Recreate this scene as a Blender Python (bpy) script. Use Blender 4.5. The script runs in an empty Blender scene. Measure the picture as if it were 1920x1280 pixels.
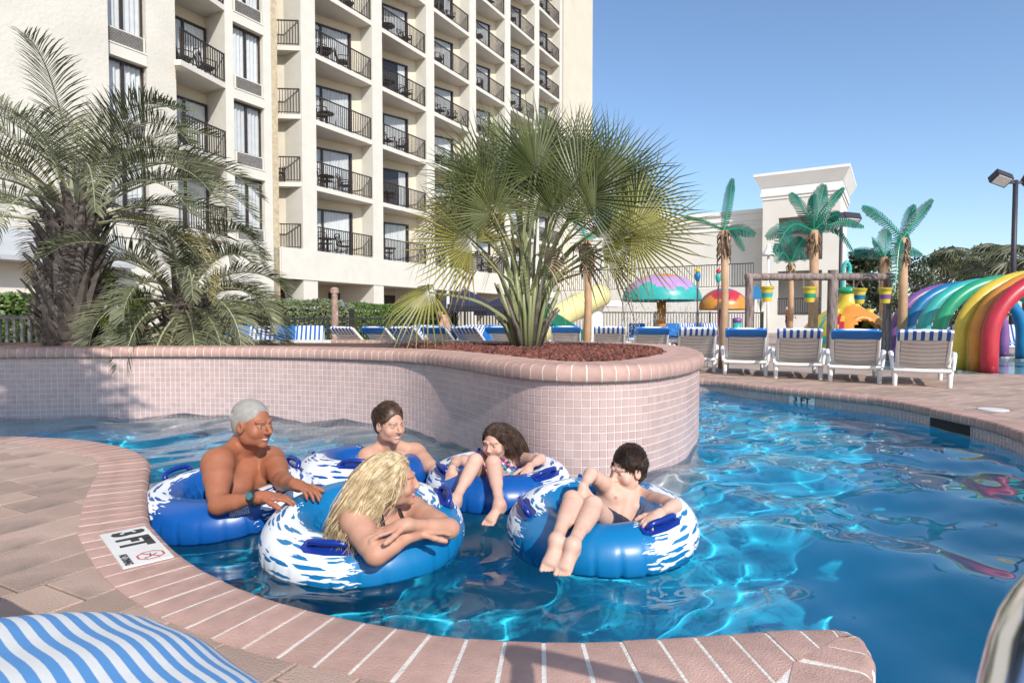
import bpy, bmesh, math, random
import numpy as np
from mathutils import Vector, Matrix, Quaternion
random.seed(7)
SC = bpy.context.scene
COL = SC.collection
PI = math.pi
R = math.radians

# ---------------------------------------------------------------- camera
F, HOR, CAMZ = 1150.0, 600.0, 1.0                 # focal length and horizon in photograph pixels, eye height over the water
PITCH = math.atan((640.0 - HOR) / F)
cam = bpy.data.objects.new('camera', bpy.data.cameras.new('camera'))
COL.objects.link(cam); SC.camera = cam
cam.data.sensor_width = 36.0
cam.data.lens = F / 1920.0 * 36.0
cam.location = (0, 0, CAMZ)
cam.rotation_euler = (PI / 2 - PITCH, 0, 0)
cam.data.clip_start = 0.02
cam.data.clip_end = 3000
cam.data.dof.use_dof = True
cam.data.dof.focus_distance = 3.1
cam.data.dof.aperture_fstop = 9.0

# ---------------------------------------------------------------- world and sun
SUN_EL, SUN_AZ = R(34), R(25)                     # the sun stands behind the camera, a little to its right
TO_SUN = Vector((math.cos(SUN_EL) * math.sin(SUN_AZ), -math.cos(SUN_EL) * math.cos(SUN_AZ), math.sin(SUN_EL)))
W = bpy.data.worlds.new('World'); SC.world = W; W.use_nodes = True
_n = W.node_tree
_sky = _n.nodes.new('ShaderNodeTexSky'); _sky.sky_type = 'NISHITA'; _sky.sun_disc = False
_sky.sun_elevation = SUN_EL; _sky.sun_rotation = PI - SUN_AZ
_sky.altitude = 0; _sky.air_density = 1.0; _sky.dust_density = 0.7; _sky.ozone_density = 3.5
_n.links.new(_sky.outputs[0], _n.nodes['Background'].inputs[0])
_n.nodes['Background'].inputs[1].default_value = 0.15
sun = bpy.data.objects.new('sun', bpy.data.lights.new('sun', 'SUN')); COL.objects.link(sun)
sun.data.energy = 3.6; sun.data.angle = R(0.5); sun.data.color = (1.0, 0.95, 0.87)
sun.rotation_euler = TO_SUN.to_track_quat('Z', 'Y').to_euler()
sun.location = (5, -10, 20)
sun.data.cycles.is_caustics_light = True
SC.view_settings.view_transform = 'Standard'; SC.view_settings.look = 'None'
SC.view_settings.exposure = 0.40; SC.view_settings.gamma = 1.0
SC.cycles.max_bounces = 10; SC.cycles.transparent_max_bounces = 24
SC.cycles.caustics_reflective = False

# ---------------------------------------------------------------- photograph to place
_cp, _sp = math.cos(PITCH), math.sin(PITCH)
def ray(x, y):
    cx, cy = (x - 960.0) / F, (640.0 - y) / F
    return Vector((cx, _cp + cy * _sp, -_sp + cy * _cp))
def P(x, y, z):                                    # the point of height z seen at pixel x, y
    d = ray(x, y); t = (z - CAMZ) / d.z
    return Vector((0, 0, CAMZ)) + d * t
def D(x, y, Y):                                    # the point at depth Y seen at pixel x, y
    d = ray(x, y); t = Y / d.y
    return Vector((0, 0, CAMZ)) + d * t

# ---------------------------------------------------------------- materials
def mat(name, col, rough=0.6, var=0.08, vs=6.0, bump=0.0, bs=40.0, metal=0.0, rnd=0.0, island=0.0, col2=None, spec=0.5,
        sss=0.0, stretch=None, wear=None, trans=0.0):
    m = bpy.data.materials.new(name); m.use_nodes = True
    t = m.node_tree; N, L = t.nodes, t.links
    b = N['Principled BSDF']
    b.inputs['Roughness'].default_value = rough; b.inputs['Metallic'].default_value = metal
    b.inputs['Specular IOR Level'].default_value = spec
    if sss:
        b.inputs['Subsurface Weight'].default_value = sss
        b.inputs['Subsurface Radius'].default_value = (0.012, 0.005, 0.003)
    tc = N.new('ShaderNodeTexCoord')
    src = tc.outputs['Object']
    if stretch:
        mp = N.new('ShaderNodeMapping'); mp.inputs['Scale'].default_value = stretch
        L.new(src, mp.inputs['Vector']); src = mp.outputs[0]
    no = N.new('ShaderNodeTexNoise'); no.inputs['Scale'].default_value = vs; no.inputs['Detail'].default_value = 6
    L.new(src, no.inputs['Vector'])
    rp = N.new('ShaderNodeValToRGB')
    c2 = col2 or tuple(min(1, c * (1 + var)) for c in col)
    c1 = col if col2 else tuple(c * (1 - var) for c in col)
    rp.color_ramp.elements[0].position = 0.34; rp.color_ramp.elements[1].position = 0.66
    rp.color_ramp.elements[0].color = (*c1, 1); rp.color_ramp.elements[1].color = (*c2, 1)
    L.new(no.outputs['Fac'], rp.inputs[0])
    out = rp.outputs[0]
    for amt, node, sock in ((rnd, 'ShaderNodeObjectInfo', 'Random'), (island, 'ShaderNodeNewGeometry', 'Random Per Island')):
        if amt:
            oi = N.new(node); mr = N.new('ShaderNodeMapRange')
            mr.inputs['To Min'].default_value = 1 - amt; mr.inputs['To Max'].default_value = 1 + amt
            L.new(oi.outputs[sock], mr.inputs['Value'])
            mx = N.new('ShaderNodeMix'); mx.data_type = 'RGBA'; mx.blend_type = 'MULTIPLY'; mx.inputs[0].default_value = 1
            L.new(out, mx.inputs[6]); L.new(mr.outputs[0], mx.inputs[7]); out = mx.outputs[2]
    if wear:                                       # (colour, scale, threshold): stains with a shape of their own
        n2 = N.new('ShaderNodeTexNoise'); n2.inputs['Scale'].default_value = wear[1]; n2.inputs['Detail'].default_value = 8
        L.new(tc.outputs['Object'], n2.inputs['Vector'])
        r2 = N.new('ShaderNodeMapRange'); r2.inputs['From Min'].default_value = wear[2]; r2.inputs['From Max'].default_value = wear[2] + 0.12
        r2.inputs['To Max'].default_value = 0.75
        L.new(n2.outputs['Fac'], r2.inputs['Value'])
        mx = N.new('ShaderNodeMix'); mx.data_type = 'RGBA'; mx.inputs[7].default_value = (*wear[0], 1)
        L.new(r2.outputs[0], mx.inputs[0]); L.new(out, mx.inputs[6]); out = mx.outputs[2]
    L.new(out, b.inputs['Base Color'])
    if bump:
        nb = N.new('ShaderNodeTexNoise'); nb.inputs['Scale'].default_value = bs; nb.inputs['Detail'].default_value = 4
        L.new(src, nb.inputs['Vector'])
        bp = N.new('ShaderNodeBump'); bp.inputs['Strength'].default_value = min(1, bump); bp.inputs['Distance'].default_value = 0.01 * max(1, bump)
        L.new(nb.outputs['Fac'], bp.inputs['Height']); L.new(bp.outputs[0], b.inputs['Normal'])
    if trans:                                      # thin leaves let some light through
        tr = N.new('ShaderNodeBsdfTranslucent'); ms = N.new('ShaderNodeMixShader'); ms.inputs[0].default_value = trans
        L.new(out, tr.inputs[0]); L.new(b.outputs[0], ms.inputs[1]); L.new(tr.outputs[0], ms.inputs[2])
        L.new(ms.outputs[0], N['Material Output'].inputs[0])
    return m

# ---------------------------------------------------------------- mesh helpers
class MB:
    """collects shapes; build() links them as ONE mesh object"""
    def __init__(s): s.v = []; s.f = []; s.mi = []
    def add(s, vs, fs, mi=0):
        o = len(s.v); s.v += [tuple(p) for p in vs]; s.f += [tuple(i + o for i in q) for q in fs]; s.mi += [mi] * len(fs)
        return s
    def box(s, c, size, rot=None, mi=0):
        x, y, z = size[0] / 2, size[1] / 2, size[2] / 2
        vs = [Vector(p) for p in ((-x,-y,-z),(x,-y,-z),(x,y,-z),(-x,y,-z),(-x,-y,z),(x,-y,z),(x,y,z),(-x,y,z))]
        if rot is not None: vs = [rot @ p for p in vs]
        c = Vector(c)
        return s.add([p + c for p in vs], [(0,3,2,1),(4,5,6,7),(0,1,5,4),(1,2,6,5),(2,3,7,6),(3,0,4,7)], mi)
    def bar(s, a, b, w, h=None, mi=0):             # a rectangular bar from a to b
        a, b = Vector(a), Vector(b); h = h or w; d = b - a
        q = d.to_track_quat('Y', 'Z').to_matrix()
        return s.box((a + b) / 2, (w, d.length, h), q, mi)
    def tube(s, path, r, n=8, caps=True, mi=0, closed=False):
        path = [Vector(p) for p in path]; m = len(path)
        if not hasattr(r, '__len__'): r = [r] * m
        vs, fs = [], []; up = None
        for i, p in enumerate(path):
            if closed: t = path[(i + 1) % m] - path[i - 1]
            else: t = path[min(i + 1, m - 1)] - path[max(i - 1, 0)]
            t = t.normalized() if t.length > 1e-9 else Vector((0, 0, 1))
            if up is None:
                up = Vector((0, 0, 1)) if abs(t.z) < 0.95 else Vector((1, 0, 0))
            up = (up - t * up.dot(t))
            up = up.normalized() if up.length > 1e-6 else t.orthogonal().normalized()
            sd = t.cross(up)
            for k in range(n):
                a = 2 * PI * k / n
                vs.append(p + (up * math.cos(a) + sd * math.sin(a)) * r[i])
        for i in range(m if closed else m - 1):
            j = (i + 1) % m
            for k in range(n):
                k2 = (k + 1) % n
                fs.append((i * n + k, j * n + k, j * n + k2, i * n + k2))
        if caps and not closed:
            fs.append(tuple(range(n))); fs.append(tuple(reversed(range((m - 1) * n, m * n))))
        return s.add(vs, fs, mi)
    def lathe(s, prof, n=24, c=(0, 0, 0), mi=0, rot=None):   # prof: (radius, z)
        c = Vector(c); vs, fs = [], []
        for r_, z in prof:
            for k in range(n):
                a = 2 * PI * k / n
                q = Vector((r_ * math.cos(a), r_ * math.sin(a), z))
                vs.append((rot @ q if rot is not None else q) + c)
        for i in range(len(prof) - 1):
            for k in range(n):
                k2 = (k + 1) % n
                fs.append((i * n + k, i * n + k2, (i + 1) * n + k2, (i + 1) * n + k))
        if prof[0][0] > 1e-4: fs.append(tuple(reversed(range(n))))
        if prof[-1][0] > 1e-4: fs.append(tuple(range((len(prof) - 1) * n, len(prof) * n)))
        return s.add(vs, fs, mi)
    def prism(s, poly, z0, z1, mi=0):              # poly counter-clockwise (x, y)
        n = len(poly)
        vs = [(p[0], p[1], z0) for p in poly] + [(p[0], p[1], z1) for p in poly]
        fs = [tuple(range(n, 2 * n)), tuple(reversed(range(n)))]
        fs += [(i, (i + 1) % n, n + (i + 1) % n, n + i) for i in range(n)]
        return s.add(vs, fs, mi)
    def mesh(s, name, mats, smooth=False, off=None):
        m = bpy.data.meshes.new(name)
        v = s.v if off is None else [(p[0] - off[0], p[1] - off[1], p[2] - off[2]) for p in s.v]
        m.from_pydata(v, [], s.f)
        for q in (mats if isinstance(mats, (list, tuple)) else [mats]): m.materials.append(q)
        if any(s.mi): m.polygons.foreach_set('material_index', s.mi)
        if smooth:
            m.polygons.foreach_set('use_smooth', [True] * len(s.f))
            if smooth is not True: m.set_sharp_from_angle(angle=R(smooth))
        m.update()
        return m
    def build(s, name, mats, parent=None, smooth=False, local=False):
        off = None
        if parent is not None and not local: off = wloc(parent)
        return link(name, s.mesh(name, mats, smooth, off), parent)

def wloc(o):
    p = Vector(o.location)
    while o.parent is not None: o = o.parent; p += Vector(o.location)
    return p
def link(name, data, parent=None):
    o = bpy.data.objects.new(name, data); COL.objects.link(o)
    if parent is not None: o.parent = parent
    return o
def tag(o, label=None, cat=None, group=None, kind=None):
    if label: o['label'] = label
    if cat: o['category'] = cat
    if group: o['group'] = group
    if kind: o['kind'] = kind
    return o
def thing(name, label, cat, loc=(0, 0, 0), rz=0.0, group=None):
    o = link(name, None); o.location = loc; o.rotation_euler = (0, 0, rz)
    return tag(o, label, cat, group)
KIDS = {}
def copy_tree(o, parent=None):
    c = o.copy(); COL.objects.link(c); c.parent = parent
    for ch in [x for x in o.children]: copy_tree(ch, c)
    return c

def cr(pts, n=12):                                 # smooth curve through the points
    pts = [Vector(p) for p in pts]; out = []
    q = [pts[0] * 2 - pts[1]] + pts + [pts[-1] * 2 - pts[-2]]
    for i in range(1, len(q) - 2):
        a, b, c, d = q[i - 1], q[i], q[i + 1], q[i + 2]
        for k in range(n):
            t = k / n
            out.append(0.5 * ((2 * b) + (c - a) * t + (2 * a - 5 * b + 4 * c - d) * t * t + (3 * b - a - 3 * c + d) * t ** 3))
    out.append(pts[-1]); return out
class Path:
    """a plan curve by arc length; nrm() points to the left of travel"""
    def __init__(s, pts):
        s.p = [Vector((p[0], p[1])) for p in pts]; s.l = [0.0]
        for a, b in zip(s.p, s.p[1:]): s.l.append(s.l[-1] + (b - a).length)
        s.len = s.l[-1]
    def at(s, d):
        import bisect
        d = max(0, min(s.len - 1e-6, d)); i = bisect.bisect_right(s.l, d) - 1
        f = (d - s.l[i]) / max(1e-9, s.l[i + 1] - s.l[i])
        return s.p[i].lerp(s.p[i + 1], f)
    def tan(s, d, e=0.04):
        return (s.at(d + e) - s.at(d - e)).normalized()
    def nrm(s, d):
        t = s.tan(d); return Vector((-t.y, t.x))
def lerp(a, b, t): return a + (b - a) * t
# ================================================================ pool, decks, coping, planter
ZD = 0.17                                          # deck height over the water
m_brick = mat('coping_brick', (0.50, 0.315, 0.262), 0.75, 0.16, 9, 0.5, 220, rnd=0.10, wear=((0.30, 0.20, 0.16), 3.2, 0.60))
m_mortar = mat('mortar', (0.72, 0.68, 0.62), 0.9, 0.1, 20, 0.5, 120)
m_paver = mat('paver_stone', (0.385, 0.275, 0.215), 0.85, 0.1, 3.0, 0.6, 150, rnd=0.17, col2=(0.49, 0.345, 0.285), wear=((0.19, 0.145, 0.12), 1.6, 0.54))
m_joint = mat('paver_joint', (0.17, 0.145, 0.12), 0.95, 0.2, 14, 0.4, 90)
m_tile = mat('mosaic_tile', (0.52, 0.375, 0.345), 0.32, 0.05, 3, rnd=0.07, island=0.07)
m_grout = mat('grout', (0.74, 0.66, 0.62), 0.85, 0.06, 12)
m_plaster = mat('pool_plaster', (0.02, 0.58, 0.88), 0.7, 0.06, 3)
m_soil = mat('soil', (0.10, 0.055, 0.04), 0.95, 0.3, 14, 0.8, 40)

def struct(name, mb, m, parent=None, smooth=False):
    o = mb.build(name, m, parent, smooth)
    if parent is None: o['kind'] = 'structure'
    return o

# ---- the near deck edge, followed from the photograph
near_px = [(0,816),(80,818),(150,822),(212,831),(250,841),(272,852),(282,867),(280,887),(277,915),(277,940),(282,972),(300,995),(332,1027),
           (375,1057),(425,1082),(480,1106),(560,1131),(637,1149),(720,1164),(827,1182),(910,1189),(1000,1193),(1075,1194),(1150,1192),(1225,1188),(1320,1182),
           (1445,1174),(1530,1170),(1575,1172),(1608,1182),(1632,1203),(1645,1240),(1647,1278)]
near_w = [P(x, y, ZD) for x, y in near_px]
near_pts = [(-7.2, 4.35), (-5.4, 4.46)] + [(p.x, p.y) for p in near_w] + [(0.85, 1.15), (0.85, 0.6), (0.87, -0.6), (0.9, -3.2)]
near = Path(cr([Vector((a, b, 0)) for a, b in near_pts], 8))
CW = 0.25
def offset(path, w, step=0.06):
    n = int(path.len / step); out = []
    for i in range(n + 1):
        d = path.len * i / n; p = path.at(d) + path.nrm(d) * (math.copysign(reach(path, d, math.copysign(1, w), abs(w)), w))
        out.append(p)
    return out
def reach(path, d, side, w):
    p, n = path.at(d), path.nrm(d) * side
    if not hasattr(path, 'smp'): path.smp = [path.at(path.len * i / 900) for i in range(901)]
    loc = [q for q in path.smp if (q - p).length < w * 2.3]
    def ok(t): c = p + n * t; return all((q - c).length > t * 0.985 - 0.004 for q in loc)
    if ok(w): return w
    lo, hi = 0.02, w
    for _ in range(9):
        m_ = (lo + hi) / 2
        if ok(m_): lo = m_
        else: hi = m_
    return lo
# travelling along `near` the deck is on the right hand
near_in = offset(near, -CW + 0.01, 0.08)

def nose(w, zt, h, r):                             # profile of a bullnosed brick: (distance inwards, z)
    pr = [(0.014, zt - h), (0.0, zt - h + 0.014)]
    for k in range(6):
        a = PI / 2 * k / 5; pr.append((r - r * math.cos(a), zt - r + r * math.sin(a)))
    pr += [(w, zt), (w, zt - h)]
    return pr
def brick_mesh(path, d0, d1, side, prof, name, m, jig=0.0):
    vs = []; c = path.at((d0 + d1) / 2); dz = random.uniform(-jig, jig); k = len(prof)
    for d in (d0, d1):
        p, n = path.at(d), path.nrm(d) * side; rw = reach(path, d, side, prof[-1][0])
        for off, z in prof: off = min(off, rw); vs.append((p.x + n.x * off - c.x, p.y + n.y * off - c.y, z + dz))
    fs = [(i, (i + 1) % k, k + (i + 1) % k, k + i) for i in range(k)]
    if side > 0: fs = [tuple(reversed(q)) for q in fs]
    fs += [tuple(range(k)) if side > 0 else tuple(reversed(range(k))), tuple(reversed(range(k, 2 * k))) if side > 0 else tuple(range(k, 2 * k))]
    mm = MB().add(vs, fs).mesh(name, m, 50)
    return mm, c
def bed(path, d0, d1, side, prof, name, m, step=0.05, parent=None):   # continuous mortar under and between the bricks
    mb = MB(); n = max(2, int((d1 - d0) / step)); k = len(prof); vs, fs = [], []
    for i in range(n + 1):
        d = d0 + (d1 - d0) * i / n; p, nn = path.at(d), path.nrm(d) * side; rw = reach(path, d, side, prof[-2][0])
        for off, z in prof: off = min(off, rw); vs.append((p.x + nn.x * off, p.y + nn.y * off, z))
    for i in range(n):
        for j in range(k - 1):
            q = (i * k + j, (i + 1) * k + j, (i + 1) * k + j + 1, i * k + j + 1)
            fs.append(q if side < 0 else tuple(reversed(q)))
    mb.add(vs, fs)
    return mb.build(name, m, parent, 50)
def shrink(prof, e):
    zt = max(z for _, z in prof); zb = min(z for _, z in prof); w = max(o for o, _ in prof); out = []
    for o, z in prof: out.append((o + e * (1 if o < w * 0.5 else -1), z - e if z > (zt + zb) / 2 else z + e * 0.3))
    return out

coping = bed(near, 0.5, near.len - 0.3, -1, shrink(nose(CW, ZD, 0.075, 0.032), 0.0016), 'near_pool_coping', m_mortar)
coping['kind'] = 'structure'
d = 0.5; BWID = 0.0985; cnt = 0
while d + BWID < near.len - 0.3:
    c = near.at(d)
    if c.y > 0.2:
        me, c = brick_mesh(near, d + 0.0052, d + BWID - 0.0052, -1, nose(CW, ZD, 0.075, 0.032), 'brick', m_brick, 0.0012)
        o = link('brick', me, coping); o.location = (c.x, c.y, 0)
    d += BWID

# ---- the near deck: a bed with pavers laid on it
def clip_half(poly, ax, lim, keep_less):
    out = []; k = len(poly)
    for i in range(k):
        p, q = poly[i], poly[(i + 1) % k]
        ip = (p[ax] <= lim) if keep_less else (p[ax] >= lim); iq = (q[ax] <= lim) if keep_less else (q[ax] >= lim)
        if ip: out.append(p)
        if ip != iq:
            t = (lim - p[ax]) / (q[ax] - p[ax]); out.append((p[0] + (q[0] - p[0]) * t, p[1] + (q[1] - p[1]) * t))
    return out
def paver_field(poly, ang, pitch_u, pitch_v, parent, zt, m, keep, gap=0.004, limit=300, widths=(1.0,)):
    """cuts the polygon into bonded pavers, each one a mesh of its own"""
    ca, sa = math.cos(ang), math.sin(ang); n = 0
    pol = [(ca * p[0] + sa * p[1], -sa * p[0] + ca * p[1]) for p in poly]
    rr = random.Random(5); v0, v1 = min(p[1] for p in pol), max(p[1] for p in pol); u0, u1 = min(p[0] for p in pol), max(p[0] for p in pol)
    y = v0
    while y < v1:
        y2 = y + pitch_v * rr.choice(widths); row = clip_half(clip_half(pol, 1, y, False), 1, y2, True)
        x = u0 - rr.random() * pitch_u
        while x < u1 and len(row) > 2:
            x2 = x + pitch_u * rr.uniform(0.72, 1.3)
            c_ = clip_half(clip_half(row, 0, x, False), 0, x2, True); x = x2
            q = []
            for p in c_:
                if not q or (p[0] - q[-1][0]) ** 2 + (p[1] - q[-1][1]) ** 2 > 1e-4: q.append(p)
            if len(q) > 2 and (q[0][0] - q[-1][0]) ** 2 + (q[0][1] - q[-1][1]) ** 2 < 1e-4: q.pop()
            if len(q) < 3: continue
            area = sum(a[0] * b[1] - b[0] * a[1] for a, b in zip(q, q[1:] + q[:1])) / 2
            if area < 0: q = q[::-1]; area = -area
            if area < 0.002: continue
            cx = sum(p[0] for p in q) / len(q); cy = sum(p[1] for p in q) / len(q)
            wx, wy = ca * cx - sa * cy, sa * cx + ca * cy
            if not keep(wx, wy) or n >= limit: continue
            ins = inset(q, gap)
            if not ins: continue
            i2 = inset(ins, 0.003) or ins
            if len(i2) != len(ins): i2 = ins
            tr = lambda p: (ca * (p[0] - cx) - sa * (p[1] - cy), sa * (p[0] - cx) + ca * (p[1] - cy))
            loc = [tr(p) for p in ins]; lo2 = [tr(p) for p in i2]; k = len(loc); dz = rr.uniform(-0.0015, 0.0015)
            vv = [(p[0], p[1], -0.03) for p in loc] + [(p[0], p[1], -0.003) for p in loc] + [(p[0], p[1], 0) for p in lo2]
            ff = [(i, (i + 1) % k, k + (i + 1) % k, k + i) for i in range(k)] + [(k + i, k + (i + 1) % k, 2 * k + (i + 1) % k, 2 * k + i) for i in range(k)]
            ff.append(tuple(range(2 * k, 3 * k)))
            o = link('paver', MB().add(vv, ff).mesh('paver', m), parent)
            o.location = (wx, wy, zt + dz); n += 1
        y = y2
    return n
def inset(poly, g):
    k = len(poly); out = []
    cx = sum(p[0] for p in poly) / k; cy = sum(p[1] for p in poly) / k
    for i in range(k):
        a, b, c = poly[i - 1], poly[i], poly[(i + 1) % k]
        e1 = Vector((b[0] - a[0], b[1] - a[1])); e2 = Vector((c[0] - b[0], c[1] - b[1]))
        if e1.length < 1e-6 or e2.length < 1e-6: return None
        e1.normalize(); e2.normalize()
        n1, n2 = Vector((-e1.y, e1.x)), Vector((-e2.y, e2.x)); h = n1 + n2
        if h.length < 1e-6: return None
        h = h.normalized() * min(g / max(0.3, h.normalized().dot(n1)), g * 2)
        out.append((b[0] + h.x, b[1] + h.y))
    return out

near_poly = [(p.x, p.y) for p in near_in] + [(-7.2, -3.2)]
near_poly = near_poly[::-1]
def tessellated(poly):
    from mathutils.geometry import delaunay_2d_cdt
    k = len(poly)
    v, _, f, _, _, _ = delaunay_2d_cdt([Vector(p) for p in poly], [(i, (i + 1) % k) for i in range(k)], [tuple(range(k))], 1, 1e-5)
    out = []
    for q in f:
        a, b, c = v[q[0]], v[q[1]], v[q[2]]
        out.append(tuple(q) if (b - a).cross(c - a) > 0 else tuple(reversed(q)))
    return v, out
def triangulated(poly, z, name, m, extra=()):
    v, f = tessellated(poly); mb = MB().add([(p.x, p.y, z) for p in v], f)
    for q in extra: mb.add([(p[0], p[1], z) for p in q], [tuple(range(len(q)))])
    return mb.build(name, m)
deck_near = triangulated(near_poly, ZD - 0.008, 'near_deck', m_joint); deck_near['kind'] = 'structure'
vis = lambda x, y: y > 0.9 and abs(x) < y * 0.86 + 0.35
nv = paver_field(near_poly, R(62), 0.40, 0.235, deck_near, ZD - 0.001, m_paver, vis, 0.004, 300, (1.0, 0.75, 1.0, 1.25))

def pool_wall(path, d0, d1, side, name, inset_=0.03):
    mb = MB(); n = int((d1 - d0) / 0.07); vs, fs, mi = [], [], []
    zs = (ZD - 0.06, -0.12, -0.92)
    for i in range(n + 1):
        d = d0 + (d1 - d0) * i / n; p = path.at(d) + path.nrm(d) * side * inset_
        for z in zs: vs.append((p.x, p.y, z))
    o = 3
    for i in range(n):
        for j in range(2):
            q = (i * 3 + j, (i + 1) * 3 + j, (i + 1) * 3 + j + 1, i * 3 + j + 1)
            fs.append(q); mi.append(j)
    mb.v, mb.f, mb.mi = vs, fs, mi
    return mb
w_ = pool_wall(near, 0.3, near.len, -1, 'near_pool_wall').build('near_pool_wall', [m_grout, m_plaster]); w_['kind'] = 'structure'

# ---- the far deck
far_px = [(1320,722),(1400,731.6),(1490,742),(1570,751),(1646,760),(1705,771),(1755,783.5),(1837,803),(1920,833)]
far_w = [P(x, y, 0.09) for x, y in far_px]
far_pts = [(1.55, 7.9), (2.05, 8.75)] + [(p.x, p.y) for p in far_w] + [(3.36, 3.83), (2.85, 3.15), (2.3, 2.45), (1.85, 1.75), (1.6, 0.6), (1.6, -3.2)]  # unseen last points drawn inwards so the bank shades the right-hand water
far = Path(cr([Vector((a, b, 0)) for a, b in far_pts], 10))      # deck on the left hand
far_cop = bed(far, 0.0, far.len, 1, shrink(nose(CW, ZD, 0.085, 0.035), 0.0016), 'far_pool_coping', m_mortar); far_cop['kind'] = 'structure'
d = 0.3
while d + 0.0985 < far.len:
    c = far.at(d)
    if c.y > 0.4:
        me, c = brick_mesh(far, d + 0.004, d + 0.0945, 1, nose(CW, ZD, 0.085, 0.035), 'brick', m_brick, 0.0012)
        o = link('brick', me, far_cop); o.location = (c.x, c.y, 0)
    d += 0.0985
far_wall = pool_wall(far, 0.0, far.len, 1, 'far_pool_wall').build('far_pool_wall', [m_grout, m_plaster]); far_wall['kind'] = 'structure'
far_in = offset(far, CW - 0.01, 0.1)
far_poly = [(p.x, p.y) for p in far_in] + [(14, -3.2), (14, 12), (-12, 12), (-12, 7.2), (1.2, 7.2)]
m_farground = mat('deck_ground', (0.33, 0.255, 0.21), 0.85, 0.12, 0.7, 0.3, 60, col2=(0.44, 0.345, 0.29), wear=((0.24, 0.19, 0.165), 0.9, 0.56))
deck_far = triangulated(far_poly, ZD - 0.008, 'ground', m_farground, [[(14, -60), (900, -60), (900, 12), (14, 12)], [(-900, 12), (900, 12), (900, 1500), (-900, 1500)],
                        [(-900, -60), (-12, -60), (-12, 12), (-900, 12)]]); deck_far['kind'] = 'structure'
loc_poly = [p for p in [(q.x, q.y) for q in far_in] if p[1] > 3.4] + [(7.6, 3.4), (8.4, 9.4), (2.1, 9.6)]
paver_field(loc_poly, R(28), 0.40, 0.235, deck_far, ZD - 0.001, m_paver, lambda x, y: y > 3.6 and x < y * 0.86 + 0.3 and (x - 7) ** 2 + (y - 9.4) ** 2 > 0, 0.004, 300, (1.0, 0.75, 1.25))

# waterline mosaic of the far wall, every tile proud of the grout
def tiles(path, d0, d1, side, z0, z1, pitch, parent, near_n, name='tile', inset_=0.0, cut=None):
    g = 0.0022; e = 0.0035; hw = pitch / 2 - g
    proto = MB().add([(-hw,0,-hw),(hw,0,-hw),(hw,0,hw),(-hw,0,hw),(-hw+.002,-e,-hw+.002),(hw-.002,-e,-hw+.002),(hw-.002,-e,hw-.002),(-hw+.002,-e,hw-.002)],
                     [(4,5,6,7),(0,1,5,4),(1,2,6,5),(2,3,7,6),(3,0,4,7)])
    me = proto.mesh(name, m_tile)
    spots = []; nc = int((d1 - d0) / pitch); nr = int(round((z1 - z0) / pitch))
    for i in range(nc):
        d = d0 + (i + 0.5) * pitch; p = path.at(d); n = path.nrm(d) * side
        p = p + n * inset_; out = -n
        for j in range(nr):
            z = z1 - (j + 0.5) * pitch
            if cut and cut(p, z): continue
            spots.append((p.x, p.y, z, out, Vector((0, 0, CAMZ)).__sub__(Vector((p.x, p.y, z))).length if z > 0.02 and out.dot(Vector((-p.x, -p.y))) > 0 else 99))
    spots.sort(key=lambda q: q[4])
    rest = MB()
    for i, (x, y, z, out, _) in enumerate(spots):
        a = math.atan2(out.y, out.x) + PI / 2
        if i < near_n:
            o = link(name, me, parent); o.location = Vector((x, y, z)) - wloc(parent); o.rotation_euler = (0, 0, a)
        else:
            c, s_ = math.cos(a), math.sin(a)
            rest.add([(x + c * q[0] - s_ * q[1], y + s_ * q[0] + c * q[1], z + q[2]) for q in proto.v], proto.f)
    if rest.v:
        o = rest.build('mosaic', m_tile, parent); o['kind'] = 'stuff'
tiles(far, 0.6, far.len - 3.5, 1, -0.115, 0.098, 0.053, far_wall, 0, inset_=0.028)

# ---- planter
pl_px = [(0,784),(120,781),(240,778.5),(350,778),(450,779.5),(550,784),(640,790),(700,795.5),(760,803),(805,813),(840,825),(880,842),(925,862),(970,880),(1015,892),(1067,898),
         (1120,899),(1170,895),(1213,888),(1248,875),(1275,861),(1292,848),(1309,824)]
pl_w = [P(x, y, 0.0) for x, y in pl_px]
pl_pts = [(-8.5, 6.0), (-6.8, 6.15)] + [(p.x, p.y) for p in pl_w] + [(1.70, 5.65), (1.80, 6.3), (1.74, 7.0), (1.35, 7.65), (0.6, 8.1), (-0.6, 8.5), (-2.4, 8.75), (-5, 8.9), (-8.5, 9.0)]
pl = Path(cr([Vector((a, b, 0)) for a, b in pl_pts], 10))        # planter on the left hand
ZC0, ZC1 = 0.612, 0.722
planter = thing('planter', 'long curved island planter of pink mosaic tile with brick coping', 'planter', (0, 6.5, 0))
def wall_strip(path, d0, d1, z0, z1, step=0.04):
    mb = MB(); n = int((d1 - d0) / step); vs, fs = [], []
    for i in range(n + 1):
        p = path.at(d0 + (d1 - d0) * i / n); vs += [(p.x, p.y, z0), (p.x, p.y, z1)]
    for i in range(n): fs.append((2 * i, 2 * i + 2, 2 * i + 3, 2 * i + 1))
    return mb.add(vs, fs)
pw = wall_strip(pl, 0, pl.len, -0.92, ZC0 + 0.02).build('wall', m_grout, planter, True)
dmax = pl.len
for i in range(2000):
    q = pl.at(pl.len * i / 2000)
    if q.x > 1.7 and q.y > 6.2: dmax = pl.len * i / 2000; break
tiles(pl, 2.6, dmax, 1, ZC0 - 0.053 * 16, ZC0, 0.053, pw, 290)
PCW, PCO = 0.34, 0.045
pcop = nose(PCW, ZC1, ZC1 - ZC0, 0.05)
pcop = [(o - PCO, z) for o, z in pcop]
cb = bed(pl, 0.2, pl.len - 4, 1, shrink(pcop, 0.0022), 'coping', m_mortar, 0.05, planter)
d = 1.4
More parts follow.
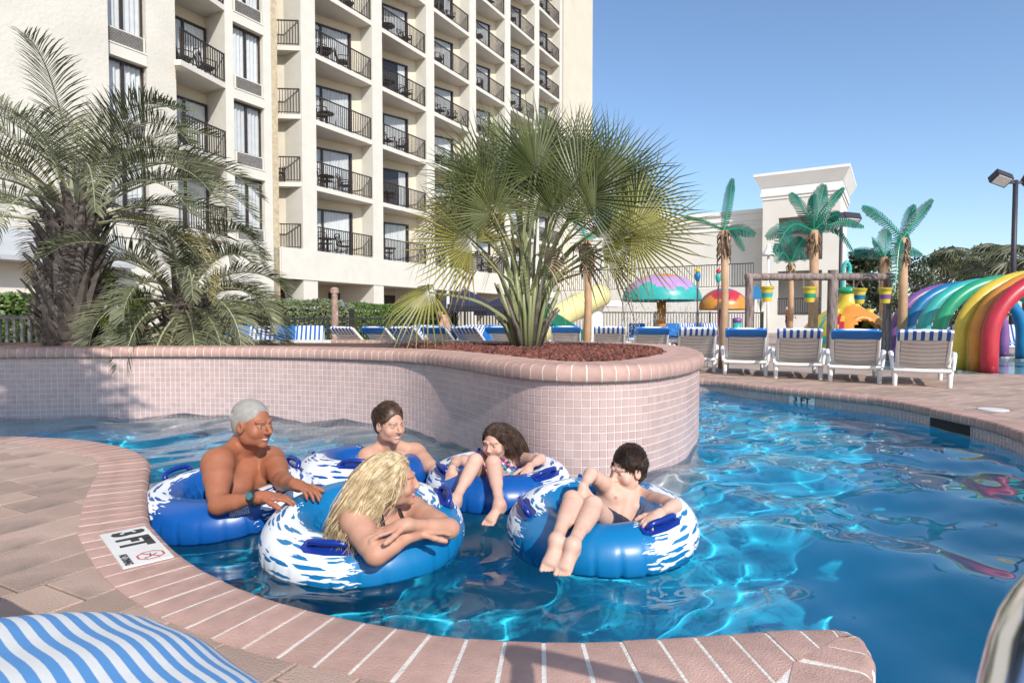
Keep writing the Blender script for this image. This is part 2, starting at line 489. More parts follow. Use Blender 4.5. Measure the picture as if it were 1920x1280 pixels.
while d + 0.087 < pl.len - 6:
    me, c = brick_mesh(pl, d + 0.0042, d + 0.0828, 1, pcop, 'brick', m_brick, 0.0012)
    o = link('brick', me, cb); o.location = Vector((c.x, c.y, 0)) - wloc(cb)
    d += 0.087
inner = offset(pl, PCW - PCO - 0.01, 0.1)
sv, sf = tessellated([(p.x, p.y) for p in inner])
MB().add([(p.x, p.y, 0.685) for p in sv], sf).build('soil', m_soil, planter)
# lava-rock mulch in the end of the bed
m_mulch = mat('lava_rock', (0.16, 0.055, 0.04), 0.95, 0.3, 30, island=0.45)
mb = MB(); rr = random.Random(2)
for i in range(5200):
    x, y = rr.uniform(-1.2, 1.5), rr.uniform(4.4, 7.6)
    best = min((Vector((x, y)) - q).length for q in inner[::2])
    if best < 0.0: continue
    # keep inside the bed: ray test
    ins = False; j = len(inner) - 1
    for k in range(len(inner)):
        a, b = inner[k], inner[j]
        if (a.y > y) != (b.y > y) and x < (b.x - a.x) * (y - a.y) / (b.y - a.y) + a.x: ins = not ins
        j = k
    if not ins: continue
    r_ = rr.uniform(0.012, 0.032)
    q = Quaternion((rr.gauss(0, 1), rr.gauss(0, 1), rr.gauss(0, 1), rr.gauss(0, 1))).normalized()
    oc = [Vector(v) * r_ * rr.uniform(0.7, 1.3) for v in ((1,0,0),(-1,0,0),(0,1,0),(0,-1,0),(0,0,.7),(0,0,-.7))]
    c = Vector((x, y, 0.69 + rr.uniform(0, 0.02)))
    mb.add([c + q @ v for v in oc], [(0,2,4),(2,1,4),(1,3,4),(3,0,4),(2,0,5),(1,2,5),(3,1,5),(0,3,5)])
o = mb.build('lava_rock_mulch', m_mulch, planter); o['kind'] = 'stuff'

# ---- pool floor and water
fl = MB().add([(-9, -3.3, -0.9), (7, -3.3, -0.9), (7, 9.5, -0.9), (-9, 9.5, -0.9)], [(0, 1, 2, 3)])
floor = struct('pool_floor', fl, m_plaster)
def ripples(X, Y, seed=3):
    rng = np.random.default_rng(seed); Z = np.zeros_like(X)
    for i in range(70):
        lam = math.exp(rng.uniform(math.log(.16), math.log(1.5))); th = rng.normal(2.2, 0.9); k = 2 * PI / lam
        warp = 0.10 * np.sin(X * rng.uniform(.6, 1.6) + rng.uniform(0, 6)) + 0.10 * np.cos(Y * rng.uniform(.6, 1.6) + rng.uniform(0, 6))
        Z += WAVE * lam ** 1.15 * np.sin(k * ((X + warp) * math.cos(th) + (Y - warp) * math.sin(th)) + rng.uniform(0, 6.28)) * rng.uniform(.3, 1)
    # calmer in the open water on the right, livelier around the tubes
    calm = 0.62 + 0.55 / (1 + np.exp((X - 1.1 - 0.12 * Y) * 2.2))
    return Z * calm
WAVE = 0.0044
nx, ny = 540, 430
gx = np.linspace(-7.5, 5.5, nx); gy = np.linspace(0.6, 9.2, ny)
GX, GY = np.meshgrid(gx, gy); GZ = ripples(GX, GY)
vv = np.stack([GX.ravel(), GY.ravel(), GZ.ravel()], 1); ii = np.arange(nx * ny).reshape(ny, nx)
ff = np.stack([ii[:-1, :-1].ravel(), ii[:-1, 1:].ravel(), ii[1:, 1:].ravel(), ii[1:, :-1].ravel()], 1)
def np_mesh(name, V, Fq, m, smooth=True):
    me = bpy.data.meshes.new(name)
    me.vertices.add(len(V)); me.vertices.foreach_set('co', np.asarray(V, dtype=np.float32).ravel())
    k = Fq.shape[1]; me.loops.add(len(Fq) * k); me.loops.foreach_set('vertex_index', np.asarray(Fq, dtype=np.int32).ravel())
    me.polygons.add(len(Fq)); me.polygons.foreach_set('loop_start', np.arange(0, len(Fq) * k, k, dtype=np.int32))
    me.update(calc_edges=True); me.validate()
    if smooth: me.polygons.foreach_set('use_smooth', np.ones(len(me.polygons), dtype=bool))
    if m is not None: me.materials.append(m)
    return me
m_water = bpy.data.materials.new('pool_water'); m_water.use_nodes = True
_b = m_water.node_tree.nodes['Principled BSDF']
_b.inputs['Base Color'].default_value = (0.90, 0.985, 1.0, 1); _b.inputs['Roughness'].default_value = 0.0
_b.inputs['Transmission Weight'].default_value = 1.0; _b.inputs['IOR'].default_value = 1.33
water = link('water', np_mesh('water', vv, ff, m_water)); water['kind'] = 'structure'
water.cycles.is_caustics_caster = True
for o in (floor, far_wall, w_, pw): o.cycles.is_caustics_receiver = True
# ================================================================ hotel tower
m_stucco = mat('cream_stucco', (0.60, 0.545, 0.44), 0.9, 0.05, 0.8, 0.9, 26)
m_rough = mat('rough_white_stucco', (0.585, 0.555, 0.49), 0.95, 0.06, 0.7, 1.6, 9)
m_tan = mat('tan_stone_strip', (0.48, 0.40, 0.27), 0.95, 0.16, 6, 1.4, 14)
m_white = mat('white_paint', (0.62, 0.595, 0.525), 0.7, 0.04, 2)
m_soffit = mat('soffit_paint', (0.62, 0.59, 0.53), 0.8, 0.04, 1.5)
m_rail = mat('bronze_railing', (0.055, 0.04, 0.035), 0.5, 0.1, 4, metal=0.4)
m_dframe = mat('dark_bronze_frame', (0.045, 0.032, 0.028), 0.45, 0.1, 3, metal=0.3)
m_curtain = mat('curtain_fabric', (0.74, 0.75, 0.75), 0.9, 0.05, 4, rnd=0.10, trans=0.25)
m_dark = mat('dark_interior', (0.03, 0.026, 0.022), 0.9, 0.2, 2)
m_grille = mat('grey_louvre', (0.44, 0.42, 0.40), 0.6, 0.1, 6)
m_canopy = mat('grey_metal_roof', (0.40, 0.41, 0.42), 0.5, 0.05, 2)
m_chair = mat('bronze_patio_metal', (0.035, 0.028, 0.026), 0.5, 0.1, 5, metal=0.3)
def glass_mat(name, tint=(0.9, 0.95, 0.95), dens=0.12):
    m = bpy.data.materials.new(name); m.use_nodes = True; t = m.node_tree; N, L = t.nodes, t.links
    N.remove(N['Principled BSDF'])
    tr = N.new('ShaderNodeBsdfTransparent'); tr.inputs[0].default_value = (*tint, 1)
    gl = N.new('ShaderNodeBsdfGlossy'); gl.inputs['Roughness'].default_value = 0.03
    lw = N.new('ShaderNodeLayerWeight'); pw_ = N.new('ShaderNodeMath'); pw_.operation = 'POWER'; pw_.inputs[1].default_value = 4.0
    ad = N.new('ShaderNodeMath'); ad.operation = 'MULTIPLY_ADD'; ad.inputs[1].default_value = 0.7; ad.inputs[2].default_value = 0.05 + dens; ad.use_clamp = True
    ms = N.new('ShaderNodeMixShader')
    L.new(lw.outputs['Facing'], pw_.inputs[0]); L.new(pw_.outputs[0], ad.inputs[0]); L.new(ad.outputs[0], ms.inputs[0]); L.new(tr.outputs[0], ms.inputs[1]); L.new(gl.outputs[0], ms.inputs[2])
    L.new(ms.outputs[0], N['Material Output'].inputs[0]); return m
m_glass = glass_mat('window_glass', (0.97, 0.985, 0.99), 0.0)

HOT = thing('hotel_tower', 'tall cream stucco hotel with rows of balconies behind the palms', 'hotel', (-8.365, 26.0, 0.0), R(60.6))
LV = lambda k: 3.92 + 2.76 * k
HZ = 33.0
def hp(name, mb, m, parent=HOT, smooth=False): return mb.build(name, m, parent, smooth, local=True)
def inst(name, me, parent, loc, rz=0.0):
    o = link(name, me, parent); o.location = loc; o.rotation_euler = (0, 0, rz); return o

# body walls
hp('blank_wall', MB().box((-19.1, 2.6, HZ / 2), (21.82, 5.8, HZ)), m_rough)
hp('end_wall', MB().box((28.05, 5.0, HZ / 2), (5.9, 10.0, HZ)), m_stucco)
hp('core_wall', MB().box((12.5, 4.0, HZ / 2 + 1.96), (27.4, 1.0, HZ - 3.92)), m_stucco)
hp('spandrel_beam', MB().box((12.27, 0.25, 3.295), (27.96, 0.62, 1.25)), m_white)
hp('arcade_ceiling', MB().box((12.3, 2.3, 2.80), (27.9, 3.4, 0.1)), m_soffit)
# arcade at ground level
aw = hp('arcade_wall', MB().box((12.3, 4.2, 1.5), (27.9, 0.2, 3.0)), m_stucco)
for i in range(6):
    mb = MB().box((4.15 * i + 1.9, 4.08, 1.4), (2.6, 0.06, 2.1)); f = hp('shop_window', mb, m_dframe, aw)
    hp('pane', MB().box((4.15 * i + 1.9, 4.04, 1.4), (2.4, 0.02, 1.9)), m_glass, f)
# columns between the bays
hp('column', MB().box((-0.19, 0.55, HZ / 2), (0.77, 1.12, HZ)), m_white)
for i in range(6):
    s0 = 0.2 + 4.15 * i + 3.45
    hp('column', MB().box((s0 + 0.35, 1.08, HZ / 2), (0.70, 2.2, HZ)) if i < 5 else MB().box((s0 + 0.2, 1.08, HZ / 2), (0.40, 2.2, HZ)), m_white)
# bay back walls stand askew: deep at one end, shallow at the other
BA = R(-18.6)
bw = MB().box((1.82, 0.06, (HZ - 3.9) / 2), (3.64, 0.12, HZ - 3.9)).mesh('bay_wall', m_stucco)
for i in range(6): inst('bay_wall', bw, HOT, (0.2 + 4.15 * i, 1.86, 3.9), BA)
def curtain_mesh(w, h, name='curtain', amp=0.035, per=0.15, seed=1):
    rr = random.Random(seed); n = int(w / per * 6); vs, fs = [], []
    for i in range(n + 1):
        x = -w / 2 + w * i / n
        y = amp * math.sin(2 * PI * x / per + 0.6 * math.sin(x * 3.1 + seed)) * rr.uniform(0.8, 1.2)
        vs += [(x, y, 0), (x, y * 0.75, h)]
    for i in range(n): fs.append((2 * i, 2 * i + 2, 2 * i + 3, 2 * i + 1))
    return MB().add(vs, fs).mesh(name, m_curtain, True)
cur_full = [curtain_mesh(1.30, 1.98, seed=k) for k in range(3)]
cur_half = curtain_mesh(0.42, 1.98, seed=7)
def frame_mesh(w, h, t=0.08, dpt=0.09, mid=True, name='frame'):
    mb = MB()
    mb.box((0, 0, t / 2), (w, dpt, t)); mb.box((0, 0, h - t / 2), (w, dpt, t))
    for x in (-w / 2 + t / 2, w / 2 - t / 2): mb.box((x, 0, h / 2), (t, dpt, h - 2 * t))
    if mid: mb.box((0, 0, h / 2), (0.09, dpt, h - 2 * t))
    return mb.mesh(name, m_dframe)
dfr = frame_mesh(2.95, 2.12, name='sliding_door')
def pane_mesh(w, z0, z1): return MB().add([(-w/2, 0, z0), (w/2, 0, z0), (w/2, 0, z1), (-w/2, 0, z1)], [(0, 1, 2, 3)]).mesh('pane', m_glass)
dpane = pane_mesh(1.30, 0.08, 2.04)
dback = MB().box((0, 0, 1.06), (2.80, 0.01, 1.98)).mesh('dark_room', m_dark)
slab = MB().add([(0, 0, 0), (3.45, 0, 0), (3.45, 0.72, 0), (0, 1.88, 0), (0, 0, -0.2), (3.45, 0, -0.2), (3.45, 0.72, -0.2), (0, 1.88, -0.2)],
                [(0, 1, 2, 3), (7, 6, 5, 4), (0, 4, 5, 1), (1, 5, 6, 2), (2, 6, 7, 3), (3, 7, 4, 0)]).mesh('balcony', m_soffit)
def railing_mesh(w, name='railing', step=0.115):
    mb = MB(); mb.box((w / 2, 0, 1.03), (w, 0.05, 0.045)); mb.box((w / 2, 0, 0.09), (w, 0.035, 0.03))
    n = int(w / step)
    for i in range(n + 1):
        mb.box((0.02 + (w - 0.04) * i / n, 0, 0.56), (0.045 if i in (0, n) else 0.02, 0.03 if 0 < i < n else 0.045, 0.92))
    return mb.mesh(name, m_rail)
rail_bay = railing_mesh(3.45)
rr = random.Random(12)
def patio_chair_mesh():
    mb = MB()
    for x in (-0.24, 0.24):
        mb.tube([(x, -0.24, 0), (x, -0.24, 0.42), (x, -0.26, 0.64), (x, 0.1, 0.66), (x, 0.22, 0.62)], 0.02, 5)
        mb.tube([(x, 0.26, 0), (x, 0.2, 0.42), (x, 0.34, 0.92)], 0.02, 5)
    mb.box((0, -0.02, 0.42), (0.48, 0.46, 0.04))
    for k in range(5): mb.tube([(-0.18 + 0.09 * k, 0.21, 0.44), (-0.18 + 0.09 * k, 0.32, 0.86)], 0.014, 4)
    mb.tube([(-0.24, 0.34, 0.92), (0, 0.37, 0.98), (0.24, 0.34, 0.92)], 0.022, 5)
    return mb.mesh('patio_chair', m_chair)
def patio_table_mesh():
    mb = MB(); mb.lathe([(0.36, 0.66), (0.37, 0.68), (0.36, 0.70), (0.0, 0.70)], 14); mb.tube([(0, 0, 0.03), (0, 0, 0.67)], 0.03, 6)
    for k in range(3):
        a = 2 * PI * k / 3; mb.tube([(0, 0, 0.12), (0.28 * math.cos(a), 0.28 * math.sin(a), 0.01)], 0.02, 5)
    return mb.mesh('patio_table', m_chair)
pc, pt = patio_chair_mesh(), patio_table_mesh()
HM = Matrix.Translation((-8.365, 26.0, 0)) @ Matrix.Rotation(R(60.6), 4, 'Z')
def proj(p):                                       # pixel of a world point
    v = Vector(p) - Vector((0, 0, CAMZ)); z = v.y * _cp - v.z * _sp; yy = v.y * _sp + v.z * _cp
    return 960 + F * v.x / z, 640 - F * yy / z
FLOORS = ['lowest', 'second', 'third', 'fourth', 'fifth', 'sixth', 'seventh', 'eighth', 'ninth', 'tenth', 'eleventh']
BAYS = ['first', 'second', 'third', 'fourth', 'fifth', 'sixth']
for i in range(6):
    s0 = 0.2 + 4.15 * i
    for k in range(10):
        z = LV(k)
        if proj(HM @ Vector((s0 + 3.4, 0, z)))[1] < -25: continue
        if k > 0: b = inst('balcony', slab, HOT, (s0, 0.0, z))
        else: b = inst('balcony', slab, HOT, (s0, 0.0, z + 0.012))
        inst('railing', rail_bay, b, (0, 0.07, 0))
        c = Vector((s0, 1.86, z)) + Matrix.Rotation(BA, 3, 'Z') @ Vector((1.62, -0.075, 0))
        dd = inst('sliding_door', dfr, HOT, c, BA)
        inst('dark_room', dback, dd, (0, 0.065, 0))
        st = rr.random()
        for q, x in enumerate((-0.69, 0.69)):
            inst('pane', dpane, dd, (x, -0.015, 0))
            if st < 0.72 or (st < 0.88 and q == 1): inst('curtain', cur_full[(i + k + q) % 3], dd, (x, 0.03, 0.08))
            else: inst('curtain', cur_half, dd, (x + (0.42 if q else -0.42), 0.03, 0.08))
        if i > 0 and proj(HM @ Vector((s0 + 1, 0, z)))[1] < -40: continue
        # patio furniture, each piece a thing of its own
        for q in range(rr.choice((1, 2, 2))):
            lx = s0 + rr.uniform(0.5, 1.1) + q * 1.25; ly = 0.42
            w = HM @ Vector((lx, ly, z + (0.012 if k == 0 else 0)))
            o = link('patio_chair', pc); o.location = w; o.rotation_euler = (0, 0, R(60.6) + rr.uniform(-1.2, 1.2))
            tag(o, f'dark metal chair, {("left" if q == 0 else "right")} one on the {FLOORS[k]} balcony up, {BAYS[i]} wide bay', 'chair', 'balcony chairs')
        if rr.random() < 0.6:
            w = HM @ Vector((s0 + 1.15, 0.62, z + (0.012 if k == 0 else 0)))
            o = link('patio_table', pt); o.location = w
            tag(o, f'small round dark table on the {FLOORS[k]} balcony up, {BAYS[i]} wide bay', 'table', 'balcony tables')

# narrow diagonal balconies in the notch
nslab = MB().add([(-0.575, 0.02, 0), (-0.575, 1.1, 0), (-2.0, 3.2, 0), (-2.3, 2.6, 0)] + [(-0.575, 0.02, -0.18), (-0.575, 1.1, -0.18), (-2.0, 3.2, -0.18), (-2.3, 2.6, -0.18)],
                 [(0, 1, 2, 3), (7, 6, 5, 4), (4, 5, 1, 0), (5, 6, 2, 1), (6, 7, 3, 2), (7, 4, 0, 3)]).mesh('narrow_balcony', m_soffit)
NA = math.atan2(1.1, -0.725)
nrail = railing_mesh(1.5)
hp('notch_wall', MB().add([(-0.575, 1.0, 3.9), (-2.2, 3.4, 3.9), (-2.2, 3.4, HZ), (-0.575, 1.0, HZ)], [(0, 3, 2, 1)]), m_stucco)
hp('notch_base', MB().box((-1.2, 0.3, 3.295), (1.25, 0.56, 1.25)), m_white)
for k in range(5):
    b = inst('narrow_balcony', nslab, HOT, (0, 0, LV(k) + (0.012 if k == 0 else 0)))
    inst('railing', nrail, b, (-0.58, 0.09, 0), NA)
for k in (1,):
    o = link('patio_chair', pc); o.location = HM @ Vector((-0.95, 0.98, LV(k))); o.rotation_euler = (0, 0, 0.4)
    tag(o, 'dark metal chair on the narrow corner balcony beside the tan strip', 'chair', 'balcony chairs')

# wing with window columns
for s0, s1, m, nm, dp in ((-6.88, -5.90, m_rough, 'pier', 0.9), (-4.05, -3.72, m_white, 'pier', 1.3), (-2.42, -2.05, m_white, 'pier', 0.8), (-2.05, -1.74, m_tan, 'tan_pier', 0.9)):
    hp(nm, MB().box(((s0 + s1) / 2, dp / 2 + (0.02 if nm == 'tan_pier' else 0), HZ / 2), (s1 - s0 - 0.002, dp, HZ)), m)
wfr = frame_mesh(1.29, 1.86, 0.05, 0.06, True, 'window')
wpane = pane_mesh(1.2, 0.05, 1.81)
wcur = [curtain_mesh(1.2, 1.78, seed=k + 20) for k in range(3)]
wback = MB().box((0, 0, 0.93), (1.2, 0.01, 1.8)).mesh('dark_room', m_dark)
spn = MB().box((0, 0.16, 0.12), (1.31, 0.5, 0.34)).mesh('ledge', m_white)
def ac_mesh():
    mb = MB(); mb.box((0, 0, 0.27), (1.24, 0.34, 0.5), mi=0); mb.box((0, -0.19, 0.03), (1.29, 0.06, 0.05), mi=0); mb.box((0, -0.175, 0.28), (1.08, 0.02, 0.40), mi=1)
    for k in range(9): mb.box((0, -0.192, 0.10 + 0.043 * k), (1.06, 0.022, 0.016), Matrix.Rotation(R(30), 3, 'X'), mi=2)
    return mb.mesh('air_conditioner', [m_white, m_dark, m_grille])
acm = ac_mesh()
hp('wing_core', MB().box((-5.0, 1.9, HZ / 2), (6.4, 1.0, HZ)), m_stucco)
hp('wing_base', MB().box((-4.98, 0.2, 2.35), (6.42, 0.36, 3.0)), m_white)
for sc_, lab in ((-7.535, 0), (-3.07, 1)):
    for k in range(0, 5):
        z = 3.95 + 2.76 * k
        if proj(HM @ Vector((sc_, 0, z)))[1] < -30: continue
        inst('ledge', spn, HOT, (sc_, 0.05, z - 0.30))
        inst('air_conditioner', acm, HOT, (sc_, 0.16, z - 0.005))
        wn = inst('window', wfr, HOT, (sc_, 0.20, z + 0.53))
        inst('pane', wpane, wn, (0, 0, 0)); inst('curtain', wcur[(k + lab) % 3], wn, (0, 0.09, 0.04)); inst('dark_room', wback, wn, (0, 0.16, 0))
# wing balconies
hp('wing_balcony_wall', MB().box((-4.975, 1.15, HZ / 2), (1.85, 0.1, HZ)), m_stucco)
wsl = MB().add([(-1.1, -0.55, 0), (0.93, 0, 0), (0.93, 1.1, 0), (-0.93, 1.1, 0), (-0.93, 0.02, 0), (-1.2, -0.35, 0)] + [(-1.1, -0.55, -0.18), (0.93, 0, -0.18), (0.93, 1.1, -0.18), (-0.93, 1.1, -0.18), (-0.93, 0.02, -0.18), (-1.2, -0.35, -0.18)],
               [(0, 1, 2, 3, 4, 5), (11, 10, 9, 8, 7, 6)] + [(i, 6 + i, 6 + (i + 1) % 6, (i + 1) % 6) for i in range(6)]).mesh('wing_balcony', m_soffit)
wrl = railing_mesh(2.08)
wdf = frame_mesh(1.78, 2.15, 0.07, 0.08, True, 'sliding_door'); wdp = pane_mesh(0.78, 0.07, 2.08)
wdc = [curtain_mesh(0.78, 2.0, seed=k + 40) for k in range(2)]
for k in range(0, 5):
    z = LV(k) + 0.1
    if proj(HM @ Vector((-5, 0, z)))[1] < -30: continue
    b = inst('wing_balcony', wsl, HOT, (-4.98, -0.01, z)); inst('railing', wrl, b, (-1.08, -0.49, 0), math.atan2(0.55, 2.03))
    dd = inst('sliding_door', wdf, HOT, (-4.98, 1.04, z))
    for q, x in enumerate((-0.43, 0.43)):
        inst('pane', wdp, dd, (x, -0.01, 0)); inst('curtain', wdc[q], dd, (x, 0.03, 0.06))
for k, lx in ((1, -5.3), (2, -5.45), (2, -4.6), (3, -5.2)):
    o = link('patio_chair', pc); o.location = HM @ Vector((lx, 0.3, LV(k) + 0.1)); o.rotation_euler = (0, 0, rr.uniform(0, 6))
    tag(o, f'dark metal chair on the {FLOORS[k]} angled balcony between window columns, {"nearer the wall" if lx < -5 else "nearer the pier"}', 'chair', 'balcony chairs')
# grey metal canopy along the blank wall
hp('canopy', MB().add([(-30, -1.15, 2.67), (-7.97, -1.12, 2.67), (-7.97, -0.28, 3.5), (-30, -0.28, 3.5), (-30, -1.15, 2.55), (-7.97, -1.12, 2.55), (-7.97, -0.28, 2.55), (-30, -0.28, 2.55)],
                      [(0, 1, 2, 3), (0, 4, 5, 1), (1, 5, 6, 2), (4, 7, 6, 5), (0, 3, 7, 4)]), m_canopy)

# ================================================================ white pool building
m_wb = mat('white_building_stucco', (0.70, 0.67, 0.61), 0.85, 0.04, 0.6, 0.5, 20)
m_wt = mat('white_cornice', (0.80, 0.79, 0.76), 0.7, 0.03, 1)
WB = thing('pool_building', 'white two storey building with stepped cornice tower behind the splash park', 'building', (16.25, 40.0, ZD), math.atan2(-0.53, 0.85))
def wp(name, mb, m, parent=WB): return mb.build(name, m, parent, False, local=True)
TW, TD = 4.45, 6.0
tower = MB()                                       # walls with two openings in the front
for x0, x1, z0, z1 in ((0, 0.95, 0, 8.6), (3.5, TW, 0, 8.6), (0.95, 3.5, 0, 1.15), (0.95, 3.5, 3.95, 4.6), (0.95, 3.5, 7.35, 8.6)):
    tower.box(((x0 + x1) / 2, 0.15, (z0 + z1) / 2), (x1 - x0, 0.3, z1 - z0))
tower.box((0.15, TD / 2 + 0.15, 4.3), (0.3, TD - 0.3, 8.6)); tower.box((TW - 0.15, TD / 2 + 0.15, 4.3), (0.3, TD - 0.3, 8.6))
tower.box((TW / 2, 2.6, 4.3), (TW - 0.6, 0.2, 8.6)); tower.box((TW / 2, 1.4, 4.2), (TW - 0.6, 2.2, 0.25))
wp('tower', tower, m_wb)
cn = MB()
for w, z0, z1 in ((0.06, 8.55, 8.75), (0.14, 8.75, 9.0), (0.10, 9.0, 9.3)):
    cn.box((TW / 2, TD / 2, (z0 + z1) / 2), (TW + 2 * w, TD + 2 * w, z1 - z0))
a, b = 0.12, 0.5
cn.add([(-a, -a, 9.3), (TW + a, -a, 9.3), (TW + a, TD + a, 9.3), (-a, TD + a, 9.3), (-b, -b, 10.0), (TW + b, -b, 10.0), (TW + b, TD + b, 10.0), (-b, TD + b, 10.0)],
       [(0, 1, 5, 4), (1, 2, 6, 5), (2, 3, 7, 6), (3, 0, 4, 7), (4, 5, 6, 7)])
cn.box((TW / 2, TD / 2, 10.09), (TW + 2 * b + 0.02, TD + 2 * b + 0.02, 0.18))
wp('cornice', cn, m_wt)
def wrail(w, h=1.05, step=0.13):
    mb = MB(); mb.box((w / 2, 0, h), (w, 0.05, 0.06)); mb.box((w / 2, 0, 0.1), (w, 0.04, 0.04)); n = int(w / step)
    for i in range(n + 1): mb.box((w * i / n, 0, h / 2 + 0.05), (0.03, 0.03, h - 0.1))
    return mb
for z in (1.15, 4.6): inst('railing', wrail(2.55).mesh('railing', m_rail), WB, (0.95, 0.06, z))
wing = MB().box((-9.0, 3.6, 4.0), (18.0, 4.2, 8.0)); wp('wing', wing, m_wb)
cw = MB()
for w, z0, z1 in ((0.08, 7.0, 7.3), (0.16, 7.3, 7.55), (0.28, 7.55, 8.0), (0.42, 8.0, 8.25)): cw.box((-9.0, 3.6, (z0 + z1) / 2), (18.0 - 0.004, 4.2 + 2 * w, z1 - z0))
wp('wing_cornice', cw, m_wt)
wp('terrace', MB().box((-9.2, -0.2, 1.45), (18.2, 3.4, 2.9)), m_wb)
inst('railing', wrail(18.0, 1.5, 0.16).mesh('railing', m_rail), WB, (-18.2, -1.75, 2.9))
gb = MB().add([(-13.5, 6, 8.2), (-8.2, 6, 8.2), (-10.8, 6, 11.0), (-13.5, 14, 8.2), (-8.2, 14, 8.2), (-10.8, 14, 11.0)], [(0, 1, 2), (3, 5, 4), (0, 2, 5, 3), (1, 4, 5, 2)])
wp('gable_roof', gb, m_wt)
# ================================================================ palms, hedges, trees
m_frond = mat('pindo_leaf', (0.105, 0.12, 0.06), 0.5, 0.2, 1.2, island=0.4, col2=(0.21, 0.215, 0.12), trans=0.16)
m_frond_y = mat('pindo_leaf_yellowing', (0.24, 0.20, 0.07), 0.6, 0.2, 1.2, island=0.28, col2=(0.30, 0.265, 0.10), trans=0.22)
m_rachis = mat('palm_rachis', (0.36, 0.36, 0.22), 0.6, 0.15, 3)
m_boot = mat('palm_boot', (0.135, 0.11, 0.095), 0.9, 0.3, 9, 0.8, 40, rnd=0.35)
m_trunk = mat('palm_trunk', (0.15, 0.115, 0.095), 0.95, 0.3, 6, 1.0, 20)
m_fan = mat('palmetto_leaf', (0.062, 0.085, 0.026), 0.42, 0.2, 1.4, island=0.4, col2=(0.135, 0.155, 0.055), trans=0.2)
m_fan_y = mat('palmetto_leaf_yellow', (0.26, 0.25, 0.05), 0.5, 0.2, 1.4, island=0.25, col2=(0.33, 0.31, 0.09), trans=0.28)
m_fan_b = mat('palmetto_leaf_dry', (0.27, 0.20, 0.12), 0.8, 0.25, 2, island=0.3, col2=(0.34, 0.27, 0.16), trans=0.15)
m_petiole = mat('palmetto_petiole', (0.27, 0.29, 0.14), 0.5, 0.15, 3)
G = Vector((0, 0, -1))

def frond_mesh(p0, d0, L, bend, rr, nl=70, ll=0.5, petiole=0.24, wid=0.0062, mats=None, droop=0.24, twist=0.0):
    """a feather frond: arching rachis with leaflets in a shallow V on both sides"""
    mb = MB(); n = 22; pts = [Vector(p0)]; d = Vector(d0).normalized(); step = L / n; ds = [d.copy()]
    for i in range(n):
        t = i / n
        ax = d.cross(G)
        if ax.length > 1e-4: d = Quaternion(ax.normalized(), bend / n * (0.35 + 1.3 * t)) @ d
        pts.append(pts[-1] + d * step); ds.append(d.copy())
    mb.tube(pts, [lerp(0.022, 0.003, (i / n) ** 0.7) for i in range(n + 1)], 4, True, 1)
    for k in range(nl):
        t = petiole + (1 - petiole) * (k + 0.5) / nl; f = t * n; i = min(n - 1, int(f)); p = pts[i].lerp(pts[i + 1], f - i); dd = ds[i]
        side = dd.cross(Vector((0, 0, 1)))
        side = side.normalized() if side.length > 0.05 else Vector((1, 0, 0))
        up = side.cross(dd).normalized()
        u = (t - petiole) / (1 - petiole); prof = (0.55 + 0.9 * u) if u < 0.4 else (0.91 - 0.62 * ((u - 0.4) / 0.6) ** 1.5)
        for sg in (-1, 1):
            l = ll * prof * rr.uniform(0.85, 1.1)
            a = R(lerp(58, 28, u)) + rr.uniform(-0.12, 0.12)
            q = (dd * math.cos(a) + side * sg * math.sin(a) + up * (0.42 + rr.uniform(-0.12, 0.12))).normalized()
            w = dd.cross(q).cross(q).normalized() * wid * rr.uniform(0.8, 1.15)
            m1 = p + q * l * 0.45; q2 = (q + G * droop * rr.uniform(0.5, 1.3)).normalized(); m2 = m1 + q2 * l * 0.33
            q3 = (q2 + G * droop * rr.uniform(0.6, 1.6)).normalized(); tp = m2 + q3 * l * 0.25
            mb.add([p - w * 0.5, p + w * 0.5, m1 + w, m1 - w, m2 + w * 0.7, m2 - w * 0.7, tp], [(0, 1, 2, 3), (3, 2, 4, 5), (5, 4, 6)], 0)
    return mb
def boot_mesh():
    mb = MB(); vs = []
    for z, w, t in ((0, 0.075, 0.03), (0.10, 0.055, 0.03), (0.24, 0.034, 0.02), (0.34, 0.022, 0.014)):
        y = 0.02 + z * 0.45 + z * z * 0.4
        vs += [(-w, y, z), (0, y + t, z), (w, y, z), (0, y - t * 0.5, z)]
    fs = []
    for i in range(3):
        for k in range(4): fs.append((i * 4 + k, i * 4 + (k + 1) % 4, i * 4 + 4 + (k + 1) % 4, i * 4 + 4 + k))
    fs.append((12, 13, 14, 15)); return mb.add(vs, fs).mesh('leaf_base', m_boot)
BOOT = boot_mesh()
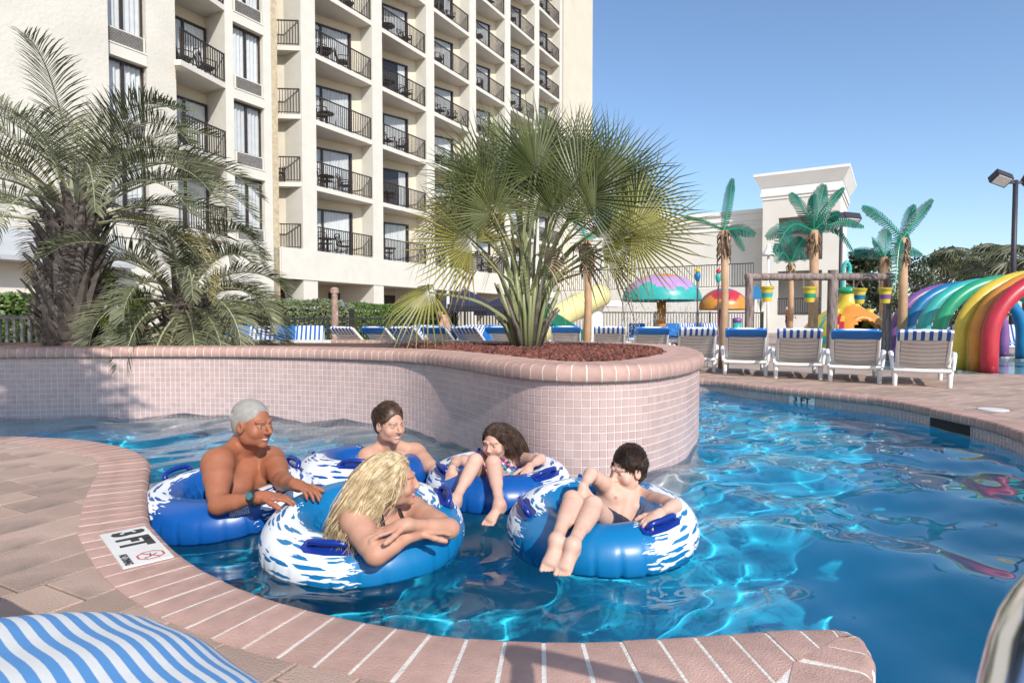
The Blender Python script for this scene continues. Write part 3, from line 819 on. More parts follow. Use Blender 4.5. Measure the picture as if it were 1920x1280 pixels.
def pindo(name, label, base, th, rad, nf, L, seed, el=(85, -25), lean=(0, 0), special=(), ll=0.46, boots=130, yellow=0.12):
    rr = random.Random(seed); t = thing(name, label, 'palm tree', base)
    b = Vector(base); top = b + Vector((lean[0], lean[1], th))
    pth = [b.lerp(top, k / 8) for k in range(9)]
    tr = MB().tube(pth, [rad * (1.05 - 0.35 * (k / 8)) for k in range(9)], 12).build('trunk', m_trunk, t, True)
    for i in range(boots):
        h = i / boots; a = i * 2.39996; c = b.lerp(top, h)
        o = link('leaf_base', BOOT, tr); s_ = rr.uniform(0.8, 1.35) * (rad / 0.26)
        r_ = rad * (1.02 - 0.35 * h); o.location = c + Vector((math.cos(a) * r_ * 0.93, math.sin(a) * r_ * 0.93, 0)) - b
        o.rotation_euler = (rr.uniform(-0.15, 0.2), rr.uniform(-0.1, 0.1), a - PI / 2); o.scale = (s_, s_, s_ * rr.uniform(0.7, 1.25))
    for i in range(nf):
        f = (i + 0.5) / nf; e = R(lerp(el[0], el[1], f ** 0.8)) + rr.uniform(-0.12, 0.12); a = i * 2.39996 + rr.uniform(-0.3, 0.3)
        d = Vector((math.cos(a) * math.cos(e), math.sin(a) * math.cos(e), math.sin(e)))
        mb = frond_mesh(top + Vector((math.cos(a), math.sin(a), 0)) * rad * 0.35 - Vector((0, 0, 0.25 * f)), d, L * rr.uniform(0.85, 1.1), rr.uniform(1.5, 2.2), rr, ll=ll)
        mb.build('frond', [m_frond_y if rr.random() < yellow else m_frond, m_rachis], t)
    for (dx, dz, dy, Lk, bend) in special:
        d = Vector((dx, dy, dz)).normalized(); frond_mesh(top, d, Lk, bend, rr, ll=ll * 1.05).build('frond', [m_frond, m_rachis], t)
    return t
p1 = D(132, 655, 7.1); p1.z = 0.68
pindo('pindo_palm', 'large grey-green feather palm with shaggy trunk at the far left of the planter', p1, 1.62, 0.25, 36, 2.2, 4, el=(87, 18), lean=(0.1, 0.0),
      special=((-0.35, 1, 0, 2.0, 1.5), (0.5, 0.9, -0.2, 2.2, 1.9), (0.8, 0.55, -0.3, 2.3, 1.5), (-0.8, 0.7, -0.3, 2.0, 1.7), (0.75, 0.7, 0.1, 2.3, 1.7)), boots=170)
p2 = D(345, 655, 7.55); p2.z = 0.68
pindo('pindo_palm', 'shorter drooping feather palm between the shaggy trunk and the blue loungers', p2, 0.62, 0.2, 46, 1.55, 9, el=(80, -38), ll=0.42, boots=60, yellow=0.06)

def fan_mesh(base, hub, nrm, rad, rr, nseg=38, spread=285, droop=0.25, fold=0.5, pet_bow=0.15):
    """a palmetto leaf: petiole from the base to the hub and a fan of split segments"""
    mb = MB(); base, hub, nrm = Vector(base), Vector(hub), Vector(nrm).normalized()
    v = hub - base; mid = base.lerp(hub, 0.5) + Vector((-v.x, -v.y, 0)) * pet_bow + Vector((0, 0, 0.1 * v.length))
    pts = cr([base, mid, hub], 6); mb.tube(pts, [lerp(0.024, 0.010, i / (len(pts) - 1)) for i in range(len(pts))], 5, True, 1)
    fwd = (pts[-1] - pts[-2]).normalized(); fwd = (fwd - nrm * fwd.dot(nrm)); fwd = fwd.normalized() if fwd.length > 0.05 else nrm.orthogonal().normalized()
    side = nrm.cross(fwd)
    da = R(spread) / nseg
    for k in range(nseg):
        a = -R(spread) / 2 + (k + 0.5) * da
        q = fwd * math.cos(a) + side * math.sin(a); w = -fwd * math.sin(a) + side * math.cos(a)
        l = rad * (0.80 + 0.28 * math.cos(a * 0.6)) * rr.uniform(0.9, 1.06)
        sag = droop * (0.6 + 0.4 * abs(a) / 2.4)
        h0 = hub + q * 0.02
        r1, r2 = l * 0.33, l * 0.68
        hw = math.tan(da / 2) * r1 * 0.98; dn = -nrm
        c1 = h0 + q * r1 + G * sag * r1 * 0.25; c2 = h0 + q * r2 + G * sag * r2 * 0.55 + w * rr.uniform(-0.012, 0.012)
        tip = h0 + q * l + G * sag * l * rr.uniform(0.7, 1.5) + w * rr.uniform(-0.09, 0.09) * rad
        f = nrm * hw * fold
        mb.add([h0, c1 - w * hw - f, c1 + f, c1 + w * hw - f, c2 - w * hw * 0.62 - f * 0.6, c2 + f * 0.6, c2 + w * hw * 0.62 - f * 0.6, tip],
               [(0, 1, 2), (0, 2, 3), (1, 4, 5, 2), (2, 5, 6, 3), (4, 7, 5), (5, 7, 6)], 0)
    return mb
fb = D(988, 655, 6.75); fb.z = 0.69
FP = thing('palmetto_palm', 'big fan palm with green and yellow leaves in the rounded end of the planter', 'palm tree', fb)
rr = random.Random(21)
cr_mb = MB()
for k in range(30):                                # leaf bases crowded at the ground
    a = k * 2.4; q = fb + Vector((math.cos(a) * 0.12, math.sin(a) * 0.12, 0)); t_ = q + Vector((math.cos(a) * 0.24, math.sin(a) * 0.24, rr.uniform(0.35, 0.8)))
    cr_mb.tube([q - Vector((0, 0, 0.03)), q.lerp(t_, 0.5) + Vector((0, 0, 0.06)), t_], [0.034, 0.024, 0.010], 5, True, rr.choice((0, 0, 1)))
cr_mb.build('leaf_bases', [m_petiole, m_boot], FP, True)['kind'] = 'stuff'
hubs = [  # pixel of the hub, depth offset, radius, material
    (884, 455, -0.55, 0.78, 1), (1186, 440, -0.45, 0.86, 1), (1088, 372, -0.6, 0.90, 0), (930, 345, -0.35, 0.88, 0), (1005, 322, -0.2, 0.86, 0), (868, 385, 0.1, 0.72, 0),
    (1150, 350, 0.1, 0.86, 0), (1100, 305, 0.35, 0.78, 0), (950, 305, 0.4, 0.78, 0), (1060, 318, 0.0, 0.82, 0), (890, 345, 0.5, 0.74, 0), (1172, 400, 0.3, 0.80, 0), (1128, 452, -0.5, 0.62, 1),
    (1010, 372, 0.6, 0.78, 0), (858, 425, 0.4, 0.62, 1), (1040, 305, 0.7, 0.74, 0), (1192, 385, -0.2, 0.72, 0), (925, 402, -0.7, 0.62, 0), (1040, 400, -0.6, 0.66, 0), (975, 345, 0.2, 0.84, 0), (1115, 405, -0.7, 0.7, 0), (1000, 300, -0.1, 0.62, 0), (905, 370, -0.5, 0.7, 0), (1140, 330, -0.2, 0.72, 0), (1075, 345, 0.5, 0.8, 0), (955, 390, -0.2, 0.6, 1), (1165, 465, -0.1, 0.6, 1), (850, 400, -0.1, 0.55, 2), (1010, 290, 0.3, 0.66, 0)]
for (x, y, dy, rad, mk) in hubs:
    hub = D(x, y, 6.75 + dy); out = hub - (fb + Vector((0, 0, 1.25)))
    vdir = (hub - fb).normalized()
    bs_ = Vector((rr.uniform(-1.0, 1.0) - out.x * 0.2, -0.7 + rr.uniform(-.6, .6), 0.35 + rr.uniform(-.45, .45)))
    nr = bs_ - vdir * bs_.dot(vdir) * 0.85
    mb = fan_mesh(fb + Vector((rr.uniform(-.1, .1), rr.uniform(-.1, .1), 0.1)), hub, nr, rad * 0.92, rr, nseg=44, droop=rr.uniform(0.0, 0.16) if mk < 2 else 0.9, spread=rr.uniform(215, 275))
    mb.build('fan_leaf', [(m_fan, m_fan_y, m_fan_b)[mk], m_petiole], FP)
# the dry leaf that hangs out to the side, and hanging dead leaves
hb = D(805, 548, 6.2)
fan_mesh(fb + Vector((0, 0, 0.15)), hb, Vector((-0.2, -0.6, 0.7)), 0.52, rr, nseg=26, droop=0.75, spread=230, pet_bow=0.0).build('fan_leaf', [m_fan_y, m_petiole], FP)
for (x, y, dy) in ((905, 490, -0.1), (962, 480, 0.1), (1082, 478, -0.2), (1018, 490, -0.3), (1140, 500, 0.2)):
    hub = D(x, y, 6.75 + dy)
    fan_mesh(fb + Vector((0, 0, 0.3)), hub, Vector((rr.uniform(-.6, .6), -0.8, 0.2)), 0.42, rr, nseg=15, droop=1.5, spread=170).build('fan_leaf', [m_fan_b, m_petiole], FP)

# ---- leafy masses
def leaf_cloud(mb, c, rad, n, size, rr, mi=0, shell=0.55, flat=0.0):
    c = Vector(c)
    for i in range(n):
        v = Vector((rr.gauss(0, 1), rr.gauss(0, 1), rr.gauss(0, 1))).normalized()
        r_ = shell + (1 - shell) * rr.random() ** 0.5
        p = c + Vector((v.x * rad[0], v.y * rad[1], v.z * rad[2])) * r_
        a = Vector((rr.gauss(0, 1), rr.gauss(0, 1), rr.gauss(0, 1) * (1 - flat))).normalized(); b = a.cross(v + Vector((rr.gauss(0, .4), rr.gauss(0, .4), rr.gauss(0, .4))))
        if b.length < 0.05: continue
        b.normalize(); s_ = size * rr.uniform(0.6, 1.3)
        mb.add([p - a * s_ * 0.5, p + b * s_ * 0.28, p + a * s_ * 0.55, p - b * s_ * 0.28], [(0, 1, 2, 3)], mi)
    return mb
m_hedge = mat('hedge_leaf', (0.085, 0.145, 0.035), 0.5, 0.2, 2, island=0.4, col2=(0.13, 0.20, 0.05), trans=0.2)
m_hedge2 = mat('pale_hedge_leaf', (0.15, 0.19, 0.09), 0.6, 0.2, 2, island=0.4, col2=(0.22, 0.255, 0.13), trans=0.2)
m_oak = mat('oak_leaf', (0.03, 0.05, 0.022), 0.5, 0.3, 1.2, island=0.5, col2=(0.055, 0.08, 0.03), trans=0.15)
m_oak2 = mat('lighter_tree_leaf', (0.10, 0.13, 0.045), 0.5, 0.3, 1.2, island=0.5, trans=0.2)
m_flower = mat('white_blossom', (0.75, 0.74, 0.72), 0.7, 0.05, 5, island=0.15)
m_bark = mat('bark', (0.13, 0.10, 0.08), 0.95, 0.3, 8, 0.8, 20)
def hedge(label, a, b, h, w, m, n, seed, size=0.07):
    rr = random.Random(seed); a, b = Vector(a), Vector(b); t = thing('hedge', label, 'hedge', ((a + b) / 2).to_tuple()[:2] + (ZD,))
    mb = MB(); L = (b - a).length; u = (b - a).normalized(); s_ = Vector((-u.y, u.x, 0))
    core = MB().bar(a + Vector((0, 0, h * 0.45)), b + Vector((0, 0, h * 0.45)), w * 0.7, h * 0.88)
    core.build('dark_core', m_dark, t)  # solid near-black block, stands in for the shade inside the leaves
    for i in range(n):
        x, y, z = rr.uniform(0, L), rr.uniform(-w / 2, w / 2), rr.uniform(0.05, 1) * h
        f = rr.random()
        if f < 0.45: y = -w / 2 * rr.uniform(0.9, 1.08) if (s_.y > 0) else w / 2 * rr.uniform(0.9, 1.08)
        elif f < 0.85: z = h * rr.uniform(0.93, 1.05) + 0.05 * math.sin(x * 2.3) + 0.03 * math.sin(x * 5.1)
        p = a + u * x + s_ * y + Vector((0, 0, z))
        q = Vector((rr.gauss(0, 1), rr.gauss(0, 1), rr.gauss(0, 1))).normalized(); r_ = q.orthogonal().normalized(); l = size * rr.uniform(0.6, 1.3)
        mb.add([p - q * l * 0.5, p + r_ * l * 0.3, p + q * l * 0.5, p - r_ * l * 0.3], [(0, 1, 2, 3)])
    mb.build('foliage', m, t); return t
e1, e2 = D(-160, 600, 9.6), D(118, 600, 10.2); e1.z = e2.z = ZD
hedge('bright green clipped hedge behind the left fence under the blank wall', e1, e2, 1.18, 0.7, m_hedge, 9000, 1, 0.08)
e1, e2 = D(330, 600, 16.2), D(660, 600, 16.4); e1.z = e2.z = ZD
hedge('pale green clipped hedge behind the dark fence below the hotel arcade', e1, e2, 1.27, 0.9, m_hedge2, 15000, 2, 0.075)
e1, e2 = D(640, 600, 17.0), D(850, 600, 18.5); e1.z = e2.z = ZD
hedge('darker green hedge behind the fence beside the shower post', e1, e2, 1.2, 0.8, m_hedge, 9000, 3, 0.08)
# leafy shrub in the bed between the two feather palms
sb = D(215, 655, 7.3); sb.z = 0.68
sh = thing('broadleaf_shrub', 'yellow-green broadleaf shrub growing between the two feather palms', 'shrub', sb); rr = random.Random(3)
mb = MB()
for k in range(9): leaf_cloud(mb, sb + Vector((rr.uniform(-0.28, 0.22), rr.uniform(-0.15, 0.15), rr.uniform(0.25, 0.85))), (0.16, 0.14, 0.12), 90, 0.09, rr)
mb.build('foliage', mat('shrub_leaf', (0.16, 0.21, 0.04), 0.4, 0.2, 3, island=0.3, trans=0.25), sh)
MB().tube([sb, sb + Vector((0, 0, 0.7))], [0.03, 0.012], 6).build('trunk', m_bark, sh)

def tree(name, label, base, h, rad, m, n, size, seed, cat='tree', blobs=14, m2=None):
    rr = random.Random(seed); t = thing(name, label, cat, base, 0, 'trees behind the splash park'); b = Vector(base)
    tr = MB().tube([b, b + Vector((0.1, 0, h * 0.35)), b + Vector((0, 0, h * 0.7))], [h * 0.03, h * 0.022, h * 0.01], 7)
    for k in range(5):
        a = k * 1.3; tr.tube([b + Vector((0, 0, h * (0.3 + 0.05 * k))), b + Vector((math.cos(a) * rad * 0.5, math.sin(a) * rad * 0.5, h * (0.5 + 0.07 * k)))], [h * 0.014, h * 0.005], 5)
    tr.build('trunk', m_bark, t)
    mb = MB()
    for k in range(blobs):
        a = rr.uniform(0, 6.28); r_ = rad * math.sqrt(rr.random()) * 0.72; z = h * rr.uniform(0.28, 0.9)
        s_ = rad * rr.uniform(0.28, 0.48)
        leaf_cloud(mb, b + Vector((math.cos(a) * r_, math.sin(a) * r_, z)), (s_, s_, s_ * 0.75), n // blobs, size, rr, 0, 0.45)
        if m2: leaf_cloud(mb, b + Vector((math.cos(a) * r_, math.sin(a) * r_, z)), (s_ * 1.03, s_ * 1.03, s_ * 0.8), n // blobs // 3, size * 0.55, rr, 1, 0.85)
    mb.build('crown', [m, m2] if m2 else m, t); return t
def at(x, Y): q = D(x, 600, Y); q.z = ZD; return q
tree('live_oak', 'dark evergreen tree right behind the corner of the white tower', at(1602, 46), 6.6, 2.3, m_oak, 3200, 0.32, 1)
tree('live_oak', 'light olive tree low behind the artificial palms', at(1650, 52), 6.0, 2.4, m_oak2, 2400, 0.34, 2)
tree('live_oak', 'broad dark evergreen tree behind the white blossom shrub', at(1775, 44), 6.4, 3.0, m_oak, 4200, 0.32, 3)
tree('live_oak', 'dark evergreen tree filling the gap left of the light mast', at(1838, 50), 5.8, 2.6, m_oak, 3200, 0.34, 4)
tree('blossom_shrub', 'large shrub covered in small white blossoms left of the arches', at(1738, 30), 3.5, 1.55, m_oak, 2600, 0.16, 5, 'shrub', 16, m_flower)
tree('blossom_shrub', 'lower blossoming shrub seen through the rainbow arches', at(1822, 26), 2.1, 1.5, m_oak, 1800, 0.15, 6, 'shrub', 12, m_flower)
def palmetto_tree(label, base, h, rad, seed, m):
    rr = random.Random(seed); t = thing('palmetto_tree', label, 'palm tree', base, 0, 'trees behind the splash park'); b = Vector(base)
    MB().tube([b, b + Vector((0, 0, h))], [0.22, 0.17], 8).build('trunk', m_bark, t)
    top = b + Vector((0, 0, h))
    for k in range(26):
        e = R(rr.uniform(-35, 80)); a = k * 2.4; d = Vector((math.cos(a) * math.cos(e), math.sin(a) * math.cos(e), math.sin(e)))
        hub = top + d * rad * rr.uniform(0.5, 0.75)
        fan_mesh(top, hub, (d * 0.4 + Vector((0, -0.3, 0.8))), rad * 0.5, rr, nseg=16, spread=270, droop=0.5).build('fan_leaf', [m, m_petiole], t)
m_pt = mat('distant_palmetto_leaf', (0.07, 0.085, 0.035), 0.5, 0.25, 1, island=0.35, col2=(0.12, 0.125, 0.06), trans=0.15)
palmetto_tree('distant palmetto with bushy round head just left of the light mast', at(1866, 33), 3.6, 1.9, 31, m_pt)
palmetto_tree('distant palmetto with olive head at the right edge behind the arches', at(1925, 30), 3.3, 2.1, 32, m_pt)
palmetto_tree('low distant palmetto between the blossom shrub and the dark trees', at(1790, 38), 4.1, 1.8, 33, m_pt)

palmetto_tree('tall palmetto beside the camera whose crown shades the left end of the planter wall', Vector((-2.75, -0.55, ZD)), 4.5, 1.9, 34, m_pt)
# ================================================================ loungers
m_resin = mat('white_resin', (0.80, 0.79, 0.77), 0.4, 0.03, 4)
m_resin_d = mat('shaded_white_slat', (0.66, 0.62, 0.58), 0.5, 0.06, 5)  # white resin toned down: shade of the leaning backs put into the colour
m_blue = mat('blue_sling', (0.01, 0.15, 0.46), 0.6, 0.12, 5, 0.2, 200)
def stripes(name, a, b, per, duty=0.5, axis='X', rough=0.8, curve=False):
    m = bpy.data.materials.new(name); m.use_nodes = True; t = m.node_tree; N, L = t.nodes, t.links; bs = N['Principled BSDF']
    bs.inputs['Roughness'].default_value = rough
    tc = N.new('ShaderNodeTexCoord'); sp = N.new('ShaderNodeSeparateXYZ'); L.new(tc.outputs['Object'], sp.inputs[0])
    mu = N.new('ShaderNodeMath'); mu.operation = 'MULTIPLY'; mu.inputs[1].default_value = 1 / per; L.new(sp.outputs[axis], mu.inputs[0])
    fr = N.new('ShaderNodeMath'); fr.operation = 'FRACT'; L.new(mu.outputs[0], fr.inputs[0])
    gt = N.new('ShaderNodeMath'); gt.operation = 'GREATER_THAN'; gt.inputs[1].default_value = duty; L.new(fr.outputs[0], gt.inputs[0])
    no = N.new('ShaderNodeTexNoise'); no.inputs['Scale'].default_value = 30; L.new(tc.outputs['Object'], no.inputs['Vector'])
    mx = N.new('ShaderNodeMix'); mx.data_type = 'RGBA'; mx.inputs[6].default_value = (*a, 1); mx.inputs[7].default_value = (*b, 1); L.new(gt.outputs[0], mx.inputs[0])
    L.new(mx.outputs[2], bs.inputs['Base Color'])
    bp = N.new('ShaderNodeBump'); bp.inputs['Strength'].default_value = 0.25; bp.inputs['Distance'].default_value = 0.004; L.new(no.outputs['Fac'], bp.inputs['Height']); L.new(bp.outputs[0], bs.inputs['Normal'])
    return m
m_stripe = stripes('blue_white_stripe_sling', (0.72, 0.73, 0.74), (0.015, 0.10, 0.36), 0.092, 0.52)

BL, BT = 0.74, R(48)                               # backrest length, lean from the vertical
def back_pt(t, off=0.0): return Vector((0, -math.sin(BT) * BL * t - math.cos(BT) * off, 0.27 + math.cos(BT) * BL * t - math.sin(BT) * off))
def sling_mesh(m, w=0.60):
    mb = MB(); n = 14; k = 15; prof = []
    prof += [Vector((0, 1.18, 0.24)), Vector((0, 1.16, 0.315)), Vector((0, 0.6, 0.315)), Vector((0, 0.08, 0.315))]
    for t in (0.1, 0.3, 0.5, 0.7, 0.9): prof.append(back_pt(t, -0.035))
    prof += [back_pt(0.99, -0.035), back_pt(1.035, -0.012), back_pt(1.03, 0.03), back_pt(0.93, 0.045), back_pt(0.82, 0.042)]
    vs, fs = [], []
    for p in prof:
        for i in range(k):
            x = -w / 2 + w * i / (k - 1); e = abs(2 * x / w) ** 6
            vs.append((x * (1.03 if p.z > 0.68 else 1.0), p.y, p.z - 0.012 * e))
    for j in range(len(prof) - 1):
        for i in range(k - 1): fs.append((j * k + i, j * k + i + 1, (j + 1) * k + i + 1, (j + 1) * k + i))
    o = MB().add(vs, fs).mesh('sling_cover', m, 40); return o
SL = {'blue': sling_mesh(m_blue), 'stripe': sling_mesh(m_stripe)}
slat_b = MB()
_vs, _fs = [], []
for i in range(7):                                 # a slat bows backwards
    x = -0.26 + 0.52 * i / 6; q = -0.022 * (1 - (x / 0.26) ** 2)
    for dy, dz in ((0, -0.034), (0, 0.034), (0.014, 0.034), (0.014, -0.034)): _vs.append((x, q + dy, dz))
for i in range(6):
    for j in range(4): _fs.append((i * 4 + j, i * 4 + (j + 1) % 4, i * 4 + 4 + (j + 1) % 4, i * 4 + 4 + j))
slat_m = MB().add(_vs, _fs).mesh('slat', m_resin_d, 40)
seat_slat = MB().box((0, 0, 0), (0.56, 0.085, 0.014)).mesh('seat_slat', m_resin_d)
def rounded_bar(pts, w, h):
    return MB().tube(pts, w, 6)
fr = MB()
for s in (-1, 1):
    fr.tube([(s * 0.315, -0.12, 0.24), (s * 0.32, 0.2, 0.255), (s * 0.32, 0.8, 0.255), (s * 0.31, 1.2, 0.24)], [0.028, 0.034, 0.034, 0.026], 8)
fr.tube([(-0.33, -0.14, 0.225), (0, -0.16, 0.22), (0.33, -0.14, 0.225)], 0.03, 8); fr.tube([(-0.31, 1.2, 0.24), (0, 1.24, 0.24), (0.31, 1.2, 0.24)], 0.028, 8)
frame_m = fr.mesh('frame', m_resin, 50)
leg_m = MB().lathe([(0.026, 0), (0.03, 0.02), (0.033, 0.12), (0.045, 0.23), (0.03, 0.25)], 10).mesh('leg', m_resin, 50)
bf = MB()
for s in (-1, 1): bf.tube([back_pt(-0.04) + Vector((s * 0.285, 0, 0)), back_pt(0.5) + Vector((s * 0.29, 0, 0)), back_pt(0.97) + Vector((s * 0.285, 0, 0)), back_pt(1.02) + Vector((s * 0.25, 0, 0))], [0.028, 0.026, 0.024, 0.02], 8)
bf.tube([back_pt(1.0) + Vector((-0.28, 0, 0)), back_pt(1.02), back_pt(1.0) + Vector((0.28, 0, 0))], 0.02, 8)
bf.tube([back_pt(0.0) + Vector((-0.28, 0, 0)), back_pt(0.0) + Vector((0.28, 0, 0))], 0.024, 8)
bframe_m = bf.mesh('back_frame', m_resin, 50)
arm_m = {}
for s in (-1, 1):
    am = MB().tube([(s * 0.34, 0.42, 0.24), (s * 0.36, 0.38, 0.40), (s * 0.365, 0.30, 0.445), (s * 0.365, -0.02, 0.45), (s * 0.36, -0.12, 0.42), (s * 0.345, -0.14, 0.24)], [0.022, 0.025, 0.03, 0.032, 0.028, 0.024], 8)
    arm_m[s] = am.mesh('armrest', m_resin, 50)
def lounger(x, y, rz, cover, label, group, z=ZD, detail=2):
    t = thing('lounge_chair', label, 'lounger', (x, y, z), rz, group); t.scale = (0.91, 0.91, 0.91)
    inst('frame', frame_m, t, (0, 0, 0))
    for s in (-1, 1):
        inst('leg', leg_m, t, (s * 0.315, -0.10, 0)); inst('leg', leg_m, t, (s * 0.30, 1.12, 0))
    b = inst('back_frame', bframe_m, t, (0, 0, 0)); inst('sling_cover', SL[cover], t, (0, 0, 0))
    for s in (-1, 1):
        if detail > 1: inst('armrest', arm_m[s], t, (0, 0, 0))
    if detail:
        for k in range(8):
            p = back_pt(0.07 + 0.112 * k, 0.012); o = inst('slat', slat_m, b, p); o.rotation_euler = (BT, 0, 0)
    return t
row = [(1730, 7.72, 'stripe', 'striped lounger beside the rainbow arches, end of the row facing away'), (1604, 8.25, 'blue', 'blue-topped lounger second in the row from the rainbow arches'),
       (1497, 8.75, 'stripe', 'striped lounger third in the row from the rainbow arches'), (1398, 9.3, 'blue', 'blue-topped lounger fourth in the row, right of the tan artificial palm trunk'),
       (1304, 9.95, 'stripe', 'striped lounger just left of the tan artificial palm trunk, end of planter before it'), (1219, 10.8, 'blue', 'blue-topped lounger in front of the purple mushroom stem'),
       (1142, 11.5, 'stripe', 'striped lounger below the hanging fan palm leaves, left of the mushroom'), (1062, 12.2, 'blue', 'blue-topped lounger in front of the green slide')]
for x, Y, c, lab in row:
    q = D(x, 600, Y); lounger(q.x, q.y, -math.atan2(q.x, q.y) * 0.9 + R(random.uniform(-3, 3)), c, lab, 'loungers in the row along the pool')
mid = [(680, 11.0, 'stripe', 'first'), (738, 11.1, 'blue', 'second'), (790, 11.2, 'stripe', 'third'), (845, 11.3, 'blue', 'fourth'), (900, 11.4, 'stripe', 'fifth'), (962, 11.5, 'blue', 'sixth')]
for x, Y, c, w in mid:
    q = D(x, 600, Y); lounger(q.x, q.y, R(-32), c, f'{"striped" if c == "stripe" else "blue"} lounger with its slatted back shown, {w} from the shower post in its line', 'loungers behind the planter')
mid2 = [(772, 13.4, 'stripe', 'first'), (812, 13.5, 'blue', 'second'), (872, 13.7, 'stripe', 'third'), (912, 13.8, 'blue', 'fourth'), (955, 13.9, 'stripe', 'fifth'), (995, 14.0, 'blue', 'sixth')]
for x, Y, c, w in mid2:
    q = D(x, 600, Y); lounger(q.x, q.y, R(158), c, f'{"striped" if c == "stripe" else "blue"} lounger facing the pool, {w} from the shower post in the line behind', 'loungers behind the planter', detail=1)
for x, Y, c, lab in ((440, 11.6, 'blue', 'blue lounger facing the pool, half behind the drooping feather palm'), (492, 11.7, 'stripe', 'striped lounger facing the pool between two blue ones'),
                     (535, 11.8, 'blue', 'blue lounger facing the pool next to the outermost striped one'), (578, 11.9, 'stripe', 'striped lounger facing the pool nearest the shower post')):
    q = D(x, 600, Y); lounger(q.x, q.y, R(195), c, lab, 'loungers facing the pool by the fence', detail=1)
q = D(70, 648, 8.8); lo = lounger(q.x - 0.2, q.y + 0.4, R(80), 'stripe', 'white lounger end showing over the planter by the left fence', 'loungers by the left fence', detail=1)
far_l = [(1195, 21, 'blue', 'under the purple mushroom, leftmost'), (1262, 21.5, 'blue', 'behind the mushroom stem'), (1290, 22, 'stripe', 'right of the mushroom stem'), (1318, 22.5, 'blue', 'between the two mushrooms'), (1335, 21, 'stripe', 'left of the tan palm trunk')]
for x, Y, c, lab in far_l:
    q = D(x, 600, Y); lounger(q.x, q.y, R(170), c, f'small distant {"striped" if c == "stripe" else "blue"} lounger {lab}', 'distant loungers in the splash park', detail=0)
for x, Y, c, lab in ((1692, 17, 'stripe', 'beside the purple arch foot'), (1760, 18, 'stripe', 'seen through the green arch'), (1815, 16, 'blue', 'seen through the yellow arch'), (1893, 15, 'stripe', 'right of the blue arch leg')):
    q = D(x, 600, Y); lounger(q.x, q.y, R(150), c, f'distant {"striped" if c == "stripe" else "blue"} lounger {lab}', 'distant loungers in the splash park', detail=0)

# ---- the two loungers beside the camera
m_stripe_near = stripes('pale_blue_stripe_towel', (0.76, 0.76, 0.74), (0.10, 0.30, 0.62), 0.031, 0.5, 'Y')
def cushion(label, c, size, rz, rx, m, name='lounge_chair'):
    t = thing(name, label, 'lounger', (c[0], c[1], ZD))
    nx_, ny_ = 28, 22; vs, fs = [], []
    for sgn in (1, -1):
        for j in range(ny_ + 1):
            for i in range(nx_ + 1):
                u, v = 2 * i / nx_ - 1, 2 * j / ny_ - 1
                e = max(0.0, (1 - abs(u) ** 3.2)) ** 0.5 * max(0.0, (1 - abs(v) ** 3.2)) ** 0.5
                rnd = 1 - 0.10 * (u * u) * (v * v)
                vs.append((u * size[0] / 2 * rnd, v * size[1] / 2 * rnd, sgn * size[2] / 2 * e + 0.004 * math.sin(u * 9 + v * 4) * e))
    k = (nx_ + 1) * (ny_ + 1)
    for s_ in (0, 1):
        for j in range(ny_):
            for i in range(nx_):
                a = s_ * k + j * (nx_ + 1) + i; q = (a, a + 1, a + nx_ + 2, a + nx_ + 1); fs.append(q if s_ == 0 else tuple(reversed(q)))
    me = MB().add(vs, fs).mesh('head_cushion', m, True)
    o = link('head_cushion', me, t); o.location = (0, 0, c[2] - ZD); o.rotation_euler = (rx, 0, rz)
    return t, o
t, o = cushion('striped blue and white lounger cushion close to the camera at the bottom left', (-0.68, 0.80, 0.47), (0.62, 0.66, 0.15), R(-38), R(-16), m_stripe_near)
fx = MB()
for s in (-1, 1): fx.tube([(-0.66 + s * 0.2, 0.62, 0.36), (-0.66 + s * 0.22, 0.5, ZD + 0.0)], 0.025, 8)
fx.tube([(-0.9, 0.62, 0.37), (-0.42, 0.62, 0.37)], 0.022, 8)
fx.build('support_legs', m_resin, t, True)
t, o = cushion('blue lounger cushion cut off at the left edge in the foreground', (-1.385, 1.19, 0.47), (0.55, 0.5, 0.14), R(-30), R(-14), m_blue)
fx = MB()
for s in (-1, 1): fx.tube([(-1.32 + s * 0.18, 1.05, 0.38), (-1.34 + s * 0.2, 0.95, ZD)], 0.025, 8)
fx.tube([(-1.55, 1.05, 0.38), (-1.15, 1.05, 0.38)], 0.022, 8)
fx.build('support_legs', m_resin, t, True)
# steel grab rail beside the camera
m_steel = mat('polished_steel', (0.62, 0.62, 0.64), 0.16, 0.03, 4, metal=1.0)
gr = thing('grab_rail', 'blurred steel pool handrail close to the camera at the bottom right', 'handrail', (0.30, 0.36, ZD))
pts = cr([(0.22, 0.30, ZD), (0.25, 0.335, 0.45), (0.354, 0.42, 0.738), (0.418, 0.452, 0.808), (0.48, 0.47, 0.895), (0.50, 0.45, 0.955), (0.66, 0.38, 0.965), (0.92, 0.27, 0.95), (1.15, 0.2, 0.85), (1.2, 0.18, 0.5), (1.2, 0.18, -0.1)], 6)
MB().tube(pts, 0.024, 14).build('rail', m_steel, gr, True)
MB().lathe([(0.045, 0.0), (0.045, 0.012), (0.028, 0.02)], 16, (0.21, 0.30, ZD)).build('escutcheon', m_steel, gr, True)

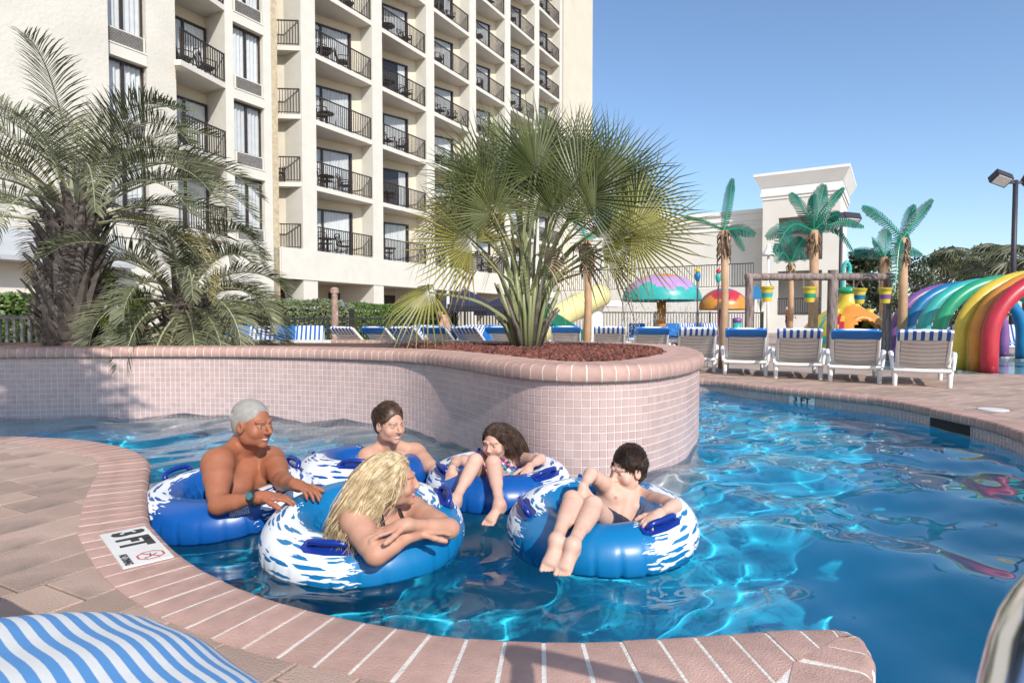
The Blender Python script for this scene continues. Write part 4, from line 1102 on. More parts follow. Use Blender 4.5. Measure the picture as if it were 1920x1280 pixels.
# ---- depth markers
m_sign = mat('sign_tile_white', (0.76, 0.75, 0.72), 0.35, 0.04, 8)
m_ink = mat('black_print', (0.03, 0.03, 0.035), 0.5, 0.05, 8)
m_red = mat('red_print', (0.55, 0.06, 0.07), 0.5, 0.05, 8)
def text_mesh(s, size, name, m, bold=0.0):
    cu = bpy.data.curves.new(name, 'FONT'); cu.body = s; cu.size = size; cu.align_x = 'CENTER'; cu.align_y = 'CENTER'; cu.offset = bold; cu.extrude = 0.0006
    ob = bpy.data.objects.new(name, cu); COL.objects.link(ob); bpy.context.view_layer.update()
    me = bpy.data.meshes.new_from_object(ob.evaluated_get(bpy.context.evaluated_depsgraph_get())); bpy.data.objects.remove(ob); bpy.data.curves.remove(cu)
    me.materials.clear(); me.materials.append(m); return me
c4 = [P(x, y, ZD) for x, y in ((190, 1008), (268, 985), (318, 1042), (238, 1070))]
cc = sum(c4, Vector()) / 4; ax = ((c4[3] - c4[0]) + (c4[2] - c4[1])).normalized(); ay = Vector((-ax.y, ax.x, 0))
Lx = ((c4[3] - c4[0]).length + (c4[2] - c4[1]).length) / 2; Ly = ((c4[1] - c4[0]).length + (c4[2] - c4[3]).length) / 2
mk = thing('depth_marker', 'white tile reading 3 FT with a no diving symbol on the curved brick edge', 'sign', (cc.x, cc.y, ZD), math.atan2(ax.y, ax.x))
inst('plate', MB().box((0, 0, 0.003), (Lx, Ly, 0.005)).mesh('plate', m_sign), mk, (0, 0, 0))
def flat(name, me, loc, sx=1, sy=1, rz=0):
    o = inst(name, me, mk, loc, rz); o.scale = (sx, sy, 1); return o
flat('lettering', text_mesh('3 FT', Ly * 0.60, 'lettering', m_ink, 0.005), (-Lx * 0.19, Ly * 0.02, 0.0062), 1.25, 1.5)
flat('small_lettering', text_mesh('NO DIVING', Ly * 0.2, 'small_lettering', m_ink, 0.001), (Lx * 0.33, -Ly * 0.36, 0.0062), 0.75, 1.1)
oct_ = MB(); rr_ = Ly * 0.30
for k in range(8):
    a0, a1 = PI / 8 + k * PI / 4, PI / 8 + (k + 1) * PI / 4
    oct_.add([(rr_ * math.cos(a0), rr_ * math.sin(a0), 0), (rr_ * math.cos(a1), rr_ * math.sin(a1), 0), (rr_ * .86 * math.cos(a1), rr_ * .86 * math.sin(a1), 0), (rr_ * .86 * math.cos(a0), rr_ * .86 * math.sin(a0), 0)], [(0, 1, 2, 3)])
oct_.box((0, 0, 0), (rr_ * 1.8, rr_ * 0.12, 0.0006), Matrix.Rotation(R(35), 3, 'Z'))
flat('no_diving_ring', oct_.mesh('no_diving_ring', m_red), (Lx * 0.345, Ly * 0.13, 0.0062))
dv = MB().box((0.1 * rr_, 0.1 * rr_, 0), (rr_ * 0.9, rr_ * 0.1, 0.0006), Matrix.Rotation(R(-50), 3, 'Z')).box((-0.15 * rr_, 0, 0), (rr_ * 0.7, rr_ * 0.08, 0.0006), Matrix.Rotation(R(-10), 3, 'Z')).lathe([(0, 0), (rr_ * 0.12, 0.0003), (0, 0.0006)], 10, (rr_ * 0.42, -rr_ * 0.4, 0))
flat('diver_figure', dv.mesh('diver_figure', m_ink), (Lx * 0.345, Ly * 0.13, 0.0058))
def on_far(px, py, z):                             # the point of the far wall seen at a pixel, with the wall's outward direction
    tgt = P(px, py, z); best = min(range(2000), key=lambda i: (far.at(far.len * i / 2000) - Vector((tgt.x, tgt.y))).length)
    dd = far.len * best / 2000; return far.at(dd), -far.nrm(dd)
fp, fo = on_far(1511, 750, 0.04)
mk2 = thing('depth_marker', 'white waterline tile reading 3 FT on the far pool wall below the loungers', 'sign', (fp.x + fo.x * -0.022, fp.y + fo.y * -0.022, 0.045), math.atan2(fo.y, fo.x) + PI / 2)
inst('plate', MB().box((0, 0, 0), (0.32, 0.012, 0.10)).mesh('plate', m_sign), mk2, (0, 0, 0))
o = inst('lettering', text_mesh('3 FT', 0.085, 'lettering', m_ink, 0.003), mk2, (0, -0.0075, 0.0)); o.rotation_euler = (PI / 2, 0, 0); o.scale = (1.4, 1.0, 1)
fp, fo = on_far(1775, 801, 0.03)
sk = thing('skimmer', 'dark rectangular skimmer mouth in the far pool wall at the right', 'skimmer', (fp.x + fo.x * -0.02, fp.y + fo.y * -0.02, 0.035), math.atan2(fo.y, fo.x) + PI / 2)
MB().box((0, 0, 0.058), (0.52, 0.02, 0.012)).box((0, 0, -0.058), (0.52, 0.02, 0.012)).box((-0.255, 0, 0), (0.012, 0.02, 0.11)).box((0.255, 0, 0), (0.012, 0.02, 0.11)).build('rim', m_grille, sk, local=True)
MB().box((0, 0.004, 0), (0.50, 0.012, 0.106)).build('mouth', m_dark, sk, local=True)
dl = P(1862, 768, ZD)
dr_ = thing('drain_cover', 'pale round drain cover set in the far deck at the right', 'drain cover', dl)
MB().lathe([(0.12, 0.0), (0.12, 0.006), (0.11, 0.009), (0, 0.009)], 24).build('lid', m_sign, dr_, local=True)

# ---- fences
def fence(label, a, b, h, step, m, bar=0.022, post=2.2, mid=False):
    a, b = Vector(a), Vector(b); a.z = b.z = ZD; L = (b - a).length; u = (b - a) / L
    t = thing('fence', label, 'fence', (a + b) / 2); up = Vector((0, 0, 1))
    MB().bar(a + up * h, b + up * h, 0.05, 0.05).build('top_rail', m, t); MB().bar(a + up * 0.12, b + up * 0.12, 0.035, 0.035).build('bottom_rail', m, t)
    if mid: MB().bar(a + up * (h - 0.16), b + up * (h - 0.16), 0.03, 0.03).build('middle_rail', m, t)
    n = int(L / step); me = MB().box((0, 0, h / 2 + 0.05), (bar, bar, h - 0.1)).mesh('baluster', m)
    rz = math.atan2(u.y, u.x)
    for i in range(min(n, 290)):
        q = a + u * (L * (i + 0.5) / n); inst('baluster', me, t, q - (a + b) / 2, rz)
    k = max(1, int(L / post)); pm = MB().box((0, 0, h / 2 + 0.02), (0.06, 0.06, h + 0.06)).mesh('post', m)
    for i in range(k + 1): inst('post', pm, t, a.lerp(b, i / k) - (a + b) / 2, rz)
    return t
m_fence = mat('black_fence', (0.035, 0.033, 0.032), 0.5, 0.1, 5, metal=0.3)
m_fence2 = mat('grey_brown_fence', (0.17, 0.155, 0.145), 0.7, 0.1, 5)
fence('grey-brown picket railing in front of the bright hedge at the left edge', D(-180, 600, 8.75), D(104, 600, 8.95), 0.87, 0.098, m_fence2, 0.036)
fence('dark metal fence behind the blue loungers and shower post', D(385, 600, 14.2), D(842, 600, 14.4), 0.86, 0.11, m_fence, mid=True)
fence('dark metal fence by the navy umbrellas right of the shirtless man', D(842, 600, 15.2), D(1000, 600, 17.5), 1.18, 0.11, m_fence)
fence('long dark fence at the back of the splash park', D(1010, 600, 25.0), D(1430, 600, 27.0), 1.15, 0.13, m_fence)
fence('dark fence behind the far loungers right of the arches', D(1640, 600, 24.0), D(2000, 600, 20.0), 1.15, 0.13, m_fence)

# ---- shower post
m_post = mat('mottled_wood_post', (0.34, 0.22, 0.17), 0.85, 0.25, 10, 0.6, 40, wear=((0.62, 0.55, 0.48), 9, 0.55))
q = at(628, 12.6)
sp = thing('shower_post', 'mottled brown poolside shower post in front of the hedge', 'shower', q)
MB().tube([q, q + Vector((0, 0, 1.38))], [0.075, 0.065], 10).build('post', m_post, sp, 40); MB().lathe([(0.09, 1.38), (0.09, 1.46), (0.05, 1.5)], 12, q).build('cap', m_post, sp, 40)
MB().tube([q + Vector((0.05, -0.02, 1.2)), q + Vector((0.16, -0.05, 1.24)), q + Vector((0.2, -0.06, 1.16))], 0.016, 6).lathe([(0.02, 0), (0.045, -0.05)], 10, q + Vector((0.2, -0.06, 1.16))).build('shower_head', m_steel, sp, 40)

# ---- umbrellas
m_navy = mat('navy_canvas', (0.022, 0.022, 0.055), 0.85, 0.15, 3)
def umbrella(label, x, Y, top, r_):
    q = at(x, Y); t = thing('patio_umbrella', label, 'umbrella', q, 0, 'navy umbrellas'); vs, fs = [Vector((0, 0, top))], []
    n = 8
    for k in range(n):
        a = 2 * PI * k / n + 0.2; vs += [Vector((math.cos(a) * r_ * .5, math.sin(a) * r_ * .5, top - 0.2)), Vector((math.cos(a) * r_, math.sin(a) * r_, top - 0.5)), Vector((math.cos(a) * r_, math.sin(a) * r_, top - 0.64))]
    for k in range(n):
        a, b = 1 + 3 * k, 1 + 3 * ((k + 1) % n); fs += [(0, a, b), (a, a + 1, b + 1, b), (a + 1, a + 2, b + 2, b + 1)]
    MB().add(vs, fs).build('canopy', m_navy, t, local=True); MB().tube([(0, 0, 0), (0, 0, top + 0.06)], 0.025, 8).build('pole', m_bark, t, local=True)
    rb = MB()
    for k in range(n):
        a = 2 * PI * k / n + 0.2; rb.tube([(0, 0, top - 0.04), (math.cos(a) * r_ * .97, math.sin(a) * r_ * .97, top - 0.53)], 0.012, 4)
    rb.build('ribs', m_bark, t, local=True)
umbrella('navy patio umbrella beside the thin white pole', 872, 17.5, 1.72, 0.85); umbrella('navy patio umbrella right of the first, behind the palm petioles', 948, 19.5, 1.62, 1.0)
umbrella('navy patio umbrella half hidden by the yellow slide', 1006, 21, 1.6, 0.9)
q = at(840, 16.0); wp_ = thing('white_pole', 'thin white flag pole in front of the arcade', 'pole', q)
MB().tube([q, q + Vector((0, 0, 2.55))], [0.045, 0.035], 8).build('shaft', m_resin, wp_, True); MB().lathe([(0.0, 2.55), (0.05, 2.6), (0, 2.66)], 10, q).build('finial', m_resin, wp_, True)

# ================================================================ splash park
m_log = mat('weathered_log', (0.13, 0.085, 0.075), 0.85, 0.3, 7, 0.9, 25, col2=(0.31, 0.25, 0.23), stretch=(3, 3, 0.6))
def paint(name, c, r=0.35, wear=None): return mat(name, c, r, 0.10, 4, 0.15, 60, wear=wear)
m_py, m_pt2, m_pg, m_pp, m_po, m_pr, m_pb, m_pnk = (paint('yellow_paint', (0.62, 0.47, 0.05)), paint('teal_paint', (0.04, 0.38, 0.35)), paint('green_paint', (0.02, 0.30, 0.15)), paint('purple_paint', (0.20, 0.085, 0.26)),
    paint('orange_paint', (0.62, 0.25, 0.04)), paint('red_paint', (0.48, 0.03, 0.05)), paint('blue_paint', (0.01, 0.16, 0.36)), paint('lilac_paint', (0.45, 0.27, 0.50)))
m_ptan = mat('tan_fake_trunk', (0.46, 0.28, 0.16), 0.7, 0.15, 5, 0.4, 40)
m_pcream = paint('pale_yellow_plastic', (0.68, 0.60, 0.28))
m_fiber = mat('shaggy_fibre', (0.20, 0.13, 0.08), 0.95, 0.3, 12, 0.8, 40)
m_teal_leaf = mat('green_metal_leaf', (0.006, 0.07, 0.052), 0.5, 0.2, 3, island=0.3, col2=(0.014, 0.115, 0.088), spec=0.25)

def arch(label, x, Y, m, name='water_arch'):
    q = D(x, 600, Y); q.z = ZD; t = thing(name, label, 'arch', q, 0, 'rainbow arches'); Rr, h, r_ = 1.22, 0.52, 0.118
    pts = [(0, 0, 0), (0, 0, h * 0.6)] + [(Rr - Rr * math.cos(PI * k / 24), 0, h + 1.02 * math.sin(PI * k / 24)) for k in range(25)] + [(2 * Rr, 0, h * 0.6), (2 * Rr, 0, 0)]
    MB().tube(pts, r_, 16).build('hoop', m, t, True, True)
    nz = MB()
    for k in range(4, 21, 4): a = PI * k / 24; nz.lathe([(0.02, 0), (0.02, 0.03), (0, 0.035)], 6, (Rr - (Rr - r_) * math.cos(a), 0, h + (1.02 - r_) * math.sin(a) - 0.03))
    nz.build('spray_nozzles', m_steel, t, local=True)
    for xx in (0, 2 * Rr): MB().lathe([(0.19, 0), (0.19, 0.015), (0.15, 0.02)], 16, (xx, 0, 0)).build('base_plate', m_steel, t, local=True)
for x, Y, m, c, lab in ((1678, 13.8, m_pp, 'purple', 'first and farthest from the camera'), (1702, 13.0, m_pb, 'blue', 'between the purple and teal ones'), (1730, 12.1, m_pt2, 'teal', 'between the blue and green ones'), (1760, 11.2, m_pg, 'green', 'between the teal and yellow ones'),
                     (1802, 10.1, m_py, 'yellow', 'between the green and orange ones'), (1834, 9.8, m_po, 'orange', 'between the yellow and red ones'), (1857, 9.5, m_pr, 'red', 'nearest in the row, at the right edge')):
    arch(f'{c} water arch of the rainbow, {lab}', x, Y, m)
# shallow wet pad under the arches
pad = MB(); n = 40
pad.add([(9.3 + 3.4 * math.cos(2 * PI * k / n), 12.0 + 3.3 * math.sin(2 * PI * k / n), ZD - 0.004) for k in range(n)], [tuple(range(n))])
padm = mat('splash_pad_water', (0.22, 0.42, 0.48), 0.06, 0.1, 2, 0.3, 14); po = pad.build('splash_pad', padm); po['kind'] = 'structure'

def fake_palm(label, x, y0, y1, Y, r0, leaves, seed, stub=False, m_tr=None):
    rr = random.Random(seed); b = at(x, Y); top = D(x + (y1 and 3), y1, Y); t = thing('artificial_palm', label, 'artificial palm', b, 0, 'artificial palms of the splash park')
    s_ = MB().tube([b, b.lerp(top, 0.5) + Vector((0.03, 0, 0)), top], [r0 * 1.15, r0, r0 * 0.95], 12).build('trunk', m_tr or m_ptan, t, True)
    fz = MB()
    for k in range(40):
        a = rr.uniform(0, 6.28); z = rr.random() * (0.45 if not stub else 0.7); p = top - Vector((0, 0, z)) + Vector((math.cos(a), math.sin(a), 0)) * r0 * 0.9
        fz.tube([p, p + Vector((math.cos(a) * 0.06, math.sin(a) * 0.06, -0.1)), p + Vector((math.cos(a) * 0.05, math.sin(a) * 0.05, -0.2))], [0.018, 0.014, 0.003], 4)
    fz.build('fibre_wrap', m_fiber, t, True)['kind'] = 'stuff'
    for (tx, ty, dy, w, bend) in leaves:           # leaf from the trunk head to the pixel of its tip
        tip = D(tx, ty, Y + dy); mid_ = top.lerp(tip, 0.55) + Vector((0, 0, bend * (tip - top).length)); pts = cr([top, mid_, tip], 9); n = len(pts)
        mb = MB().tube(pts, [lerp(0.018, 0.005, i / n) for i in range(n)], 5, True, 1)
        L_ = (tip - top).length
        nl = 26
        for k in range(nl):
            f = (k + 0.5) / nl * (n - 1); i = min(n - 2, int(f)); p = pts[i].lerp(pts[i + 1], f - i); d_ = (pts[i + 1] - pts[i]).normalized()
            vw = Vector((0.15, -1, 0.35)).normalized(); sd = d_.cross(vw); sd = sd.normalized() if sd.length > 0.1 else Vector((0, 0, 1)); up = sd.cross(d_)
            u = (k + 0.5) / nl; pr = max(0.0, math.sin(PI * min(1, 0.12 + u * 0.86))) ** 0.6
            for sg in (-1, 1):
                q_ = (sd * sg * 0.93 + d_ * 0.42 + up * -0.25).normalized(); l = w * pr * rr.uniform(0.88, 1.05); hw = d_ * (L_ / nl * 0.46)
                e_ = p + q_ * l; mb.add([p - hw, p + hw, e_ + hw * 0.75, e_ + q_ * 0.02, e_ - hw * 0.75], [(0, 1, 2, 3, 4)], 0)
        mb.build('leaf', [m_teal_leaf, m_pg], t)
fake_palm('tall artificial palm with three green metal leaves, left of the log frame', 1355, 660, 432, 10.6, 0.062, [(1374, 335, 0.0, 0.10, 0.02), (1280, 407, 0.5, 0.05, 0.06), (1416, 440, -0.2, 0.13, 0.12), (1396, 470, 0.3, 0.10, 0.2)], 1)
fake_palm('large artificial palm with bushy green leaves in front of the white tower', 1523, 640, 432, 14.5, 0.10, [(1483, 362, 0.2, 0.20, 0.08), (1546, 346, 0.3, 0.24, 0.03), (1525, 365, -0.4, 0.2, 0.05), (1583, 352, 0.5, 0.12, 0.05), (1575, 400, -0.3, 0.16, 0.1), (1620, 425, 0.2, 0.14, 0.12), (1437, 446, 0.1, 0.2, 0.16), (1448, 480, -0.5, 0.16, 0.3), (1600, 470, 0.6, 0.12, 0.2)], 2)
fake_palm('small artificial palm with drooping green leaves under the large one', 1480, 640, 492, 20.0, 0.09, [(1478, 440, 0.1, 0.3, 0.05), (1450, 465, 0.3, 0.3, 0.2), (1506, 448, -0.3, 0.3, 0.1), (1455, 492, -0.4, 0.2, 0.4), (1512, 488, 0.4, 0.22, 0.4)], 3)
fake_palm('artificial palm with wide green leaves left of the rainbow arches', 1690, 640, 446, 12.6, 0.085, [(1617, 388, 0.0, 0.17, 0.08), (1749, 374, 0.2, 0.12, 0.02), (1716, 384, 0.5, 0.14, 0.02), (1678, 545, -0.5, 0.16, 0.30), (1708, 455, 0.4, 0.1, 0.2)], 4)
fake_palm('stout artificial palm with shaggy trunk behind the log frame', 1656, 640, 482, 17.5, 0.13, [(1663, 430, 0.2, 0.26, 0.05), (1598, 477, 0.1, 0.2, 0.12), (1730, 478, 0.3, 0.2, 0.14), (1636, 450, -0.4, 0.2, 0.1), (1690, 500, -0.5, 0.2, 0.35)], 5, True)
fake_palm('slim tan artificial palm trunk rising behind the fan palm and green slide', 1098, 640, 450, 9.6, 0.058, [(1150, 418, 0.3, 0.1, 0.1), (1070, 400, 0.4, 0.1, 0.1)], 6)

# log frame with tipping buckets
LY = 12.9
lf = thing('bucket_frame', 'weathered log frame with four yellow tipping buckets', 'play frame', at(1535, LY))
zb = D(1535, 519, LY).z
for x, e in ((1404, 0.02), (1560, 0.14), (1663, -0.02)):
    q = at(x, LY); MB().tube([q, Vector((q.x, q.y, zb + e))], [0.105 if x == 1560 else 0.085, 0.095 if x == 1560 else 0.08], 12).build('post', m_log, lf, 40)
a, b = D(1398, 518, LY), D(1674, 519, LY - 0.02); a.z = b.z = zb
MB().tube([a, a.lerp(b, 0.5), b], 0.078, 12).build('beam', m_log, lf, 40)
for x, y, m2 in ((1438, 552, m_pt2), (1518, 553, m_pg), (1612, 556, m_pb), (1660, 555, m_pp)):
    c = D(x, y, LY - 0.16); o_ = MB()
    o_.lathe([(0.0, -0.15), (0.085, -0.15), (0.115, 0.10), (0.13, 0.11), (0.145, 0.16), (0.125, 0.17), (0.10, 0.10), (0.075, -0.13), (0, -0.13)], 18, c)
    bk = o_.build('bucket', m_py, lf, 40); MB().lathe([(0.1, -0.06), (0.113, 0.03)], 18, c + Vector((0, 0, 0.0))).build('band', m2, bk, 40)
    MB().tube([c + Vector((-0.13, 0, 0.12)), c + Vector((-0.10, 0.06, 0.22)), Vector((c.x - 0.06, c.y + 0.14, zb))], 0.012, 5).tube([c + Vector((0.13, 0, 0.12)), c + Vector((0.10, 0.06, 0.22)), Vector((c.x + 0.06, c.y + 0.14, zb))], 0.012, 5).build('hanger', m_log, bk)

# mushrooms
def mushroom(label, x, Y, rad, zc, h, mats, stem_m, seed):
    q = at(x, Y); t = thing('water_mushroom', label, 'water feature', q, 0, 'water mushrooms'); n = 48; rows = 14; vs, fs, mi = [], [], []
    for j in range(rows + 1):
        a = PI / 2 * j / rows
        for k in range(n):
            b = 2 * PI * k / n; vs.append((rad * math.cos(a) * math.cos(b), rad * math.cos(a) * math.sin(b), zc + h * math.sin(a)))
    for j in range(rows):
        for k in range(n):
            k2 = (k + 1) % n; fs.append((j * n + k, j * n + k2, (j + 1) * n + k2, (j + 1) * n + k))
            b = 2 * PI * k / n; f = (j + 0.5) / rows + 0.09 * math.sin(b * 4 + seed) + 0.05 * math.sin(b * 7 + 2 * seed); mi.append(0 if f < 0.30 else 1 if f < 0.68 else 2)
    mb = MB(); mb.v, mb.f, mb.mi = vs, fs, mi; cap = mb.build('cap', mats, t, True, True)
    MB().lathe([(rad, zc), (rad * 0.96, zc - 0.05), (rad * 0.9, zc + 0.02), (0.1, zc + 0.12)], n).build('underside', mats[0], t, True, True)
    MB().tube([(0, 0, 0), (0, 0, zc + 0.1)], 0.15, 14).build('stem', stem_m, t, True, True); return q, t
q, t = mushroom('big purple and teal water mushroom with water falling from its rim', 1240, 20.0, 1.26, D(1240, 562, 20).z - ZD, 0.85, [m_pt2, m_pnk, m_po], m_po, 1.0)
mushroom('smaller orange and red water mushroom left of the log frame', 1356, 19.0, 0.73, D(1356, 578, 19).z - ZD, 0.62, [m_po, m_pr, m_pb], m_pr, 2.5)
m_drop = mat('falling_water', (0.75, 0.80, 0.84), 0.2, 0.05, 3, trans=0.4)
rr = random.Random(8); mb = MB(); zt = D(1240, 562, 20).z
for k in range(1500):
    a = rr.uniform(0, 6.28); f = rr.random() ** 0.8; r_ = 1.24 + 0.12 * f * rr.random(); z = zt - f * (zt - ZD); p = q + Vector((math.cos(a) * r_, math.sin(a) * r_, z - ZD)); l = rr.uniform(0.03, 0.13); w = rr.uniform(0.004, 0.008)
    if z - l < ZD: continue
    mb.add([p + Vector((-w, 0, 0)), p + Vector((w, 0, 0)), p + Vector((0, w, 0)), p + Vector((0, 0, -l))], [(0, 1, 3), (1, 2, 3), (2, 0, 3)])
o = mb.build('falling_water', m_drop); tag(o, 'curtain of falling water drops around the big mushroom', 'water', kind='stuff')

# slide
SY = 15.0
sd = thing('water_slide', 'pale yellow tube slide with green trough behind the fan palm', 'slide', at(1060, SY))
pts = cr([D(1128, 552, SY + 0.8), D(1088, 572, SY + 0.3), D(1050, 592, SY - 0.1), D(1018, 614, SY - 0.6), D(998, 636, SY - 1.0)], 6)
MB().tube(pts, 0.30, 18).build('tube', m_pcream, sd, True)
for i in (6, 14, 20): MB().tube([pts[i], pts[i + 1]], 0.325, 18).build('joint_ring', m_pcream, sd, True)
ga, gb_ = D(1022, 598, SY - 1.6), D(1096, 648, SY - 2.4)
tr_ = MB(); dv_ = (gb_ - ga); sv_ = Vector((0, 1, 0)); prof = [(-0.35, 0.28), (-0.35, 0.0), (-0.2, -0.08), (0.2, -0.08), (0.35, 0.0), (0.35, 0.28)]
vs = [p + sv_ * o_ + Vector((0, 0, z)) for p in (ga, gb_) for o_, z in prof]
tr_.add(vs, [(i, i + 1, 7 + i, 6 + i) for i in range(5)] + [(i + 1, i, 6 + i, 7 + i) for i in ()]); tr_.build('trough', m_pg, sd)
for k in range(4):
    f = (k + 0.5) / 4; p = ga.lerp(gb_, f); MB().bar(p + Vector((-0.14, -0.36, 0.04)), p + Vector((0.14, -0.36, -0.1)), 0.02, 0.02).build('rib', m_pg, sd)
for x, y, Y in ((1112, 556, SY + 0.6), (1040, 600, SY - 0.2)):
    p = D(x, y, Y); MB().tube([Vector((p.x, p.y, ZD)), p], 0.06, 8).build('support', m_resin, sd)
q = at(1120, 17.5); wc = thing('white_pillar', 'white pillar holding the slide platform', 'pillar', q); MB().lathe([(0.2, 0), (0.2, 0.12), (0.155, 0.16), (0.15, 1.1), (0.19, 1.14), (0.19, 1.22)], 20, q).build('shaft', m_resin, wc, 40)
MB().box(q + Vector((0, 0.2, 1.29)), (1.3, 1.1, 0.14)).build('platform', m_resin, wc)

# yellow climbing volcano with an arched mouth
vy = 15.2; q = at(1588, vy); vo = thing('yellow_play_dome', 'yellow and orange play dome with arched mouth behind the loungers', 'play structure', q)
n = 56; rows = 22; vs, fs, mi = [], [], []; prof = [(1.12, 0.0), (1.10, 0.25), (1.0, 0.55), (0.82, 0.8), (0.6, 0.98), (0.4, 1.1), (0.26, 1.22), (0.19, 1.38), (0.17, 1.5)]
pc_ = cr([Vector((a, b, 0)) for a, b in prof], 3)
for p in pc_:
    for k in range(n):
        b = 2 * PI * k / n; w_k = 1 + 0.05 * math.sin(5 * b) * (1 - p.y / 1.6); vs.append((p.x * w_k * math.cos(b), p.x * w_k * math.sin(b), p.y))
for j in range(len(pc_) - 1):
    for k in range(n):
        k2 = (k + 1) % n; b = 2 * PI * (k + .5) / n; x_, z_ = pc_[j].x * math.cos(b), (pc_[j].y + pc_[j + 1].y) / 2
        front = math.sin(b) < 0
        rr2 = math.hypot(x_ / 0.46, z_ / 0.86)
        if front and rr2 < 1: continue
        fs.append((j * n + k, j * n + k2, (j + 1) * n + k2, (j + 1) * n + k)); s_ = math.sin(b * 6 + 3.2 * z_)
        mi.append(1 if (front and rr2 < 1.4) else 2 if (s_ > 0.93 and z_ < 1.0) else 3 if s_ < -0.95 and z_ < 1 else 0)
mb = MB(); mb.v, mb.f, mb.mi = vs, fs, mi; mb.build('shell', [m_py, m_po, m_pr, m_pt2], vo, True, True)
MB().tube([(0.49 * math.cos(PI * k / 16), -1.0 + 0.34 * math.sin(PI * k / 16), 0.88 * math.sin(PI * k / 16)) for k in range(17)], 0.075, 10).build('mouth_rim', m_po, vo, True, True)
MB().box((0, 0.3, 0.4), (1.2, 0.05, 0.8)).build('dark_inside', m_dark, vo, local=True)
MB().lathe([(0.17, 1.48), (0.24, 1.52), (0.2, 1.62), (0, 1.66)], 20).build('crest', m_pg, vo, True, True)
for x_, z_ in ((-0.34, 1.0), (0.34, 1.0)): MB().tube([(x_, -0.2, z_ - 0.35), (x_ * 1.2, -0.3, z_ + 0.1)], [0.1, 0.07], 10).build('horn', m_py, vo, True, True)

# striped column, teal and yellow panels behind the frame
q = at(1382, 18.4); pcb = thing('striped_column', 'short teal and yellow column behind the smaller mushroom', 'column', q)
MB().lathe([(0.13, 0), (0.13, 0.35)], 16, q).build('lower_band', m_py, pcb, True); MB().lathe([(0.131, 0.35), (0.131, 0.75)], 16, q).build('middle_band', m_pt2, pcb, True); MB().lathe([(0.131, 0.75), (0.131, 0.88), (0.05, 0.9)], 16, q).build('upper_band', m_pp, pcb, True)
q = at(1428, 15.6); pn = thing('play_panel', 'blue and yellow play panel hung behind the left log post', 'panel', q)
zc_ = D(1420, 549, 15.6).z
MB().box((q.x - 0.05, q.y, zc_), (0.5, 0.06, 0.32)).build('board', m_pb, pn); MB().box((q.x + 0.1, q.y - 0.04, zc_), (0.16, 0.03, 0.33)).build('stripe', m_py, pn)
MB().tube([Vector((q.x - 0.2, q.y + 0.06, ZD)), Vector((q.x - 0.2, q.y + 0.06, zc_ + 0.2))], 0.04, 8).build('post', m_log, pn)
# bell-topped shower pole
q = at(1439, 18.0); bl = thing('bell_shower', 'white bell-topped water pole left of the small artificial palm', 'water feature', q); zt = D(1439, 478, 18).z
MB().tube([q, Vector((q.x, q.y, zt))], 0.035, 8).build('pole', m_resin, bl, True); MB().lathe([(0.19, 0), (0.18, 0.05), (0.06, 0.22), (0.04, 0.34), (0, 0.36)], 18, (q.x, q.y, zt - 0.02)).build('bell', m_resin, bl, True)
# teal fish spout on the frame's top
q = at(1580, 16.5); fsx = thing('teal_spout', 'pale teal curved water spout above the log frame', 'water feature', q); z0 = D(1580, 500, 16.5).z
MB().tube(cr([(q.x - 0.02, q.y, ZD), (q.x - 0.02, q.y, z0 - 0.3), (q.x, q.y, z0), (q.x + 0.08, q.y, z0 + 0.12), (q.x + 0.16, q.y, z0), (q.x + 0.16, q.y, z0 - 0.14)], 5), 0.05, 10).build('pipe', m_pt2, fsx, True)
MB().lathe([(0.05, 0), (0.09, -0.08), (0.08, -0.1)], 14, (q.x + 0.16, q.y, z0 - 0.12)).build('nozzle', m_pt2, fsx, True)
# parrots on the terrace rail
for x, y, m, lab in ((1308, 516, m_py, 'yellow'), (1347, 518, m_pr, 'red')):
    p = D(x, y, 17.6); pr_ = thing('parrot_figure', f'small {lab} and dark bird figure on a stalk near the mushrooms', 'figure', at(x, 17.6))
    MB().tube([at(x, 17.6), p - Vector((0, 0, 0.08))], 0.025, 6).build('stalk', m_log, pr_); MB().lathe([(0.0, -0.22), (0.07, -0.12), (0.09, 0.0), (0.06, 0.08), (0, 0.1)], 12, p).build('body', m_pb if lab == 'yellow' else m_pt2, pr_, True)
    MB().lathe([(0.0, 0.06), (0.06, 0.09), (0.075, 0.15), (0.04, 0.21), (0, 0.22)], 12, p).build('head', m, pr_, True)
# light masts
m_mast = mat('dark_mast', (0.05, 0.045, 0.06), 0.5, 0.1, 4, metal=0.3)
def mast(label, x, ytop, Y, heads, r_):
    q = at(x, Y); zt = D(x, ytop, Y).z; t = thing('light_mast', label, 'floodlight', q, 0, 'floodlight masts'); MB().tube([q, Vector((q.x, q.y, zt))], [r_, r_ * 0.85], 10).build('mast', m_mast, t, True)
    for dx, tilt in heads:
        hd = Vector((q.x + dx, q.y - 0.05, zt + 0.06)); k = Y / 1150.0
        MB().bar(Vector((q.x, q.y, zt - 0.10)), hd + Vector((0, 0, -0.12)), 4.5 * k, 4.5 * k).build('arm', m_mast, t)
        Rm = Matrix.Rotation(tilt, 3, 'Y') @ Matrix.Rotation(R(50), 3, 'X')
        b_ = MB().box(hd, (30 * k, 15 * k, 22 * k), Rm).build('housing', m_mast, t); MB().box(hd + Rm @ Vector((0, -8 * k, 0)), (25 * k, 1.5 * k, 18 * k), Rm).build('lens', m_sign, b_)
mast('dark floodlight mast with tilted lamp against the sky at the right edge', 1897, 338, 24, ((-0.62, 0.35), (0.62, -0.2)), 0.10)
mast('thin dark floodlight mast beside the white tower corner', 1574, 414, 34, ((-0.2, 0.0), (0.45, 0.1)), 0.10)
